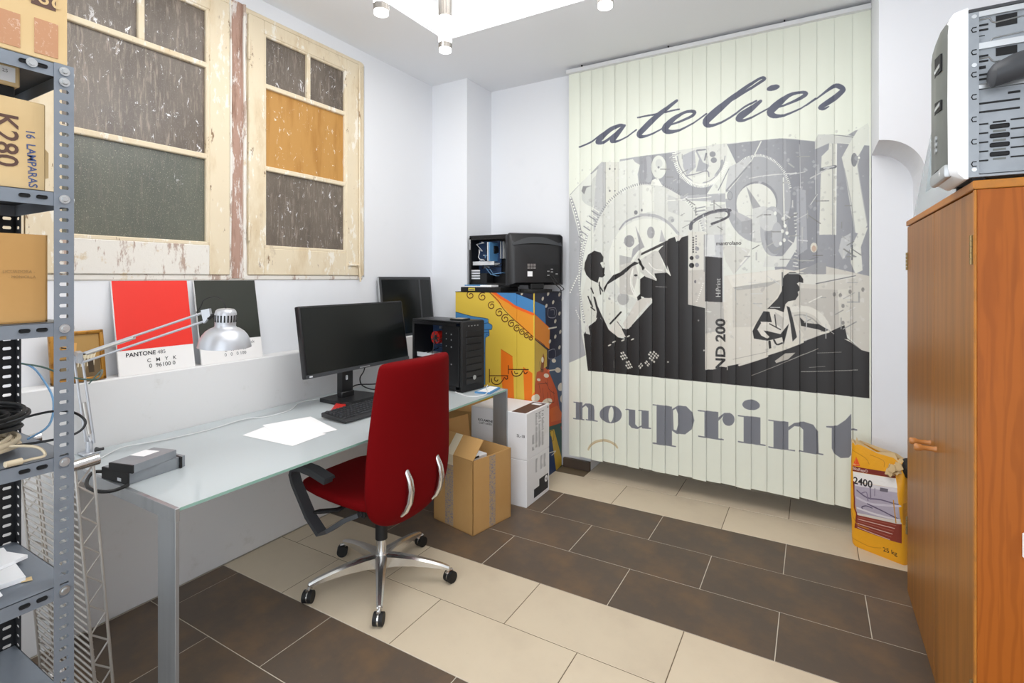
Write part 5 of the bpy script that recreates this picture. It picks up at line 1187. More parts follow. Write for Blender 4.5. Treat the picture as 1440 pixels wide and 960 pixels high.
BAG_PRINT = [
[0,122,42,32,-1,425,204,451,208,426,2,399],
[0,238,234,230,4,398,208,425,219,380,12,345],
[0,179,170,184,16,344,218,380,238,222,33,185,23,256],
[0,216,210,214,16,344,218,380,222,359,23,327],
[0,109,102,112,142,358,179,363,179,346,142,340],
[1,106,95,118,34,308,6,89,288,6,152,300,6,227,301,6],
[1,207,200,210,38,270,13,103,262,11,166,278,11,234,295,10],
[1,93,82,104,89,256,6,132,249,7,187,239,6,235,228,7],
[1,87,76,98,68,216,5,60,226,5,82,242,5,111,241,5],
[1,125,116,134,96,346,6,105,286,6],
[1,222,216,220,38,213,10,132,214,10,234,226,10],
[1,141,132,150,118,346,4,121,308,4],
[1,133,121,143,60,302,5,82,313,5,93,274,5],
[0,138,58,44,31,178,242,206,242,108,26,102],
[1,168,96,82,41,166,4,221,193,4],
[1,217,184,174,41,155,4,215,176,4],
[1,168,96,82,41,144,4,210,160,4],
[1,217,184,174,41,132,4,205,143,4],
[1,168,96,82,41,121,4,199,126,4],
[1,217,184,174,41,110,4,193,109,4],
[0,221,214,204,33,185,238,222,242,206,31,174],
[1,122,42,32,12,345,7,23,264,7,23,207,7,34,175,7,26,102,7],
[0,232,86,42,-2,424,16,480,41,438],
[1,240,160,96,4,435,3,34,442,3],
[1,240,160,96,16,471,2,14,443,2],
[1,201,138,28,-7,212,4,31,130,4,96,125,4],
[1,201,138,28,207,316,4,221,207,4],
[1,201,138,28,8,39,4,96,30,4,152,47,4],
[1,201,138,28,82,508,4,145,496,4,152,467,4],
[1,201,138,28,-15,512,4,60,486,4,82,460,4],
[1,201,138,28,244,307,4,247,202,4],
]
# ------------------------------------------------------------------ the room
H = 3.04
WX = -.105          # upper left wall; the low wall in front of it ends in a ledge at x = 0
# floor: mortar bed and tiles, each tile a part
bf = B(); bf.box(-.2, -1.7, -.06, 3.9, 4.4, -.0015); floor = struct(bf.build('floor', M['grout']))
for ya, yb in ((1.5435, 2.2125), (3.2265, 4.4)):
    bf = B(); bf.box(0, ya, -.004, 3.72, yb, -.0012); bf.build('grout_bed', M['beige_grout'], floor)
tb = B(); tb.box(0, 0, -.012, .6665, .333, 0, .0015); tile_d = tb.build('tile', M['dark_tile'], floor)
tile_b = None
cut = {}
def tile(x0, x1, y0, y1, dark):
    key = (round(x1 - x0, 3), round(y1 - y0, 3), dark)
    if key not in cut:
        q = B(); q.box(0, 0, -.012, x1 - x0, y1 - y0, 0, .0012); cut[key] = q.build('tile', M['dark_tile' if dark else 'beige_tile'], floor); o = cut[key]
    else: o = dup(cut[key], floor)
    o.location = (x0, y0, 0); return o
bpy.data.objects.remove(tile_d)
P0, PX, G = 1.205, .67, .0035
for k in range(-8, 10):
    y0 = P0 + .3365 * k; y1 = y0 + .3365 - G
    dark = k in (0, 3, 4, 5) or k < 0
    if k in (-6, -5): dark = False
    off = .465 if k % 2 else .80
    x = off - 2 * PX
    while x < 3.75:
        lo_, hi_ = (.003, 3.72) if k < 7 else (1.14, 2.87)
        a, b = max(x, lo_), min(x + PX - G, hi_)
        if b - a > .03: tile(a, b, y0, y1, dark)
        x += PX
# walls
w = B(); w.box(-.3, -1.0, 0, WX, 3.75, H + .02); wall_left = struct(w.build('wall_left', M['white_paint']))
w = B(); w.box(WX, -1.0, 0, 0, 3.345, 1.031, .006); struct(w.build('trim_1', M['low_wall_paint']))
w = B(); w.box(-.3, 3.70, 0, 1.14, 4.5, H + .02); w.box(2.87, 3.70, 0, 3.9, 4.5, H + .02); w.box(1.14, 3.70, 2.94, 2.87, 4.5, H + .02); w.box(1.14, 3.96, 0, 2.87, 4.1, 2.94); struct(w.build('wall_back', M['white_paint']))
w = B(); w.box(WX, 3.345, 0, .242, 3.70, H); struct(w.build('trim_2', M['white_paint']))
arc = [(3.075 - .187 + .187 * math.cos(R(a)), 1.973 + .187 * math.sin(R(a))) for a in range(90, -1, -6)]
w = B(); w.prism([(2.888, H), (2.888, 2.16)] + arc + [(3.075, 0), (3.9, 0), (3.9, H)], 3.19, 3.70, 'y'); struct(w.build('trim_3', M['white_paint']))
w = B(); w.box(2.889, 3.56, 0, 3.1, 3.70, H); struct(w.build('trim_11', M['white_paint']))
w = B(); w.box(3.70, -1.0, 0, 3.9, 3.19, H + .02); struct(w.build('wall_right', M['white_paint']))
# ceiling with the raised light tray
tx0, tx1, ty0, ty1, TZ = .49, 2.63, .5, 2.743, 3.30
w = B()
w.box(-.3, -1.0, H, tx0, 3.85, H + .3); w.box(tx1, -1.0, H, 3.9, 3.85, H + .3); w.box(tx0, -1.0, H, tx1, ty0, H + .3); w.box(tx0, ty1, H, tx1, 3.85, H + .3)
struct(w.build('ceiling', M['ceiling_paint']))
w = B(); w.box(tx0, ty0, TZ, tx1, ty1, TZ + .04); struct(w.build('trim_4', M['tray_paint']))
e = .004
w = B(); w.box(tx0, ty0, H + .012, tx0 + e, ty1, TZ); w.box(tx1 - e, ty0, H + .012, tx1, ty1, TZ); w.box(tx0, ty0, H + .012, tx1, ty0 + e, TZ); w.box(tx0, ty1 - e, H + .012, tx1, ty1, TZ)
struct(w.build('trim_5', M['tray_paint']))
w = B(); w.box(.92, 3.672, 0, 1.14, 3.70, .07, .003); struct(w.build('baseboard_back', M['brown_skirting']))

# old windows in the left wall
FX = -.09
def window(name, y0, y1, pane_y0, pane_y1, mull, mats, z0=1.482, ztop=2.925, low='cream_wood'):
    pz = [1.645, 2.09, 2.56, 2.845]
    f = B()
    f.box(WX - .02, y0, z0, FX, pane_y0, ztop, .003); f.box(WX - .02, pane_y1, z0, FX, y1, ztop, .003)
    f.box(WX - .02, pane_y0, pz[3] + .005, FX, pane_y1, ztop, .003)
    wn = struct(f.build(name, M['cream_wood']))
    q = B(); q.box(WX - .02, pane_y0, z0, FX - .001, pane_y1, pz[0] - .012, .003); q.build('bottom_rail', M[low], wn)
    for za in pz[1:3]:
        q = B(); q.box(WX - .02, pane_y0, za - .014, FX - .004, pane_y1, za + .014, .006, 2); q.build('glazing_bar', M['cream_wood'], wn)
    q = B(); q.box(WX - .02, mull - .014, pz[2] + .012, FX - .005, mull + .014, pz[3], .006, 2); q.build('glazing_bar', M['cream_wood'], wn)
    # moulding round the glass
    q = B(); t = .016
    q.box(WX - .01, pane_y0, pz[0] - .014, FX - .004, pane_y1, pz[0] + .006, .004); q.box(WX - .01, pane_y0, pz[3] - .006, FX - .004, pane_y1, pz[3] + .008, .004)
    q.box(WX - .01, pane_y0 - .003, pz[0], FX - .003, pane_y0 + t, pz[3], .004); q.box(WX - .01, pane_y1 - t, pz[0], FX - .003, pane_y1 + .003, pz[3], .004)
    q.build('moulding', M['cream_wood'], wn)
    spans = [(pane_y0, pane_y1, pz[0], pz[1]), (pane_y0, pane_y1, pz[1], pz[2]), (pane_y0, mull, pz[2], pz[3]), (mull, pane_y1, pz[2], pz[3])]
    for (a, b, c, d), mm in zip(spans, mats):
        q = B(); q.box(WX - .014, a, c, WX - .008, b, d); q.build('pane', M[mm], wn)
    return wn
# the wall behind the panes is cut back so that they sit in the frame
cutb = B(); cutb.box(WX - .016, .70, 1.47, WX + .02, 2.60, 2.94)
cutter = cutb.build('cutter', M['white_paint'])
md = wall_left.modifiers.new('opening', 'BOOLEAN'); md.object = cutter; md.solver = 'EXACT'
dg = bpy.context.evaluated_depsgraph_get(); me = bpy.data.meshes.new_from_object(wall_left.evaluated_get(dg)); wall_left.modifiers.clear(); wall_left.data = me
bpy.data.objects.remove(cutter)
w1 = window('window_1', .80, 1.628, .90, 1.522, 1.211, ['green_pane', 'grey_pane', 'grey_pane', 'grey_pane'], low='peeling_white_wood')
w2 = window('window_2', 1.735, 2.535, 1.828, 2.43, 2.133, ['grey_pane', 'pane_board', 'grey_pane', 'grey_pane'])
for z in (1.72, 2.72):
    q = B(); q.cyl((FX + .004, 1.735, z - .05), (FX + .004, 1.735, z + .05), .007); q.cyl((FX + .004, 1.735, z - .012), (FX + .004, 1.735, z + .012), .0085); q.build('hinge', M['cream_wood'], w2, 40)
q = B(); q.box(FX, 2.44, 1.545, FX + .012, 2.53, 1.56, .003); q.cyl((FX + .012, 2.515, 1.552), (FX + .03, 2.515, 1.552), .006); q.tube([(FX + .02, 2.53, 1.44), (FX + .012, 2.53, 1.54), (FX + .012, 2.53, 2.9)], .006, 6); q.build('bolt_latch', M['cream_wood'], w2, 40)
# post between, sill, head, right jamb
def jamb_strip(prof, mat, name, parent=None, wob=.003):
    q = B()
    q.loft([[(WX - .01, y, z) for y, d in prof][::-1] + [(FX - .012 + d + wob * math.sin(z * 9 + y * 40), y + wob * .6 * math.sin(z * 5 + y * 90), z) for y, d in prof] for z in np.linspace(1.462, 2.96, 22)])
    return q.build(name, M[mat], parent)
post = struct(jamb_strip([(1.637, .0), (1.648, .010), (1.68, .012), (1.709, .004)], 'bare_wood_post', 'trim_6'))
jamb_strip([(1.628, .0), (1.631, .010), (1.640, .010), (1.643, .004)], 'peeling_white_wood', 'jamb_strip', post)
jamb_strip([(1.704, .0), (1.707, .013), (1.716, .015), (1.720, -.004), (1.735, -.006)], 'peeling_white_wood', 'jamb_strip', post)
q = B(); q.box(WX - .02, .72, 1.452, FX - .008, 2.58, 1.482, .006); struct(q.build('trim_7', M['peeling_white_wood']))
q = B(); q.box(WX - .02, .72, 2.925, FX - .006, 2.58, 2.955, .006); struct(q.build('trim_8', M['cream_wood']))
q = B(); q.box(WX - .02, 2.537, 1.47, FX - .004, 2.572, 2.955, .005); q.box(WX - .02, 2.576, 1.48, WX + .006, 2.592, 2.95, .004); struct(q.build('trim_9', M['cream_wood']))
q = B(); q.box(WX - .02, .70, 1.47, FX - .004, .797, 2.95, .005); struct(q.build('trim_10', M['cream_wood']))

# ------------------------------------------------------------------ pendant tubes in the ceiling tray
def pendant(x, y, label):
    t = thing('pendant_lamp', label, 'lamp', (x, y, 2.462), 0, 'tube pendants below the ceiling tray')
    q = B(); q.cyl((0, 0, .835), (0, 0, .838), .05, seg=20); q.build('ceiling_cup', M['steel_tube'], t, 40)
    q = B()
    q.cyl((0, 0, .15), (0, 0, .838), .028, seg=24); 
    for k in range(8): a = k * math.pi / 4; q.box(.027 * math.cos(a) - .002, .027 * math.sin(a) - .002, .16, .027 * math.cos(a) + .002, .027 * math.sin(a) + .002, .83)
    q.build('steel_tube', M['steel_tube'], t, 40)
    q = B(); q.cyl((0, 0, .035), (0, 0, .15), .028, seg=24); q.build('glass_tube', lamp_glow, t, 40)
    q = B(); q.cyl((0, 0, .012), (0, 0, .036), .0295, seg=24); q.build('end_ring', M['steel_tube'], t, 40)
    q = B(); q.cyl((0, 0, 0), (0, 0, .013), .027, seg=24); q.build('end_glass', lamp_end, t, 40)
    return t
p = pendant(1.198, 1.823, 'steel tube pendant hanging lowest in view, at the corner of the glowing ceiling tray')
dup_tree(p, (1.187, 1.443, 2.462), 0, 'steel ringed pendant end on the window side of the tray')
dup_tree(p, (1.938, 1.821, 2.462), 0, 'white glass pendant end on the blind side of the tray')

# ------------------------------------------------------------------ vertical blind with its print
BX0, BZ0, BW, BH = 1.0, .11, 1.9, 2.9
cv = Canvas(BW * 1000, BH * 1000, 2.2, 'e8ecde')
cv.draw(BLIND_PRINT)
cv.text('ND 200', 80, 1084, 925, 90, '262425', .03, 1.25)
cv.poly([[(1036, 674), (1120, 671), (1120, 780), (1036, 757)]], '2d2a2a')
cv.text('HiPrint', 42, 1069, 1290, 90, 'dfe0da', .004, 1.0)
cv.text('mantrolano', 34, 1130, 1577, 0, '2d2a2a', .02, .95)
rng = np.random.default_rng(3)
for _ in range(1500):                     # the grain of the blown-up photograph
    x, y = rng.uniform(60, 1860), rng.uniform(900, 2230); r = rng.uniform(2, 11); g = rng.choice([.93, .55])
    k = rng.uniform(.05, .28)
    if cv.a[int(y / 2.2), int(x / 2.2)].mean() > .3: cv.poly([[(x + r * math.cos(a) * rng.uniform(.5, 1.4), y + r * math.sin(a) * rng.uniform(.5, 1.6)) for a in np.linspace(0, 6.28, 8)[:-1]]], [g, g, g], k)
img = cv.image('blind_print')
mb = Mat('printed_blind', 'd9decf', .42, spec=.45); mb.image(img); mb.bump(mb.noise(500, 2, .5, (1, 1, .2)), .08, .001)
M['printed_blind'] = mb
blind = thing('vertical_blind', 'floor length vertical slat blind with grey lettering and a printed machine photograph', 'blind', (1.945, 3.58, 0))
org = (1.945, 3.58, 0)
q = B(org); q.box(1.0, 3.55, 2.992, 2.888, 3.60, 3.022, .003); q.build('headrail', M['headrail'], blind)
for x in (1.12, 1.75, 2.45):
    q = B(org); q.box(x - .004, 3.565, 3.02, x + .004, 3.585, 3.04); q.build('bracket', M['slot_black'], blind)
NS = 21; pitch = (2.886 - 1.012) / NS
for i in range(NS):
    xa = 1.012 + pitch * i; xb = xa + pitch + .0008; n = 4
    tw0 = R(2.2 + .5 * math.sin(i * 1.9)); tw1 = R(5 + 2.5 * math.sin(i * 2.7) + (3 if i > 15 else 0)); zb = .132 + .004 * math.sin(i * 2.3); zt = 2.992
    q = B(org); uv = q.uv; xm = (xa + xb) / 2
    zl = [zb, .5, .9, 1.4, 2.0, zt]; grid_ = []
    for z in zl:
        t_ = (z - zb) / (zt - zb); tw = tw1 + (tw0 - tw1) * min(1, t_ * 1.6); row = []
        for k in range(n + 1):
            s = k / n; dx = (s - .5) * (xb - xa); dy = -.0036 * (1 - (2 * s - 1) ** 2)
            row.append((xm + dx, xm + dx * math.cos(tw) - dy * math.sin(tw), 3.58 - dx * math.sin(tw) + dy * math.cos(tw)))
        grid_.append(row)
    for a_ in range(len(zl) - 1):
        for k in range(n):
            cs = [(grid_[a_][k], zl[a_]), (grid_[a_][k + 1], zl[a_]), (grid_[a_ + 1][k + 1], zl[a_ + 1]), (grid_[a_ + 1][k], zl[a_ + 1])]
            f = q.face([(c_[0][1], c_[0][2], c_[1]) for c_ in cs])
            for lp, c_ in zip(f.loops, cs): lp[uv].uv = ((c_[0][0] - BX0) / BW, (c_[1] - BZ0) / BH)
    bmesh.ops.remove_doubles(q.bm, verts=q.bm.verts, dist=1e-5)
    o = q.build('slat', mb, blind, 60)
# ------------------------------------------------------------------ slotted steel shelf unit
su = thing('shelf_unit', 'grey slotted steel shelf unit loaded with boxes, cables and papers beside the window', 'shelf unit', (.9, .603, 0))
org = Vector((.9, .603, 0))
def angle_post():
    q = B(); bm = q.bm; W_, N, p = .042, 72, .0281
    fs = []
    for side in (0, 1):
        P = (lambda a, z: (0, -a, z)) if side == 0 else (lambda a, z: (-a, 0, z))
        for k in range(N):
            z0, z1 = k * p, (k + 1) * p; zc = (z0 + z1) / 2; c = W_ / 2
            O = [(0, z0), (W_, z0), (W_, z1), (0, z1)]
            h = [(c - .008, zc - .0045), (c + .008, zc - .0045), (c + .0105, zc), (c + .008, zc + .0045), (c - .008, zc + .0045), (c - .0105, zc)]
            vo = [q.v(P(*t)) for t in O]; vh = [q.v(P(*t)) for t in h]
            for f in ([vo[0], vo[1], vh[1], vh[0]], [vo[1], vh[2], vh[1]], [vo[1], vo[2], vh[2]], [vo[2], vh[3], vh[2]], [vo[2], vo[3], vh[4], vh[3]], [vo[3], vh[5], vh[4]], [vo[3], vo[0], vh[5]], [vo[0], vh[0], vh[5]]):
                fs.append(bm.faces.new(f))
    bmesh.ops.remove_doubles(bm, verts=bm.verts, dist=1e-5)
    bmesh.ops.recalc_face_normals(bm, faces=bm.faces)
    bmesh.ops.solidify(bm, geom=bm.faces[:], thickness=.0018)
    return q
LEN, DEP = .95, .405
po = angle_post().build('post', M['steel_grey'], su)
dup(po, su, (0, -LEN, 0), (0, 0, R(270)))
po = angle_post().build('post', M['shade_black'], su); po.location = (-DEP, 0, 0); po.rotation_euler = (0, 0, R(90))  # rear posts blackened: the shadow they stand in is put into the colour
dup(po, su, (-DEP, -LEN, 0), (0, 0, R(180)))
SZ = [2.022, 1.687, 1.348, .998, .661, .345]
def tray(z):
    q = B(); a, b, c, d = -DEP + .002, -.002, -LEN + .002, -.002; h = .036
    q.box(a, c, z - .0015, b, d, z)
    for (x0, y0, x1, y1) in ((b - .0015, c, b, d), (a, c, a + .0015, d), (a, d - .0015, b, d), (a, c, b, c + .0015)): q.box(x0, y0, z - h, x1, y1, z)
    return q
for i, z in enumerate(SZ):
    sh = tray(z).build('shelf', M['steel_grey'], su)
    q = B(); q.box(-DEP + .004, -LEN + .004, z - .0032, -.004, -.004, z - .0016); q.build('underside_shade', M['shade_black'], sh)  # added black sheet that paints in the shade below each shelf
    for y in (-.066, -.10):
        q = B(); q.box(-.0025, y - .011, z - .022, -.0012, y + .011, z - .012, .004, 2); q.build('lip_slot', M['slot_black'], sh)
    for x in (-.066, -.10):
        q = B(); q.box(x - .011, -.0026, z - .022, x + .011, -.0012, z - .012, .004, 2); q.build('lip_slot', M['slot_black'], sh)
    zs = [z - .017] + ([z - .045] if i == 0 else [])
    for zz in zs:
        q = B(); q.cyl((.0018, -.021, zz), (.004, -.021, zz), .0115, seg=16); q.cyl((.004, -.021, zz), (.0075, -.021, zz), .0075, .006, seg=8); q.cyl((.0075, -.021, zz), (.0082, -.021, zz), .004, seg=6)
        q.build('bolt', M['zinc'], su, 40)
        q = B(); q.cyl((-.021, .0018, zz), (-.021, .0055, zz), .009, seg=10); q.build('bolt', M['zinc'], su, 40)
q = B(); q.cyl((.0018, -.087, SZ[0] - .017), (.004, -.087, SZ[0] - .017), .0115, seg=16); q.cyl((.004, -.087, SZ[0] - .017), (.007, -.087, SZ[0] - .017), .007, seg=8); q.build('bolt', M['zinc'], su, 40)
su.rotation_euler = (0, R(.0), 0)

# boxes and clutter on it
def carton(name, label, x0, y0, z0, x1, y1, z1, mat='cardboard', group=None):
    t = thing(name, label, 'box', ((x0 + x1) / 2, (y0 + y1) / 2, z0), 0, group)
    q = B(t.location); q.box(x0, y0, z0, x1, y1, z1, .003); q.build('carton_body', M[mat], t); return t
t = carton('cardboard_box', 'pale cardboard box with wide brown tape on the topmost shelf', .53, -.08, 2.0235, .892, .592, 2.47, 'pale_cardboard')
for (a, b, c, d) in ((.40, .497, 2.036, 2.12), (.524, .572, 2.036, 2.125)):
    q = B(t.location); q.box(.891, a, c, .8935, b, d, .0004); q.build('tape', M['brown_tape'], t)
q = B(t.location); q.box(.891, .518, 2.158, .8935, .567, 2.27); q.build('printed_label', M['maroon_ink'], t)
letters('280', .05, (.8936, .542, 2.185), (0, -1, 0), (0, 0, -1), M['pale_cardboard'], t, .01, org=t.location)
t = carton('cardboard_box', 'cardboard box printed K280 with blue handwriting, second shelf from the top', .55, -.1, 1.6885, .872, .553, 1.915, 'pale_cardboard')
letters('K280', .062, (.8725, .475, 1.806), (0, 0, -1), (0, 1, 0), M['maroon_ink'], t, .012, org=t.location)
letters('16  LAMPARAS', .025, (.8725, .524, 1.768), (0, .04, -1), (0, 1, .04), M['blue_marker'], t, .012, org=t.location, sx=.92)
q = B(t.location); q.prism([(.548, 1.72), (.560, 1.725), (.560, 1.79), (.553, 1.80)], .865, .869, 'x'); q.build('torn_flap', M['pale_cardboard'], t)
q = B(); q.box(.56, .05, 1.9165, .795, .515, 1.962, .002); tag(q.build('flat_box', M['matte_black']), 'flat black box between the K280 box and the labelled carton', 'box')
t = carton('label_carton', 'small carton end with a white address label under the top shelf', .58, .10, 1.9625, .80, .524, 2.017, 'pale_cardboard')
q = B(t.location); q.box(.8, .36, 1.972, .8012, .514, 2.010); q.build('white_label', M['paper'], t)
letters('ABGD-K 25', .012, (.8013, .47, 1.998), (0, 1, 0), (0, 0, 1), M['grey_ink'], t, org=t.location)
# open carton with flap and handwriting
t = thing('open_carton', 'open tan cardboard box with faint handwriting on the third shelf', 'box', (.73, .25, 1.3495))
q = B(t.location); th = .004
q.box(.56, -.1, 1.3495, .874, .556, 1.354); q.box(.87, -.1, 1.3495, .874, .556, 1.575); q.box(.56, -.1, 1.3495, .564, .556, 1.575); q.box(.56, .552, 1.3495, .874, .556, 1.575); q.box(.56, -.1, 1.3495, .874, -.096, 1.575)
q.build('carton_body', M['cardboard'], t)
q = B(t.location); q.prism([(.56, 1.575), (.564, 1.575), (.58, 1.66), (.576, 1.66)], -.05, .50, 'y'); q.build('flap', M['cardboard'], t)
q = B(t.location); q.prism([(.874, 1.575), (.870, 1.575), (.85, 1.57), (.85, 1.566)], -.1, .556, 'y'); q.build('flap', M['cardboard'], t)
letters('LICUADORA -', .011, (.8745, .50, 1.479), (0, 1, 0), (0, 0, 1), M['pencil_ink'], t, org=t.location, sx=.9)
letters('- MONICILLA', .010, (.8745, .506, 1.466), (0, 1, 0), (0, 0, 1), M['pencil_ink'], t, org=t.location, sx=.9)
q = B(); q.tube([(.64 + .07 * math.cos(a), .36 + .11 * math.sin(a), 1.6 + .012 * math.sin(3 * a)) for a in np.linspace(0, 6.28, 20)[:-1]], .009, 8, True)
tag(q.build('cable_coil', M['cable_black'], None, 60), 'thick black cable ring lying in the open tan box', 'cable')
q = B(); q.box(.60, .28, 1.604, .78, .43, 1.655, .003); tag(q.build('parcel', M['cardboard']), 'small brown parcel on the cable ring in the open tan box', 'box')
# bundles of cable on the fourth shelf
def coil(name, cx, cy, cz, n, r0, r1, th, mat, label, seed, zr=.05):
    rr = random.Random(seed); pts = []
    for k in range(n * 26):
        a = k * 2 * math.pi / 26; m = r0 + (r1 - r0) * (.5 + .5 * math.sin(a * .37 + seed)); 
        pts.append((cx + m * math.cos(a) * .9, cy + m * math.sin(a), cz + th + zr * (k / (n * 26)) + .008 * math.sin(a * 1.3 + seed)))
    q = B(); q.tube(pts, th, 6); return tag(q.build(name, M[mat], None, 60), label, 'cable', 'cable bundles on the steel shelf')
coil('cable_coil', .745, .42, 1.012, 9, .06, .115, .006, 'cable_beige', 'beige cable coiled on the fourth shelf', 1, .03)
coil('cable_coil', .69, .43, 1.058, 10, .06, .14, .0055, 'cable_black', 'black cables piled on top of the beige coil', 2, .05)
q = B(); q.cab([(.77, .44, 1.065), (.80, .50, 1.09), (.845, .57, 1.108), (.87, .612, 1.10), (.90, .628, 1.075), (.90, .61, 1.05), (.86, .57, 1.035), (.80, .50, 1.028), (.74, .42, 1.03)], .0032, 6)
tag(q.build('cable_loop', M['cable_black'], None, 60), 'single thin black cable loop sticking out past the shelf post', 'cable')
q = B(); q.cab([(.78, .45, 1.035), (.86, .53, 1.03), (.885, .548, 1.006), (.887, .52, 1.004), (.89, .50, 1.004)], .0035, 6); q.cyl((.89, .50, 1.006), (.897, .468, 1.008), .0085, .0075, 10)
tag(q.build('cable_plug', M['cable_beige'], None, 50), 'beige plug on a short lead at the edge of the fourth shelf', 'plug')
q = B(); q.box(.505, .30, .999, .548, .50, 1.08, .004); tag(q.build('power_strip', M['matte_black']), 'black adapter block behind the cable bundles on the fourth shelf', 'adapter')
for mname, dz, lab in (('cable_blue', 0, 'pale blue network lead hanging behind the shelf unit'), ('cable_green', .02, 'dark green lead stretched behind the shelf unit to the lamp')):
    q = B()
    if dz == 0: q.cab([(.40, .585, 1.20), (.47, .64, 1.19), (.55, .655, 1.14), (.62, .652, 1.09), (.655, .63, 1.03), (.66, .58, 1.003)], .003, 6)
    else: q.cab([(.40, .585, 1.205), (.50, .66, 1.185), (.58, .70, 1.155), (.62, .76, 1.14), (.30, .90, 1.12), (.06, .95, 1.035)], .0028, 6)
    tag(q.build('network_cable', M[mname], None, 60), lab, 'cable')
# papers on the fifth shelf
def sheet(name, pts, z, th, mat, label, cat='paper', group=None):
    q = B(); q.prism(pts, z, z + th); return tag(q.build(name, M[mat]), label, cat, group)
sheet('paper_stack', [(.52, .36), (.775, .33), (.80, .535), (.55, .56)], .6625, .012, 'paper', 'lower pile of loose white papers on the fifth shelf', group=None)
sheet('paper_stack', [(.50, .30), (.74, .38), (.69, .572), (.46, .50)], .676, .009, 'paper', 'upper pile of tilted white papers on the fifth shelf')
sheet('paper_sheet', [(.77, .36), (.885, .36), (.865, .472), (.75, .48)], .676, .003, 'paper', 'loose white sheet jutting forward from the shelf papers')
sheet('paper_scrap', [(.785, .528), (.80, .525), (.812, .545), (.79, .55)], .6625, .002, 'pale_cardboard', 'tiny beige paper scrap on the fifth shelf', 'scrap')

# ------------------------------------------------------------------ wire rack shelf standing on end
rk = thing('wire_rack', 'chromed wire rack shelf standing on end between shelf unit and desk', 'rack', (.43, .78, 0))
rk.rotation_euler = (R(4.2), 0, 0)
xa, xb, zt = -.225, .225, .90
def cyls(name, segs, r, kind=None, n=6):
    q = B()
    for a, b in segs: q.cyl(a, b, r, seg=n)
    o = q.build(name, M['wire_chrome'], rk, 50)
    return o
q = B(); q.cyl((xa, -.02, 0), (xb, -.02, 0), .003, seg=6); wire = q.build('wire', M['wire_chrome'], rk, 50)
wire.location = (0, 0, .012)
for k in range(1, 37): dup(wire, rk, (0, 0, .012 + .0243 * k))
for x in (xa, xb):
    for y in (-.023, .023): cyls('edge_rod', [((x, y, .004), (x, y, zt))], .0046, n=8)
for x in (xa + .11, xa + .135, xa + .25): cyls('cross_rod', [((x, -.016, .004), (x, -.016, zt))], .003)
for x in (xa, xb):
    seg = []; n = 18
    for k in range(n):
        z0, z1 = .02 + (zt - .04) * k / n, .02 + (zt - .04) * (k + 1) / n
        seg.append(((x, -.022 if k % 2 else .022, z0), (x, .022 if k % 2 else -.022, z1)))
    cyls('zigzag_wire', seg, .0028)
for x in (xa, xb):
    for z in (.0175, zt - .004):
        q = B(); q.cyl((x + .004, -.034, z), (x + .004, .036, z), .0165, .0175, seg=16); q.build('corner_sleeve', M['chrome'], rk, 50)

# ------------------------------------------------------------------ glass desk
dk = thing('glass_desk', 'long frosted glass desk on flat aluminium end frames along the low wall', 'desk', (.445, 1.87, 0))
org = dk.location
q = B(org); q.box(.004, .874, .735, .888, 2.869, .745, .0015); q.build('glass_top', [M['frosted_glass']], dk)
q = B(org); q.box(.885, .874, .7352, .8886, 2.869, .7448); q.build('glass_edge', M['glass_edge'], dk)
for y0, y1 in ((.861, .873), (2.87, 2.882)):
    q = B(org); q.box(.785, y0, 0, .8895, y1, .704, .001); q.build('leg', M['brushed_alu'], dk)
    q = B(org); q.box(.006, y0, 0, .11, y1, .704, .001); q.build('leg', M['brushed_alu'], dk)
    q = B(org); q.box(.004, y0 - .001, .704, .8902, y1 + .001, .746, .001); q.build('end_beam', M['brushed_alu'], dk)
q = B(org); q.box(.10, .873, .705, .14, 2.87, .735); q.build('rail', M['brushed_alu'], dk)

# ------------------------------------------------------------------ on the ledge
fr = thing('picture_frame', 'small gilt frame with a brown picture leaning behind the lamp arm', 'picture', (-.03, .945, 1.032))
fr.rotation_euler = (0, R(-9), 0)
cf = Canvas(170, 210, 1.0, 'b08a4e')
cf.poly([[(8, 8), (162, 8), (162, 90), (8, 100)]], '6d5a3e'); cf.poly([[(20, 20), (100, 12), (120, 80), (30, 95)]], '8b7a5c'); cf.poly([[(60, 95), (140, 92), (150, 110), (50, 108)]], 'd8ccae')
for k in range(9): cf.stroke([(50 + k * 11, 60, 4), (55 + k * 11, 100, 5), (62 + k * 11, 120, 3)], 'e4dcc4')
cf.poly([[(30, 130), (80, 125), (85, 165), (35, 170)]], 'd9a55e'); cf.poly([[(120, 30), (140, 30), (138, 85), (118, 80)]], '3e3222')
fim = cf.image('brown_picture'); mp = Mat('brown_picture', 'b08a4e', .35); mp.image(fim)
q = B()
f = q.face([(.012, -.08, .006), (.012, .085, .006), (.012, .085, .205), (.012, -.08, .205)])
for lp, t in zip(f.loops, ((0, 0), (1, 0), (1, 1), (0, 1))): lp[q.uv].uv = t
q.build('picture', mp, fr)
q = B(); b_ = .016
for (a, c, d, e) in ((-.09, 0, .095, b_), (-.09, .211 - b_, .095, .211), (-.09, 0, -.09 + b_, .211), (.095 - b_, 0, .095, .211)): q.box(0, a, c, .02, d, e, .004, 2)
q.build('frame', M['gold_frame'], fr, 40)

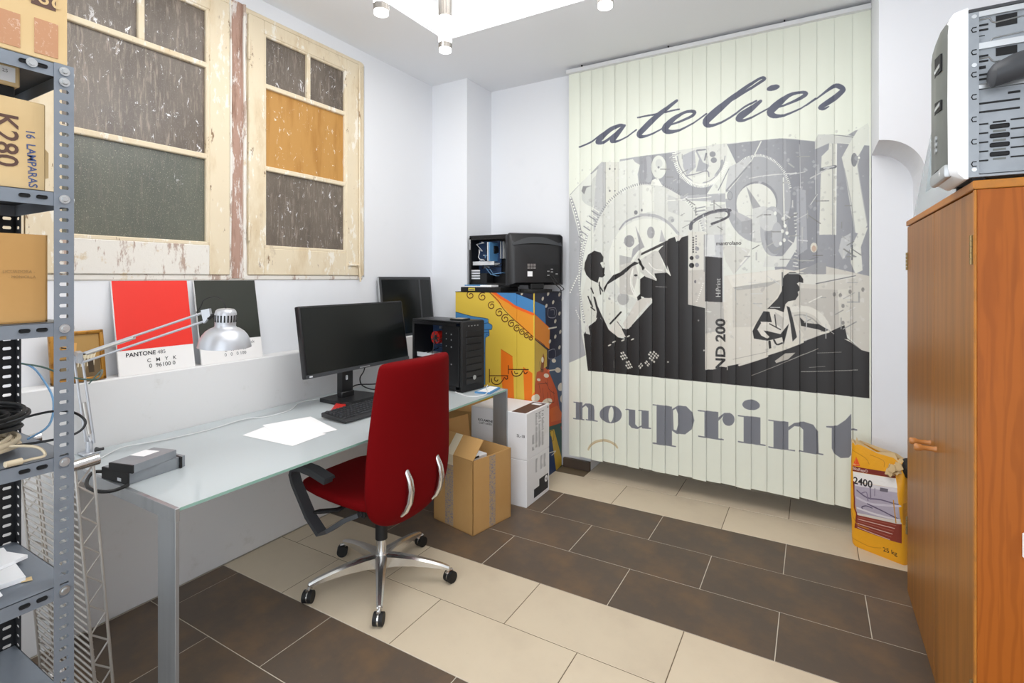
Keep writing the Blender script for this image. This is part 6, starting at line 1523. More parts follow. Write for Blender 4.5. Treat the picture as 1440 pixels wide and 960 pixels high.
def colour_board(label, y0, y1, topcol, lines, cat='board'):
    """large colour swatch card leaning on the wall"""
    t = thing('swatch_board', label, cat, (-.012, (y0 + y1) / 2, 1.0315)); t.rotation_euler = (0, R(-10.5), 0)
    w_ = (y1 - y0) / 2; h = .427; s = .112
    q = B(); q.box(-.012, -w_, 0, 0, w_, h, .0008); q.build('board', M['board_edge'], t)
    q = B(); q.box(0, -w_ + .001, s, .0009, w_ - .001, h - .0005); q.build('colour_field', M[topcol], t)
    for body, size, y, z, bold, col, al in lines:
        letters(body, size, (.0005, -w_ + y, z), (0, 1, 0), (0, 0, 1), M[col], t, bold, al)
    return t
colour_board('tall white board with a signal red field leaning on the ledge', 1.087, 1.408, 'signal_red',
    [('PANTONE', .026, .030, .090, .018, 'ink', 'LEFT'), ('485', .024, .158, .090, 0, 'grey_ink', 'LEFT'), ('C   M   Y   K', .024, .175, .056, .004, 'ink', 'CENTER'), ('0  96100 0', .026, .175, .031, 0, 'ink', 'CENTER')])
colour_board('tall white board with a black field leaning on the ledge behind the lamp shade', 1.44, 1.768, 'board_black',
    [('PANTONE', .026, .030, .090, .018, 'ink', 'LEFT'), ('Process Black', .022, .165, .090, 0, 'grey_ink', 'LEFT'), ('C   M   Y   K', .022, .175, .060, .004, 'ink', 'CENTER'), ('0   0   0 100', .024, .175, .036, 0, 'grey_ink', 'CENTER')])

# dark flat panels behind the computer
def leaning_panel(label, y0, y1, z0, z1, x):
    t = thing('display_panel', label, 'panel', (x, (y0 + y1) / 2, z0), 0, 'dark display panels leaning in the corner'); t.rotation_euler = (0, R(-6), 0)
    w_ = (y1 - y0) / 2; q = B(); q.box(-.02, -w_, 0, 0, w_, z1 - z0, .003); q.build('casing', M['charcoal_plastic'], t)
    q = B(); q.box(0, -w_ + .02, .02, .001, w_ - .02, z1 - z0 - .02); q.build('glass_face', M['screen_black'], t)
    q = B(); q.box(-.018, -w_ - .002, .01, -.004, -w_, z1 - z0 - .005); q.build('side_trim', M['zinc'], t); return t
leaning_panel('front one of two dark display panels leaning in the corner', 2.70, 3.14, 1.0315, 1.476, -.018)
leaning_panel('rear one of two dark display panels, wider and reaching the pillar', 2.80, 3.30, 1.0315, 1.476, -.041)
# ------------------------------------------------------------------ desk lamp
lp = thing('desk_lamp', 'silver balanced arm desk lamp with a dome shade clamped at the desk corner', 'lamp', (.05, .955, .746))
org = Vector(lp.location)
el = Vector((.02, .925, 1.15)); hd = Vector((.455, 1.181, 1.321)); bs = Vector((.05, .955, .80))
q = B(org); q.box(.02, .925, .747, .08, .985, .757, .003); q.cyl((.05, .955, .757), (.05, .955, .80), .012, seg=12); q.prism([(.02, .757), (.07, .757), (.06, .80), (.045, .82)], .952, .958, 'y'); q.build('clamp', M['lamp_silver'], lp, 40)
q = B(org); q.cyl((.085, .965, .772), (.11, .965, .772), .006); q.tube([(.11, .95, .772), (.112, .98, .772)], .006); q.build('clamp_knob', M['black_plastic'], lp, 40)
def arm(a, b, off, r=.0048, name='arm_rod'):
    a, b, off = Vector(a), Vector(b), Vector(off); q = B(org); q.box(0, 0, 0, 0.001, .001, .001) if 0 else None
    q.cyl(a + off, b + off, r, seg=8); return q.build(name, M['lamp_silver'], lp, 50)
arm(bs, el, (0, -.012, 0)); arm(bs, el, (.012, .012, -.01))
q = B(org); q.cyl(bs + Vector((.004, 0, .03)), bs.lerp(el, .45), .0075, seg=10); q.build('spring', M['wire_chrome'], lp, 50)
arm(el, hd, (0, 0, .0)); arm(el, hd, (.008, .008, -.032))
q = B(org); q.cyl(el.lerp(hd, .08) + Vector((0, 0, -.006)), el.lerp(hd, .46) + Vector((0, 0, -.006)), .0075, seg=10); q.build('spring', M['wire_chrome'], lp, 50)
q = B(org)
q.prism([(el.x - .02, el.z - .02), (el.x + .02, el.z - .03), (el.x + .03, el.z + .012), (el.x, el.z + .018)], el.y - .008, el.y + .010, 'y'); q.build('elbow_plate', M['lamp_silver'], lp, 40)
q = B(org)
d = (hd - el).normalized(); n = Vector((-d.y, d.x, 0)).normalized()
pl = [hd + Vector((0, 0, .012)), hd + d * .035 + Vector((0, 0, .008)), hd + d * .04 + Vector((0, 0, -.022)), hd + d * .012 + Vector((0, 0, -.045))]
q.loft([[p_ - n * .008 for p_ in pl], [p_ + n * .008 for p_ in pl]]); q.build('head_joint', M['lamp_silver'], lp, 40)
shc = Vector((.535, 1.228, 1.185)); ax = Vector((.0, .0, 1))
q = B(org); q.cyl(hd + d * .035 + Vector((0, 0, -.02)), (shc.x - .02, shc.y - .01, shc.z + .098), .0035, seg=8); q.cyl(hd + d * .028 + Vector((0, 0, -.03)), hd + d * .052 + Vector((0, 0, -.02)), .009, .006, 8); q.build('head_screw', M['black_plastic'], lp, 40)
T = Matrix.Translation(shc) @ Matrix.Rotation(R(3), 4, 'Y')
q = B(org)
prof = [(.098, 0), (.0975, .004), (.095, .016), (.090, .032), (.082, .048), (.070, .063), (.055, .074), (.042, .079), (.0385, .084), (.0385, .095), (.040, .112), (.040, .134), (.037, .146), (.030, .153), (.012, .156), (.0, .156)]
q.lathe(prof, 40, T); shade = q.build('shade', M['lamp_silver'], lp, 45)
q = B(org)
q.lathe([(r_ - .0015, z_ - .0005) for r_, z_ in prof[:8]], 40, T); q.build('shade_lining', M['paper'], shade, 45)
q = B(org)
for k in range(20):
    a = 2 * math.pi * k / 20; m_ = T @ Matrix.Rotation(a, 4, 'Z')
    q.box(.0385, -.0028, .102, .0408, .0028, .130, T=m_)
q.build('vent_slots', M['slot_black'], shade)
q = B(org); top = T @ Vector((0, 0, .155))
q.cab([top, top + Vector((-.012, -.004, .03)), top + Vector((-.04, -.02, .048)), top + Vector((-.075, -.045, .035)), hd + Vector((-.005, 0, .03)), hd + Vector((-.02, -.01, .002))], .0028, 6)
q.build('flex', M['cable_black'], lp, 60)
q = B(org); q.cab([el + Vector((-.06, -.03, .03)), el + Vector((-.03, -.01, .022)), el + Vector((.0, 0, .0)), el.lerp(hd, .2) + Vector((0, 0, -.012))], .0025, 6); q.build('flex', M['cable_black'], lp, 60)

# ------------------------------------------------------------------ drives and leads on the desk
def drive(label, pts, z, h, face_edge, bez):
    t = thing('disc_drive', label, 'drive', (pts[0][0], pts[0][1], z), 0, 'computer drives stacked on the desk corner')
    q = B(t.location); q.prism(pts, z, z + h); bd = q.build('metal_case', M['galvanised'], t)
    a, b = Vector((*pts[0], 0)), Vector((*pts[1], 0)); n = Vector((b.y - a.y, -(b.x - a.x), 0)).normalized()
    q = B(t.location); q.loft([[(p_.x + n.x * o_, p_.y + n.y * o_, zz) for p_ in (a, b) for zz in ((z, z + h) if p_ is a else (z + h, z))] for o_ in (0, .006)]); q.build('front_bezel', M['matte_black'], t)
    return t, a, b, n
def rect(a, b, depth):
    a, b = Vector((*a, 0)), Vector((*b, 0)); u = (b - a); n = Vector((-u.y, u.x, 0)).normalized() * depth
    return [tuple(a.xy), tuple(b.xy), tuple((b + n).xy), tuple((a + n).xy)]
t, a, b, n = drive('wider lower disc drive with a black front, flat on the desk glass', rect((.395, .868), (.548, .884), .195), .746, .041, 0, 1)
q = B(t.location); q.loft([[(a.lerp(b, s).x + n.x * .0065, a.lerp(b, s).y + n.y * .0065, zz) for s, zz in ((.62, .753), (.76, .753), (.76, .764), (.62, .764))] for _ in (0,)] + [[(a.lerp(b, s).x + n.x * .007, a.lerp(b, s).y + n.y * .007, zz) for s, zz in ((.62, .753), (.76, .753), (.76, .764), (.62, .764))]]); q.build('eject_button', M['connector_white'], t)
q = B(t.location); q.box(.385, 1.055, .7465, .54, 1.062, .788, T=Matrix.Translation((0, 0, 0))); q.build('rear_plate', M['matte_black'], t)
t, a, b, n = drive('smaller upper disc drive resting askew on the lower one', rect((.462, .862), (.566, .890), .165), .7875, .028, 0, 1)
q = B(t.location); q.prism([(.44, .93), (.50, .95), (.485, 1.01), (.425, .99)], .8157, .8163); q.build('white_label', M['paper'], t)
q = B(); q.cab([(.39, .866, .768), (.385, .842, .772), (.415, .815, .766), (.47, .79, .762), (.53, .782, .760), (.575, .80, .757), (.585, .83, .755), (.566, .872, .753)], .006, 8)
tag(q.build('drive_lead', M['cable_black'], None, 60), 'short thick black lead looping off the desk edge below the drives', 'cable')
q = B(); q.cab([(.20, .905, .749), (.132, .982, .749), (.08, 1.07, .749), (.12, 1.2, .749), (.14, 1.38, .749), (.113, 1.529, .749), (.115, 1.60, .749), (.162, 1.668, .749), (.165, 1.759, .749), (.142, 1.833, .749), (.07, 1.925, .749), (.05, 1.998, .749), (.078, 2.085, .749), (.075, 2.181, .749)], .0025, 6)
tag(q.build('white_cable', M['cable_white'], None, 60), 'thin white cable winding along the back of the desk', 'cable')
sheet('paper_sheet', [(.348, 1.422), (.677, 1.438), (.66, 1.63), (.30, 1.60)], .7455, .0006, 'paper', 'lower white sheet on the desk, its blank corner toward the drives')
sheet('paper_sheet', [(.28, 1.566), (.35, 1.79), (.659, 1.696), (.590, 1.472)], .7464, .0006, 'paper', 'upper white sheet on the desk, its blank corner toward the keyboard')

# ------------------------------------------------------------------ monitor, keyboard
mo = thing('monitor', 'wide black monitor, switched off, on a column stand behind the keyboard', 'monitor', (.25, 2.22, .7455))
org = Vector(mo.location)
tl = R(-9.5); T = Matrix.Translation((.278, 2.225, .925)) @ Matrix.Rotation(tl, 4, 'Y')
q = B(org); q.box(-.035, -.405, 0, 0, .405, .392, .006, 2, T=T); q.box(-.06, -.26, .07, -.03, .26, .32, .012, 2, T=T); q.build('casing', M['black_plastic'], mo, 40)
q = B(org); q.box(0, -.394, .022, .0015, .394, .382, T=T); q.build('screen', M['screen_black'], mo)
q = B(org); q.box(-.002, -.404, .0005, .003, .404, .02, .001, T=T); chin = q.build('lower_bezel', M['charcoal_plastic'], mo)
q = B(org); q.box(.003, -.385, .006, .0036, -.365, .014, T=T); q.build('badge', M['connector_white'], chin)
q = B(org); q.box(.003, -.03, .005, .0036, .05, .012, T=T); q.build('maker_plate', M['zinc'], chin)
q = B(org); q.box(.19, 2.10, .77, .235, 2.185, 1.05, .006, 2); q.box(.20, 2.095, .765, .24, 2.19, .80, .004); st = q.build('stand_column', M['black_plastic'], mo, 40)
q = B(org); q.box(.2352, 2.127, .868, .2362, 2.139, .895, .004, 2); q.build('cable_hole', M['connector_white'], st)
q = B(org); q.prism([(.13, 2.03), (.32, 2.02), (.36, 2.06), (.36, 2.24), (.32, 2.30), (.13, 2.28)], .7465, .768); q.build('stand_base', M['black_plastic'], mo)
for y0, y1 in ((2.04, 1.88), (2.25, 2.36)):
    s = 1 if y1 > y0 else -1
    q = B(org); q.prism([(.26, y0), (.375, y1 - s * .02), (.418, y1 - s * .005), (.345, y0 + s * .01)], .7465, .7585) ; q.build('red_foot', M['red_plastic'], mo)
for pts in ([(.17, 2.35, .99), (.19, 2.315, .894), (.20, 2.271, .851), (.2, 2.293, .80), (.2, 2.397, .757), (.21, 2.55, .752)], [(.2, 2.24, .752), (.16, 2.22, .765), (.15, 2.28, .80), (.19, 2.40, .79), (.22, 2.60, .77)]):
    q = B(org); q.cab(pts, .004, 6); q.build('lead', M['cable_black'], mo, 60)

kb = thing('keyboard', 'black full size keyboard in front of the monitor', 'keyboard', (.53, 2.02, .7455))
kb.rotation_euler = (0, 0, R(-2)); 
q = B(); q.loft([[(-.085, y, .010), (.095, y, .004), (.10, y, .012), (.088, y, .019), (-.08, y, .034), (-.088, y, .028)] for y in (-.235, -.225, .225, .235)]); q.build('case', M['black_plastic'], kb, 40)
kp = B(); kp.loft([[(-.0075, -.0075, 0), (.0075, -.0075, 0), (.0075, .0075, 0), (-.0075, .0075, 0)], [(-.0055, -.006, .008), (.006, -.006, .008), (.006, .006, .008), (-.0055, .006, .008)]])
key = None
for r_ in range(6):
    for c_ in range(21):
        if r_ in (1,) and c_ in (15, 20): continue
        if r_ == 0 and c_ in (1, 6, 11): continue
        if r_ == 5 and 4 <= c_ <= 9: continue
        x = -.062 + r_ * .026 - (.004 if r_ == 0 else 0); z = .0325 - (x + .08) * .089
        y = -.215 + c_ * .0213
        if key is None: key = kp.build('key', M['charcoal_plastic'], kb); key.location = (x, y, z)
        else: dup(key, kb, (x, y, z))
q = B(); q.loft([[(.060, -.125, .019), (.074, -.125, .0185), (.074, -.01, .0185), (.060, -.01, .019)], [(.061, -.123, .027), (.073, -.123, .026), (.073, -.012, .026), (.061, -.012, .027)]]); q.build('space_bar', M['charcoal_plastic'], kb)

# ------------------------------------------------------------------ computer tower on the desk
def tower_inside(t, W_, Hh, D_, seed, cooler):
    """board, cards, drives and cables behind an open side; local x = front, open side at y = 0"""
    rr = random.Random(seed)
    q = B(); q.box(-D_ + .01, W_ - .03, .10, -.15, W_ - .024, Hh - .04); pb = q.build('mainboard', M['pcb_blue' if seed % 2 else 'pcb_green'], t)
    q = B(); q.box(-D_ + .01, .02, .02, -D_ + .15, W_ - .03, .105, .002); q.build('power_supply', M['matte_black'], t)
    q = B(); q.box(-D_ + .012, .03, Hh * .42, -.16, W_ - .03, Hh * .42 + .018, .002); q.box(-D_ + .012, .03, Hh * .42 + .018, -.16, .036, Hh * .42 + .03); q.build('graphics_card', M['connector_white'], t)
    for k in range(4):
        q = B(); z = Hh * (.30 - .05 * k); q.box(-D_ + .004, .012, z, -D_ + .09, .018, z + .012); q.build('slot_cover', M['connector_white'], t)
    q = B(); q.cyl((-D_ + .16, .06, Hh * .72), (-D_ + .16, W_ - .03, Hh * .72), .042, seg=20); fan = q.build('cooler', M['red_plastic' if cooler else 'matte_black'], t, 40)
    q = B()
    for k in range(7): a = k * 2 * math.pi / 7; q.box(0, -.004, -.002, .036, .004, .002, T=Matrix.Translation((-D_ + .16, .056, Hh * .72)) @ Matrix.Rotation(a, 4, 'Y') @ Matrix.Rotation(R(30), 4, 'X'))
    q.build('fan_blades', M['charcoal_plastic'], fan)
    for k in range(4):
        q = B(); x = -D_ + .225 + k * .011; q.box(x, W_ - .07, Hh * .55, x + .004, W_ - .03, Hh * .88); q.build('memory_stick', M['connector_white' if k % 2 else 'pcb_blue'], t)
    for k in range(10):
        q = B(); x = rr.uniform(-D_ + .05, -.19); z = rr.uniform(Hh * .3, Hh * .85); q.box(x, W_ - .05, z, x + rr.uniform(.008, .03), W_ - .03, z + rr.uniform(.006, .02)); q.build('connector', M[rr.choice(['connector_white', 'connector_white', 'zinc', 'book_blue'])], t)
    for k in range(8):
        x0, z0 = rr.uniform(-D_ + .06, -.2), rr.uniform(.1, Hh * .85); x1, z1 = rr.uniform(-D_ + .1, -.1), rr.uniform(.08, Hh * .8)
        q = B(); q.tube([(x0, W_ - .04, z0), (x0 + .01, .05, z0 - .02), ((x0 + x1) / 2, .03 + .02 * (k % 3), (z0 + z1) / 2 - .04), (x1, .06, z1), (x1, W_ - .05, z1)], .003, 6); q.build('lead', M[rr.choice(['cable_black', 'cable_grey', 'cable_black', 'cable_blue'])], t, 60)
def tower_shell(t, W_, Hh, D_, mat, bay=True):
    q = B(); q.box(-D_, 0, Hh - .014, 0, W_, Hh, .004, 2); q.build('top_panel', M[mat], t, 40)
    q = B(); q.box(-D_, 0, 0, 0, W_, .014, .003); q.build('bottom_panel', M[mat], t)
    q = B(); q.box(-D_, W_ - .006, .014, 0, W_, Hh - .014); q.build('side_panel', M[mat], t)
    q = B(); q.box(-D_, .002, .014, -D_ + .006, W_ - .006, Hh - .014); q.build('rear_panel', M[mat], t)
    q = B(); q.box(-D_ + .006, .0005, Hh - .034, -.03, .004, Hh - .014); q.box(-D_ + .006, .0005, .014, -.03, .004, .03); q.box(-D_, .0005, .014, -D_ + .018, .004, Hh - .014); q.build('side_flange', M[mat], t)
    if bay:
        q = B(); q.box(-.155, .001, .03, -.004, .03, Hh - .034, .002); by = q.build('drive_bay', M[mat], t)
        for z in (.36, .325, .28, .17):
            q = B(); q.cyl((-.07, -.0005, z), (-.07, .002, z), .005, seg=10); q.cyl((-.115, -.0005, z + .004), (-.115, .002, z + .004), .004, seg=8); q.build('screw', M['zinc'], by)
tw = thing('computer_tower', 'black computer tower without its side panel on the far end of the desk', 'computer', (.686, 2.632, .746), R(-8))
tower_shell(tw, .21, .445, .44, 'black_steel'); tower_inside(tw, .21, .445, .44, 3, True)
q = B(); q.box(0, 0, 0, .028, .21, .445, .010, 2); bz = q.build('front_bezel', M['matte_black'], tw, 40)
for k in range(8):
    q = B(); z = .045 + k * .043; q.box(.028, .03, z, .0325, .18, z + .037, .003); q.build('bay_cover', M['black_plastic'], bz)
q = B(); q.cyl((.033, .105, .085), (.0345, .105, .085), .0145, seg=20); q.build('round_badge', M['zinc'], bz, 40)
for k in range(4):
    q = B(); q.box(.0285, .05 + k * .028, .412, .0295, .062 + k * .028, .418); q.build('port', M['zinc'], bz)
q = B(); q.box(.575, 2.68, 1.1915, .675, 2.77, 1.203, .003, 2); tb_ = tag(q.build('flat_box', M['matte_black']), 'flat black box on top of the desk computer', 'box')
q = B(); q.box(.588, 2.69, 1.203, .662, 2.76, 1.2042, .001); o = q.build('shiny_lid', M['zinc'], tb_)

# things on the far desk corner
sheet('notepad', [(.762, 2.866), (.845, 2.862), (.878, 2.69), (.775, 2.672)], .7455, .010, 'book_blue', 'blue and white pamphlet at the far corner of the desk', 'booklet')
q = B(); nt = bpy.data.objects['notepad']; q.prism([(.775, 2.853), (.835, 2.85), (.862, 2.70), (.785, 2.685)], .7556, .756); q.build('white_page', M['paper'], nt)
q = B(); q.cab([(.705, 2.60, .749), (.66, 2.625, .749), (.742, 2.585, .749), (.80, 2.57, .749), (.85, 2.60, .749), (.865, 2.66, .752), (.84, 2.72, .759), (.79, 2.78, .759), (.75, 2.86, .760)], .0032, 6)
tag(q.build('white_cable', M['cable_white'], None, 60), 'white lead looped beside the blue pamphlet', 'cable')

# ------------------------------------------------------------------ red swivel chair
ch = thing('office_chair', 'high backed red swivel chair with chromed handles on its back and star base', 'chair', (.787, 1.853, 0))
def sr(hw, th, n, zz, k, bulge):
    """rounded cross section of the shell at one height: bulging back, slimmer front"""
    pts = []
    for i in range(n):
        a = 2 * math.pi * i / n; c, s_ = math.cos(a), math.sin(a)
        yy = hw * math.copysign(abs(c) ** .55, c); d_ = th * math.copysign(abs(s_) ** .7, s_)
        pts.append((k + bulge * (1 - (yy / (hw + 1e-6)) ** 2) * (min(1, hw / .24)) ** 2 * (1 + max(0, zz - .85) * 1.6) + d_, yy, zz))
    return pts
rows = [(.335, .05, .016, .170), (.348, .12, .022, .178), (.372, .18, .026, .184), (.41, .235, .029, .188), (.46, .268, .031, .192), (.53, .283, .032, .196), (.62, .284, .032, .200), (.75, .276, .031, .206), (.88, .262, .030, .214), (1.0, .248, .029, .224), (1.065, .240, .027, .231), (1.088, .234, .022, .234), (1.098, .222, .010, .235)]
q = B(); q.loft([sr(hw, th, 28, z, k - .015, .045) for z, hw, th, k in rows]); q.build('backrest', M['red_fabric'], ch, sub=1)
q = B()
srow = []
for x, hw, z0, z1 in ((-.335, .16, .468, .486), (-.325, .205, .456, .497), (-.28, .235, .440, .505), (-.1, .245, .425, .50), (.08, .24, .42, .49), (.17, .225, .42, .48)):
    n = 24; r_ = []
    for i in range(n):
        a = 2 * math.pi * i / n; c, s_ = math.cos(a), math.sin(a)
        r_.append((x, hw * math.copysign(abs(c) ** .5, c), (z0 + z1) / 2 + (z1 - z0) / 2 * math.copysign(abs(s_) ** .6, s_)))
    srow.append(r_)
q.loft(srow); q.build('seat', M['red_fabric'], ch, sub=1)
for yy in (-.10, .115):
    q = B(); pts = [(.216, yy, .632), (.245, yy + .004, .605), (.262, yy + .010, .56), (.268, yy + .012, .515), (.262, yy + .008, .465), (.246, yy, .425), (.224, yy - .004, .402)]
    q.tube(pts, [.009, .015, .018, .0195, .0195, .017, .011], 10, flat=.7); q.build('handle', M['polished_alu'], ch, 60)
q = B(); q.box(-.12, -.07, .36, .10, .07, .43, .012, 2); q.build('tilt_mechanism', M['matte_black'], ch, 40)
q = B(); q.tube([(-.05, -.06, .40), (-.06, -.13, .405), (-.09, -.19, .39), (-.14, -.25, .395), (-.16, -.27, .395)], [.008, .010, .016, .016, .008], 8, flat=.6); q.build('lever', M['matte_black'], ch, 60)
q = B(); q.cyl((0, 0, .20), (0, 0, .37), .029, seg=20); q.build('gas_spring_cover', M['matte_black'], ch, 40)
q = B(); q.cyl((0, 0, .11), (0, 0, .205), .0235, seg=20); q.build('gas_spring', M['polished_alu'], ch, 40)
def arm_loop(s):
    y = -.285 * s
    q = B()
    path = [(-.04, .565), (-.13, .585), (-.215, .592), (-.262, .582), (-.272, .555), (-.255, .515), (-.16, .385), (-.085, .325), (-.07, .328), (.0, .378), (.06, .405)]
    W2 = .024; out = []
    P = [Vector((a, 0, b)) for a, b in path]
    for i, p_ in enumerate(P):
        t_ = (P[min(i + 1, len(P) - 1)] - P[max(i - 1, 0)]).normalized(); n_ = Vector((-t_.z, 0, t_.x)) * .0095
        inw = s * .10 * max(0, (i - 7) / 3)
        yc = y + inw
        out.append([p_ + n_ + Vector((0, yc - W2, 0)), p_ + n_ + Vector((0, yc + W2, 0)), p_ - n_ + Vector((0, yc + W2, 0)), p_ - n_ + Vector((0, yc - W2, 0))])
    q.loft(out); fr_ = q.build('armrest_loop', M['charcoal_plastic'], ch, 35)
    q = B(); q.loft([[(x, y - .03, z), (x, y + .03, z), (x, y + .026, z + .013), (x, y - .026, z + .013)] for x, z in ((-.22, .602), (-.13, .596), (-.03, .573))]); q.build('arm_pad', M['charcoal_plastic'], ch, 40)
    q = B(); q.box(.03, min(y + s * .10, 0) if s > 0 else 0, .385, .075, 0 if s > 0 else max(y + s * .10, 0), .415, .004); q.build('arm_bracket', M['matte_black'], ch)
arm_loop(1); arm_loop(-1)
q = B(); q.cyl((0, 0, .075), (0, 0, .135), .040, .034, seg=24); q.build('hub', M['polished_alu'], ch, 40)
for k, ang in enumerate((-119, -47, 25, 97, 169)):
    a = R(ang); c, s_ = math.cos(a), math.sin(a); L_ = .335
    q = B(); rg = []
    for r_, hw, z0, z1 in ((.025, .030, .072, .132), (.08, .026, .080, .130), (.16, .021, .082, .122), (.24, .017, .078, .108), (.30, .015, .072, .094), (L_, .012, .066, .082)):
        rg.append([(r_ * c - y_ * s_, r_ * s_ + y_ * c, z_) for y_, z_ in ((-hw, z0), (hw, z0), (hw, z1 - .008), (hw * .5, z1), (-hw * .5, z1), (-hw, z1 - .008))])
    q.loft(rg); q.build('base_arm', M['polished_alu'], ch, 30)
    b_ = a + R(35 * (-1) ** k + 20); d_ = Vector((math.cos(b_), math.sin(b_), 0)); n_ = Vector((-d_.y, d_.x, 0)); o_ = Vector((L_ * c, L_ * s_, 0)) * .985 + d_ * .012
    q = B()
    for sg in (-1, 1): q.cyl(o_ + n_ * (sg * .0125 - .0085) + Vector((0, 0, .0275)), o_ + n_ * (sg * .0125 + .0085) + Vector((0, 0, .0275)), .0272, seg=20)
    cs = q.build('caster', M['rubber'], ch, 40)
    q = B(); q.cyl(o_ + n_ * -.004 + Vector((0, 0, .0275)), o_ + n_ * .004 + Vector((0, 0, .0275)), .024, seg=18); q.cyl(o_ - d_ * .012 + Vector((0, 0, .045)), o_ - d_ * .012 + Vector((0, 0, .075)), .008, seg=10)
    q.tube([o_ - d_ * .026 + Vector((0, 0, .05)), o_ - d_ * .012 + Vector((0, 0, .060)), o_ + d_ * .012 + Vector((0, 0, .058))], .009, 8, flat=.6)
    q.build('caster_bracket', M['polished_alu'], cs, 40)
# ------------------------------------------------------------------ cartons by the desk
def flap(q, a, b, up, th=.004):
    a, b, up = Vector(a), Vector(b), Vector(up); n = (b - a).cross(up).normalized() * th
    q.loft([[a, b, b + up, a + up], [a + n, b + n, b + up + n, a + up + n]])
oc = thing('open_carton', 'open tan cardboard box with folded up flaps and printed tape on the floor', 'box', (.935, 2.421, 0), R(-11))
DX, DY, HH, th = .34, .325, .423, .005     # local: box spans x -DX..0, y 0..DY
q = B(); q.box(-DX, 0, 0, 0, DY, th); q.box(-DX, 0, 0, 0, th, HH); q.box(-DX, DY - th, 0, 0, DY, HH); q.box(-DX, 0, 0, -DX + th, DY, HH); q.box(-th, 0, 0, 0, DY, HH); q.build('carton_body', M['cardboard'], oc)
q = B(); flap(q, (-DX, .002, HH), (0, .002, HH), (0, .085, .10)); fl = q.build('flap', M['cardboard'], oc)
q = B(); flap(q, (-DX + .002, DY - .02, HH), (-DX + .002, .01, HH), (-.02, 0, .15)); q.build('flap', M['cardboard'], oc)
q = B(); flap(q, (0, DY - .006, HH), (-DX, DY - .006, HH), (0, -.05, -.13)); q.build('flap', M['cardboard'], oc)
q = B(); flap(q, (-.003, 0, HH - .002), (-.003, DY, HH - .002), (-.07, 0, -.14)); q.build('flap', M['cardboard'], oc)
q = B(); q.box(.0, .135, .005, .0012, .185, HH - .005); q.build('printed_tape', M['printed_tape'], oc)
q = B(); q.box(-.235, -.0012, .005, -.165, .0, HH - .06); q.build('printed_tape', M['printed_tape'], oc)
q = B(); q.loft([[(-.225, -.002, HH - .06), (-.165, -.002, HH - .06), (-.165, -.002, HH), (-.225, -.002, HH)], [(-.225, -.003, HH - .06), (-.165, -.003, HH - .06), (-.165, -.003, HH), (-.225, -.003, HH)]]); q.build('clear_tape', M['clear_tape'], oc)
q = B(); q.loft([[(-.225, -.0035, HH), (-.165, -.0035, HH), (-.165, .080, HH + .1), (-.225, .080, HH + .1)], [(-.225, -.005, HH + .002), (-.165, -.005, HH + .002), (-.165, .079, HH + .102), (-.225, .079, HH + .102)]]); q.build('clear_tape', M['clear_tape'], oc)
wp = thing('white_parcel', 'white printed parcel inside the open tan box on the floor', 'parcel', (.86, 2.62, .0), R(-11))
q = B(); q.box(-.10, -.13, .006, .03, .02, .405, .004); q.build('carton_body', M['white_carton'], wp)
for z in (.40, .425):
    q = B(); q.box(.0301, -.09, z - .03, .0306, -.05, z - .018); q.build('black_print', M['ink'], wp)

def white_box(label, x0, y0, z0, x1, y1, z1, top):
    t = thing('white_carton', label, 'box', (x1, y0, z0), 0, 'stacked white cartons under the desk end')
    o_ = t.location; q = B(o_); q.box(x0, y0, z0, x1, y1, z1, .003); q.build('carton_body', M['white_carton'], t)
    rr = random.Random(int(z1 * 100))
    if top:
        q = B(o_); q.box(x1 - .115, y0 + .006, z1, x1 - .012, y1 - .02, z1 + .0006); q.build('dark_label', M['maroon_ink'], t)
        q = B(o_); q.box(x1 - .095, y1 - .085, z1 + .0006, x1 - .03, y1 - .045, z1 + .001); q.build('white_patch', M['paper'], t)
        letters('5L-18', .026, (.985, y0, .452), (1, 0, 0), (0, 0, 1), M['ink'], t, .015, org=o_)
        letters('RICLAMENE', .022, (.715, y0, .515), (1, 0, 0), (0, 0, 1), M['ink'], t, .02, org=o_)
        letters('COPY PAPER', .018, (.715, y0, .495), (1, 0, 0), (0, 0, 1), M['ink'], t, .01, org=o_)
        cols = [(.19, .545, .13), (.14, .44, .12), (.19, .40, .05)]
        for yy, zz, hh in ((.12, .46, .12), (.165, .46, .12), (.21, .46, .12), (.075, .345, .10), (.12, .345, .11), (.165, .345, .11), (.21, .345, .11)):
            q = B(o_)
            for k in range(12):
                z = zz + k * hh / 12
                if rr.random() < .85: q.box(x1, y0 + yy, z, x1 + .0005, y0 + yy + rr.uniform(.018, .036), z + .004)
            q.build('small_print', M['grey_ink'], t)
        q = B(o_); q.prism([(y1 - .03, .575), (y1 - .012, .575), (y1 - .021, .59)], x1, x1 + .0006, 'x'); q.build('arrow_mark', M['ink'], t)
    else:
        q = B(o_); q.box(x1, y0 + .10, .028, x1 + .0006, y1 - .02, .085); q.box(x1, y0 + .175, .085, x1 + .0006, y1 - .02, .128); q.build('black_print', M['ink'], t)
        q = B(o_); q.cyl((x1 + .0005, y1 - .05, .10), (x1 + .0012, y1 - .05, .10), .022, seg=20); q.build('round_logo', M['paper'], t)
        letters('hp', .026, (x1 + .0012, y1 - .05, .10), (0, 1, 0), (0, 0, 1), M['ink'], t, .01, org=o_)
        for yy in (.12, .19, .24):
            q = B(o_)
            for k in range(9): q.box(x1, y0 + yy, .19 + k * .010, x1 + .0005, y0 + yy + rr.uniform(.015, .035), .194 + k * .010)
            q.build('small_print', M['grey_ink'], t)
    return t
white_box('lower white carton of the stack, black logo patch near the floor', .60, 2.886, .001, 1.028, 3.212, .300, False)
white_box('upper white carton of the stack, dark strip label on its lid', .60, 2.886, .3015, 1.028, 3.212, .600, True)
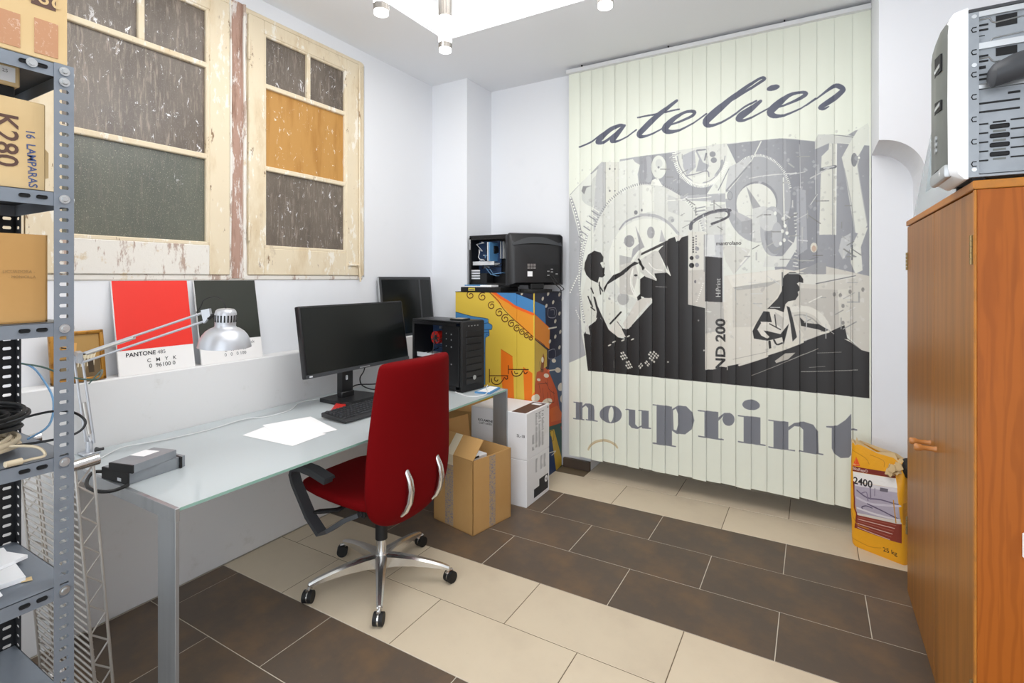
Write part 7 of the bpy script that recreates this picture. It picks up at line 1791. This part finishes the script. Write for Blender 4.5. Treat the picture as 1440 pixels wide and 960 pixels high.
t = carton('brown_carton', 'plain brown cardboard box behind the white cartons under the desk', .28, 2.905, .001, .585, 3.20, .55, 'cardboard')

# ------------------------------------------------------------------ painted cabinet in the corner
CX0, CX1, CY0, CY1, CZ = .225, .91, 3.222, 3.672, 1.357
pc = thing('painted_cabinet', 'cabinet painted with a yellow house, scrolls and a dark dotted sky', 'cabinet', (.5675, 3.45, 0))
org = Vector(pc.location)
SW = CX1 - CX0 + CY1 - CY0
cc = Canvas(SW * 1000, CZ * 1000, 2.0, 'e0c04a'); cc.draw(CABINET_PAINT); cim = cc.image('cabinet_painting')
mc = Mat('cabinet_painting', 'e0c04a', .45, spec=.3); mc.image(cim); mc.bump(mc.noise(60, 4), .1, .001)
q = B(org); q.box(CX0, CY0 + .001, 0, CX1 - .001, CY1, CZ); q.build('carcass', M['matte_black'], pc)
def pface(a, b, s0, s1, z0=.0, z1=CZ):
    f = q.face([(*a, z0), (*b, z0), (*b, z1), (*a, z1)])
    for lp, t_ in zip(f.loops, ((s0 / SW, z0 / CZ), (s1 / SW, z0 / CZ), (s1 / SW, z1 / CZ), (s0 / SW, z1 / CZ))): lp[q.uv].uv = t_
xm_ = .767
q = B(org); pface((CX0, CY0 - .004), (xm_ - .001, CY0 - .004), 0, xm_ - CX0); pface((CX0, CY0), (CX0, CY0 - .004), 0, .001); pface((xm_ - .001, CY0 - .004), (xm_ - .001, CY0), xm_ - CX0, xm_ - CX0); q.build('painted_door', mc, pc)
q = B(org); pface((xm_, CY0 - .002), (CX1, CY0 - .002), xm_ - CX0, CX1 - CX0); pface((CX1, CY0 - .002), (CX1, CY1), CX1 - CX0, SW); q.build('painted_side', mc, pc)
q = B(org); q.box(CX0 - .002, CY0 - .006, CZ, CX1 + .003, CY1, CZ + .004); q.build('top_board', M['matte_black'], pc)
zc = CZ + .0045
fb = thing('flat_player', 'flat black player box with a yellow sticker on the painted cabinet', 'player', (.44, 3.37, zc))
q = B(fb.location); q.box(.262, 3.232, zc, .62, 3.50, zc + .034, .003); q.build('case', M['matte_black'], fb)
q = B(fb.location); q.box(.335, 3.2312, zc + .006, .395, 3.2318, zc + .028); q.build('yellow_sticker', Mat('yellow_sticker', 'd8c64e', .5), fb)
q = B(fb.location); q.box(.343, 3.2308, zc + .010, .388, 3.2313, zc + .018); q.build('sticker_print', M['grey_ink'], fb)
q = B(); q.box(.298, 3.236, zc + .0345, .54, 3.335, zc + .050, .002); bk = tag(q.build('booklet', M['paper']), 'blue and white booklet lying on the flat black player', 'booklet')
q = B(); q.box(.297, 3.235, zc + .042, .44, 3.336, zc + .0515, .001); q.build('blue_cover', M['book_blue'], bk)
t2 = thing('open_computer', 'open computer case showing its boards on the painted cabinet', 'computer', (.635, 3.345, zc + .0345))
W2, H2, D2 = .15, .40, .37
tower_shell(t2, W2, H2, D2, 'black_steel', False); tower_inside(t2, W2, H2, D2, 7, False)
q = B(); q.box(-D2 + .002, -.002, H2 - .11, -D2 + .012, .012, H2 - .03); q.build('grey_label', M['zinc'], t2)
for x in (-.205, -.19):
    q = B(); q.box(x, .004, .20, x + .008, W2 - .03, .345); q.build('memory_stick', M['connector_white' if x < -.2 else 'book_blue'], t2)
q = B()
rr = random.Random(5); pts = [(-D2 + .06 + rr.uniform(-.02, .05), .02 + rr.uniform(0, .04), .34 - k * .012 + rr.uniform(-.03, .02)) for k in range(14)]
q.tube(pts, .004, 6); q.build('ribbon_lead', M['connector_white'], t2, 60)

tv = thing('old_monitor', 'black monitor seen from its ribbed back on top of the painted cabinet', 'monitor', (.79, 3.45, zc), math.atan2(.36, .28))
W3 = .228
q = B()
rg = []
for y_, zt_, zb_, ins in ((.02, .437, .052, 0), (-.012, .44, .05, 0), (-.028, .432, .052, .006), (-.05, .36, .06, .03), (-.058, .345, .07, .05)):
    rg.append([(-W3 + ins, y_, zb_), (W3 - ins, y_, zb_), (W3 - ins, y_, zt_ - .02), (W3 - ins - .02, y_, zt_ - .004), (0, y_, zt_), (-W3 + ins + .02, y_, zt_ - .004), (-W3 + ins, y_, zt_ - .02)])
q.loft(rg); q.build('rear_housing', M['black_plastic'], tv, 35)
q = B(); q.loft([[(-.20 + .4 * s, -.052, .352 + .018 * math.sin(s * math.pi)), (-.20 + .4 * s, -.035, .39 + .02 * math.sin(s * math.pi)), (-.20 + .4 * s, -.040, .362 + .018 * math.sin(s * math.pi)), (-.20 + .4 * s, -.060, .343 + .018 * math.sin(s * math.pi))] for s in np.linspace(0, 1, 11)]); q.build('back_ridge', M['charcoal_plastic'], tv, 50)
q = B(); q.box(-W3 + .012, .0205, .065, W3 - .012, .022, .425); q.build('screen', M['screen_black'], tv)
q = B(); q.box(-.085, -.0595, .115, -.045, -.0582, .152); q.build('white_sticker', M['paper'], tv)
q = B()
for k in range(4):
    for j in range(3): q.box(-.085 + j * .024, -.0593, .172 + k * .010, -.085 + j * .024 + .018, -.0582, .177 + k * .010)
q.build('rating_print', M['zinc'], tv)
q = B(); q.box(.06, -.060, .10, .165, -.0575, .205, .002); pr_ = q.build('port_recess', M['slot_black'], tv)
for x, z in ((.075, .15), (.105, .165), (.105, .145), (.145, .13), (.075, .12)):
    q = B(); q.box(x, -.062, z, x + .018, -.0598, z + .007); q.build('port', M['zinc'], pr_)
q = B(); q.box(-.055, -.05, .02, .055, .0, .10, .006, 2); q.build('stand_neck', M['matte_black'], tv)
q = B(); q.prism([(.13 * math.cos(a), -.02 + .085 * math.sin(a)) for a in np.linspace(0, 6.283, 25)[:-1]], 0.0005, .02); q.build('stand_foot', M['matte_black'], tv)
for k in range(2):
    q = B(); q.cab([(.10 + .02 * k, -.06, .12), (.12 + .03 * k, -.10, .06), (.17 + .03 * k, -.09, .02), (.19, -.05, .006)], .003, 6); q.build('lead', M['cable_black'], tv, 60)

# ------------------------------------------------------------------ wooden cupboard
wc = thing('wooden_cupboard', 'tall orange brown wooden cupboard with two doors and peg knobs', 'cupboard', (3.24, 2.37, 0))
org = Vector(wc.location)
X0, X1, Y0, Y1, ZT = 2.972, 3.50, 1.806, 2.941, 1.722
q = B(org); q.box(X0 + .0042, Y0, .0, X1, Y0 + .02, ZT - .024, .001); q.build('side_panel', M['cupboard_side'], wc)
q = B(org); q.box(X0 + .020, Y1 - .02, .0, X1, Y1, ZT - .024, .001); q.build('side_panel', M['cupboard_side'], wc)
q = B(org); q.box(X0 - .004, Y0 - .003, ZT - .023, X1 + .003, Y1 + .003, ZT, .002); q.build('top_board', M['cupboard_edge'], wc)
q = B(org); q.box(X1 - .012, Y0 + .02, .02, X1, Y1 - .02, ZT - .024); q.build('back_board', M['cupboard_side'], wc)
q = B(org); q.box(X0 + .022, Y0 + .02, .02, X1 - .012, Y1 - .02, .04); q.build('floor_board', M['cupboard_side'], wc)
q = B(org); q.box(X0 + .012, Y0 + .02, 0, X0 + .030, Y1 - .02, .038); q.build('plinth', M['cupboard_edge'], wc)
q = B(org); q.box(X0 - .001, Y0 - .001, .0, X0 + .004, Y0 + .016, ZT - .024, .001); q.build('front_stile', M['cupboard_edge'], wc)
ym = 2.339
for (a, b, ky, kz, kr) in ((Y0 + .018, ym - .0012, 2.302, .866, 'near'), (ym + .0012, Y1 - .002, 2.405, .860, 'far')):
    q = B(org); q.box(X0, a, .042, X0 + .019, b, ZT - .027, .0015); dr = q.build('door', M['cupboard_door'], wc)
    q = B(org); q.lathe([(.011, 0), (.0085, .008), (.0085, .036), (.012, .044), (.0125, .058), (.009, .063), (0, .063)], 16, Matrix.Translation((X0, ky, kz)) @ Matrix.Rotation(R(-90), 4, 'Y')); q.build('knob', M['knob_wood'], dr, 40)
    hy = a + .004 if kr == 'near' else b - .004
    for z in (.30, 1.50):
        q = B(org)
        for k in range(5): q.cyl((X0 - .003, hy, z + k * .016), (X0 - .003, hy, z + k * .016 + .0145), .0042, seg=8)
        q.box(X0 - .0012, hy - .007, z, X0, hy + .007, z + .08); q.build('hinge', M['brass'], dr, 40)
q = B(org); q.box(3.0635, Y0 - .010, .748, 3.13, Y0, .812, .003); q.build('white_hook_plate', M['board_edge'], wc)

# old tower on the cupboard, its side open towards the room
ot = thing('old_tower', 'white and grey computer tower with bare metal side on the wooden cupboard', 'computer', (2.962, 1.822, ZT + .012))
D4, W4, H4 = .42, .214, .452       # local x to the right = towards the rear, y = depth
q = B(); q.box(0, 0, H4 - .010, D4, W4, H4, .002); q.build('top_panel', M['charcoal_plastic'], ot)
q = B(); q.box(0, W4 - .004, 0, D4, W4, H4 - .01); q.box(0, 0, 0, D4, W4, .006); q.box(D4 - .006, 0, 0, D4, W4, H4 - .01); q.box(0, .001, .006, .004, W4 - .004, H4 - .01); q.build('chassis', M['galvanised'], ot)
q = B(); q.box(.004, .001, .006, .022, .004, H4 - .010); fg = q.build('side_flange', M['galvanised'], ot)
for z in (.035, .095, .155, .215, .275, .335, .395):
    q = B(); q.tube([(.017, .0004, z + .006), (.009, .0004, z + .006), (.0065, .0004, z), (.009, .0004, z - .006), (.017, .0004, z - .006)], .0014, 6); q.build('clip_slot', M['slot_black'], fg)
for z in (.02, .30, .43):
    q = B(); q.cyl((.012, -.001, z), (.012, .002, z), .0055, seg=12); q.build('screw', M['zinc'], fg)
def cage(name, z0, z1, x0=.022, x1=.20, y=.012):
    q = B(); q.box(x0, y, z0, x1, y + .002, z1); return q.build(name, M['galvanised'], ot)
def slot(parent, x0, z0, x1, z1, y=.0115, mat='slot_black', bev=.002):
    q = B(); q.box(x0, y - .0006, z0, x1, y + .0004, z1, 0); q.build('slot', M[mat], parent)
c1 = cage('drive_cage', .355, .43); c2 = cage('drive_cage', .245, .345); c3 = cage('drive_cage', .01, .235)
q = B(); q.box(.022, .002, .428, .25, .016, .442); q.box(.022, .004, .342, .25, .016, .358); q.box(.022, .004, .236, .25, .016, .246); q.build('cage_rail', M['zinc'], ot)
slot(c1, .058, .395, .10, .425); slot(c2, .058, .318, .10, .340)
for z in (.405, .392): slot(c1, .023, z, .043, z + .005); slot(c1, .115, z + .006, .16, z + .012)
slot(c1, .023, .378, .036, .380)
for z in (.322, .308, .272, .260): slot(c2, .023, z, .043, z + .005); slot(c2, .12, z + .01, .16, z + .016)
slot(c2, .023, .290, .038, .298)
for z in (.195, .172): slot(c3, .023, z, .105, z + .005)
slot(c3, .082, .214, .106, .220); 
for k in range(5):
    z = .128 - k * .0245
    slot(c3, .023, z + .012, .043, z + .016)
    if k < 4:
        q = B(); q.box(.046, .0095, z - .002, .085, .0125, z + .010, .003, 2); q.build('slot', M['slot_black'], c3)
        slot(c3, .052, z - .011, .078, z - .006, mat='pc_grey')
    slot(c3, .087, z + .016, .13, z + .020)
slot(c3, .052, .142, .078, .146)
for cg, zz in ((c1, .372), (c2, .268)):
    q = B(); q.tube([(.022, .0115, zz - .02), (.045, .0115, zz - .018), (.05, .0112, zz - .006), (.056, .0115, zz - .004), (.12, .0115, zz - .001)], .0022, 6); q.build('pressed_rib', M['zinc'], cg, 60)
    q = B(); q.tube([(.022, .0115, zz + .05), (.045, .0115, zz + .051), (.05, .0112, zz + .04), (.056, .0115, zz + .036), (.12, .0115, zz + .041)], .0022, 6); q.build('pressed_rib', M['zinc'], cg, 60)
q = B(); q.box(.20, .012, .01, .21, W4 - .01, .43); q.build('divider', M['galvanised'], ot)
q = B(); q.cab([(.14, .006, .135), (.125, .002, .118), (.118, .0, .100), (.122, .0, .082), (.140, .0, .055), (.20, .01, .02)], .0045, 8); q.build('grey_lead', M['cable_grey'], ot, 60)
# front moulding: white flank, grey bowed face, silver lip
q = B()
rows = []
for z, xo in ((-.004, -.012), (.012, -.036), (.03, -.040), (.22, -.041), (.40, -.040), (.44, -.037), (.453, -.028), (.457, -.004)):
    rows.append([(0, 0, z), (xo * .6, -.001, z), (xo, .012, z), (xo, W4 - .012, z), (xo * .6, W4, z), (0, W4, z)])
q.loft(rows); fm = q.build('front_moulding', M['pc_white'], ot, 40)
q = B(); rows = []
for k in range(15):
    z = .042 + (.445 - .042) * k / 14; s = k / 14; xo = -.0405 if s < .85 else -.0405 + .010 * ((s - .85) / .15) ** 2
    rows.append([(xo + .004, .012, z), (xo - .003, .020, z), (xo - .010, W4 * .5, z), (xo - .006, W4 - .008, z), (xo + .004, W4, z)])
q.loft(rows); gf = q.build('grey_face', M['pc_grey'], ot, 50)
q = B(); q.box(-.05, .014, .006, -.030, W4 - .006, .044, .008, 2); lip = q.build('silver_lip', M['pc_silver'], ot, 40)
letters('H', .022, (-.0505, .06, .026), (0, -1, 0), (0, 0, 1), M['paper'], lip, .03)
for z0, z1 in ((.315, .375), (.205, .245)):
    q = B(); q.loft([[(-.0505, .05, z0), (-.0505, .13, z0 + .004), (-.0505, .13, z1), (-.0505, .05, z1 - .012)], [(-.043, .05, z0), (-.043, .13, z0 + .004), (-.043, .13, z1), (-.043, .05, z1 - .012)]]); rc = q.build('drive_recess', M['slot_black'], gf)
    q = B(); q.box(-.0515, .06, z0 + .012, -.050, .12, z0 + .024, .002); q.build('drive_flap', M['pc_silver'], rc)
for z in (.135, .118, .10):
    q = B(); q.cyl((-.0535, W4 * .5, z), (-.047, W4 * .5, z), .0085, seg=16); q.build('button', M['pc_silver'], gf, 40)
for y in (.03, W4 - .03):
    for x in (.01, D4 - .04):
        q = B(); q.box(x, y - .012, -.0115, x + .03, y + .012, .002, .002); q.build('foot', M['rubber'], ot)
q = B(); q.loft([[(x, y_, z_) for x, y_, z_ in ring] for ring in [[(2.998, 1.80 + .018 * math.cos(a), 1.990 + .018 * math.sin(a)) for a in np.linspace(0, 6.283, 17)[:-1]], [(3.006, 1.795 + .032 * math.cos(a), 1.990 + .030 * math.sin(a)) for a in np.linspace(0, 6.283, 17)[:-1]]] + [[(x_, 1.79 + .032 * math.cos(a), 2.002 + (x_ - 3.04) * .30 + .034 * math.sin(a)) for a in np.linspace(0, 6.283, 17)[:-1]] for x_ in (3.04, 3.10, 3.18, 3.30)]])
tag(q.build('vacuum_hose', M['hose_black'], None, 50), 'dark grey hose nozzle poking across the bare side of the tower', 'hose')
q = B(); q.loft([[(x, 2.885, ZT + .001), (x, 2.04, ZT + .001), (x, 2.05, 2.03), (x, 2.44, 2.03)] for x in (2.984, 2.990)])
pl = thing('plastic_sleeve', 'clear plastic sleeve standing beside the old tower on the cupboard', 'sleeve', (2.987, 2.45, ZT)); o = q.build('sleeve', M['clear_plastic'], pl); o.location = -Vector(pl.location)
q = B(pl.location); q.prism([(2.58, ZT + .08), (2.20, ZT + .08), (2.20, 1.98), (2.46, 1.98)], 2.9862, 2.9878, 'x'); q.build('paper_insert', Mat('pale_insert', 'c9dbe4', .5), pl)

# ------------------------------------------------------------------ cement bag
bg = thing('mortar_bag', 'yellow paper bag of repair mortar, torn open at the top, under the blind', 'bag', (2.775, 3.393, 0))
ux, uy = Vector((.8735, -.4868, 0)), Vector((.4868, .8735, 0))     # along the printed face, and into the bag
cb = Canvas(330, 580, 1.0, 'e9a521'); 
def shift(data):
    out = []
    for rec in data:
        n = list(rec[4:]); st_ = 2 if rec[0] == 0 else 3
        for i in range(0, len(n), st_): n[i] += 40; n[i + 1] += 15
        out.append(list(rec[:4]) + n)
    return out
cb.draw(shift(BAG_PRINT)); cb.text('SikaRep®', 20, 80, 432, 4, 'f0e4dc', .02); cb.text('2400', 50, 98, 370, 4, '231f20', .02, .95); cb.text('25 kg', 30, 234, 62, 4, '3a2a1c', .015)
cb.text('Sika', 12, 48, 430 + 21, 0, 'f6d0a0', .02)
bim = cb.image('bag_print'); mbg = Mat('bag_print', 'e9a521', .42, spec=.35); mbg.image(bim); mbg.bump(mbg.noise(14, 5, .6), .55, .01)
q = B(); rows = []
Wb, Db = .262, .125
zs = [0, .012, .05, .12, .2, .28, .36, .43, .48, .515]
n = 32
for j, z in enumerate(zs):
    s = z / .515; wv = .5 * math.sin(z * 30); r_ = []
    dd = Db * (1 - .75 * max(0, s - .55) / .45) * (.93 if j == 0 else 1); ww = Wb * (1 - .02 * math.sin(s * 3.1)) * (.97 if j == 0 else 1)
    sk = -.030 * s + .012 * s * s; x_off = -.0 
    for i in range(n):
        a = 2 * math.pi * i / n; c, s_ = math.cos(a), math.sin(a)
        lx = Wb / 2 + ww / 2 * math.copysign(abs(c) ** .32, c) + sk; ly = Db / 2 + dd / 2 * math.copysign(abs(s_) ** .45, s_) + .004 * math.sin(z * 40 + i * .8)
        zz = z + (.030 * (1 - (lx / Wb)) * max(0, s - .6) / .4 - .05 * max(0, lx / Wb - .6) * max(0, s - .7) / .3 if s > .6 else 0) + (.008 * math.sin(i * 2.3) if j == len(zs) - 1 else 0)
        r_.append((lx, ly, zz))
    rows.append(r_)
fv = [[q.v(ux * p_[0] + uy * p_[1] + Vector((0, 0, p_[2]))) for p_ in r_] for r_ in rows]
for j in range(len(rows) - 1):
    for i in range(n):
        k = (i + 1) % n; f = q.bm.faces.new([fv[j][i], fv[j][k], fv[j + 1][k], fv[j + 1][i]])
        quad = [rows[j][i], rows[j][k], rows[j + 1][k], rows[j + 1][i]]
        front = sum(p_[1] for p_ in quad) / 4 < Db * .42
        for lp, p_ in zip(f.loops, quad): lp[q.uv].uv = ((p_[0] + .040) / .330, (p_[2] + .015) / .580) if front else (.02, .05)
q.bm.faces.new(fv[0][::-1])
q.build('bag_body', mbg, bg, 60)
q = B(); top = rows[-1]
rim = [ux * p_[0] + uy * p_[1] + Vector((0, 0, p_[2])) for p_ in top]
rr = random.Random(4)
q.loft([rim, [p_ * 1.0 + Vector((rr.uniform(-.006, .006), rr.uniform(-.004, .004), rr.uniform(.006, .030))) for p_ in rim]], cap=False); q.build('torn_rim', M['pale_cardboard'], bg, 30)
q = B(); c_ = ux * .20 + uy * .05
for k in range(4):
    a = c_ + Vector((rr.uniform(-.03, .01), rr.uniform(-.03, .0), .44 + .012 * k)); q.loft([[a + Vector((.022 * math.cos(t_) * (1 + .5 * math.sin(3 * t_ + k)), .018 * math.sin(t_), .006 * math.sin(5 * t_))) for t_ in np.linspace(0, 6.283, 9)[:-1]], [a + Vector((.014 * math.cos(t_), .012 * math.sin(t_) * (1 + .5 * math.cos(2 * t_)), .03 + .006 * math.sin(3 * t_))) for t_ in np.linspace(0, 6.283, 9)[:-1]]])
q.build('crumpled_lining', M['pale_cardboard'], bg, 30)
letters('SikaRep-2400', .020, ux * .270 + uy * .045 + Vector((0, 0, .36)), (0, 0, -1), uy, M['ink'], bg, .02)
q = B(); q.box(-.0006, -.012, .20, .0006, .012, .245, T=Matrix.Translation(ux * .2615 + uy * .05) @ Matrix.Rotation(math.atan2(ux.y, ux.x), 4, 'Z')); q.build('barcode_label', M['paper'], bg)
q = B(); rg = []
for k in range(9):
    t_ = k / 8; rr_ = .052 * math.sin(math.pi * (.08 + .84 * t_)); rg.append([(3.03 + .012 * math.sin(t_ * 5) + rr_ * math.cos(a) * 1.1, 3.125 + rr_ * math.sin(a), .40 + .12 * t_) for a in np.linspace(0, 6.283, 15)[:-1]])
# dark bundle resting on the bag's far top corner
q = B(); cx_, cz_ = Vector((2.775, 3.393, 0)) + ux * .255 + uy * .075, .44
q.loft([[(cx_.x + r_ * math.cos(a) * (1 + .12 * math.sin(3 * a)), cx_.y + r_ * .8 * math.sin(a), cz_ + h_) for a in np.linspace(0, 6.283, 17)[:-1]] for r_, h_ in ((.012, -.012), (.036, 0), (.046, .025), (.048, .05), (.040, .075), (.022, .09), (.004, .094))])
tag(q.build('black_bundle', M['matte_black'], None, 60), 'small black bundle tucked on top of the yellow mortar bag', 'bundle')
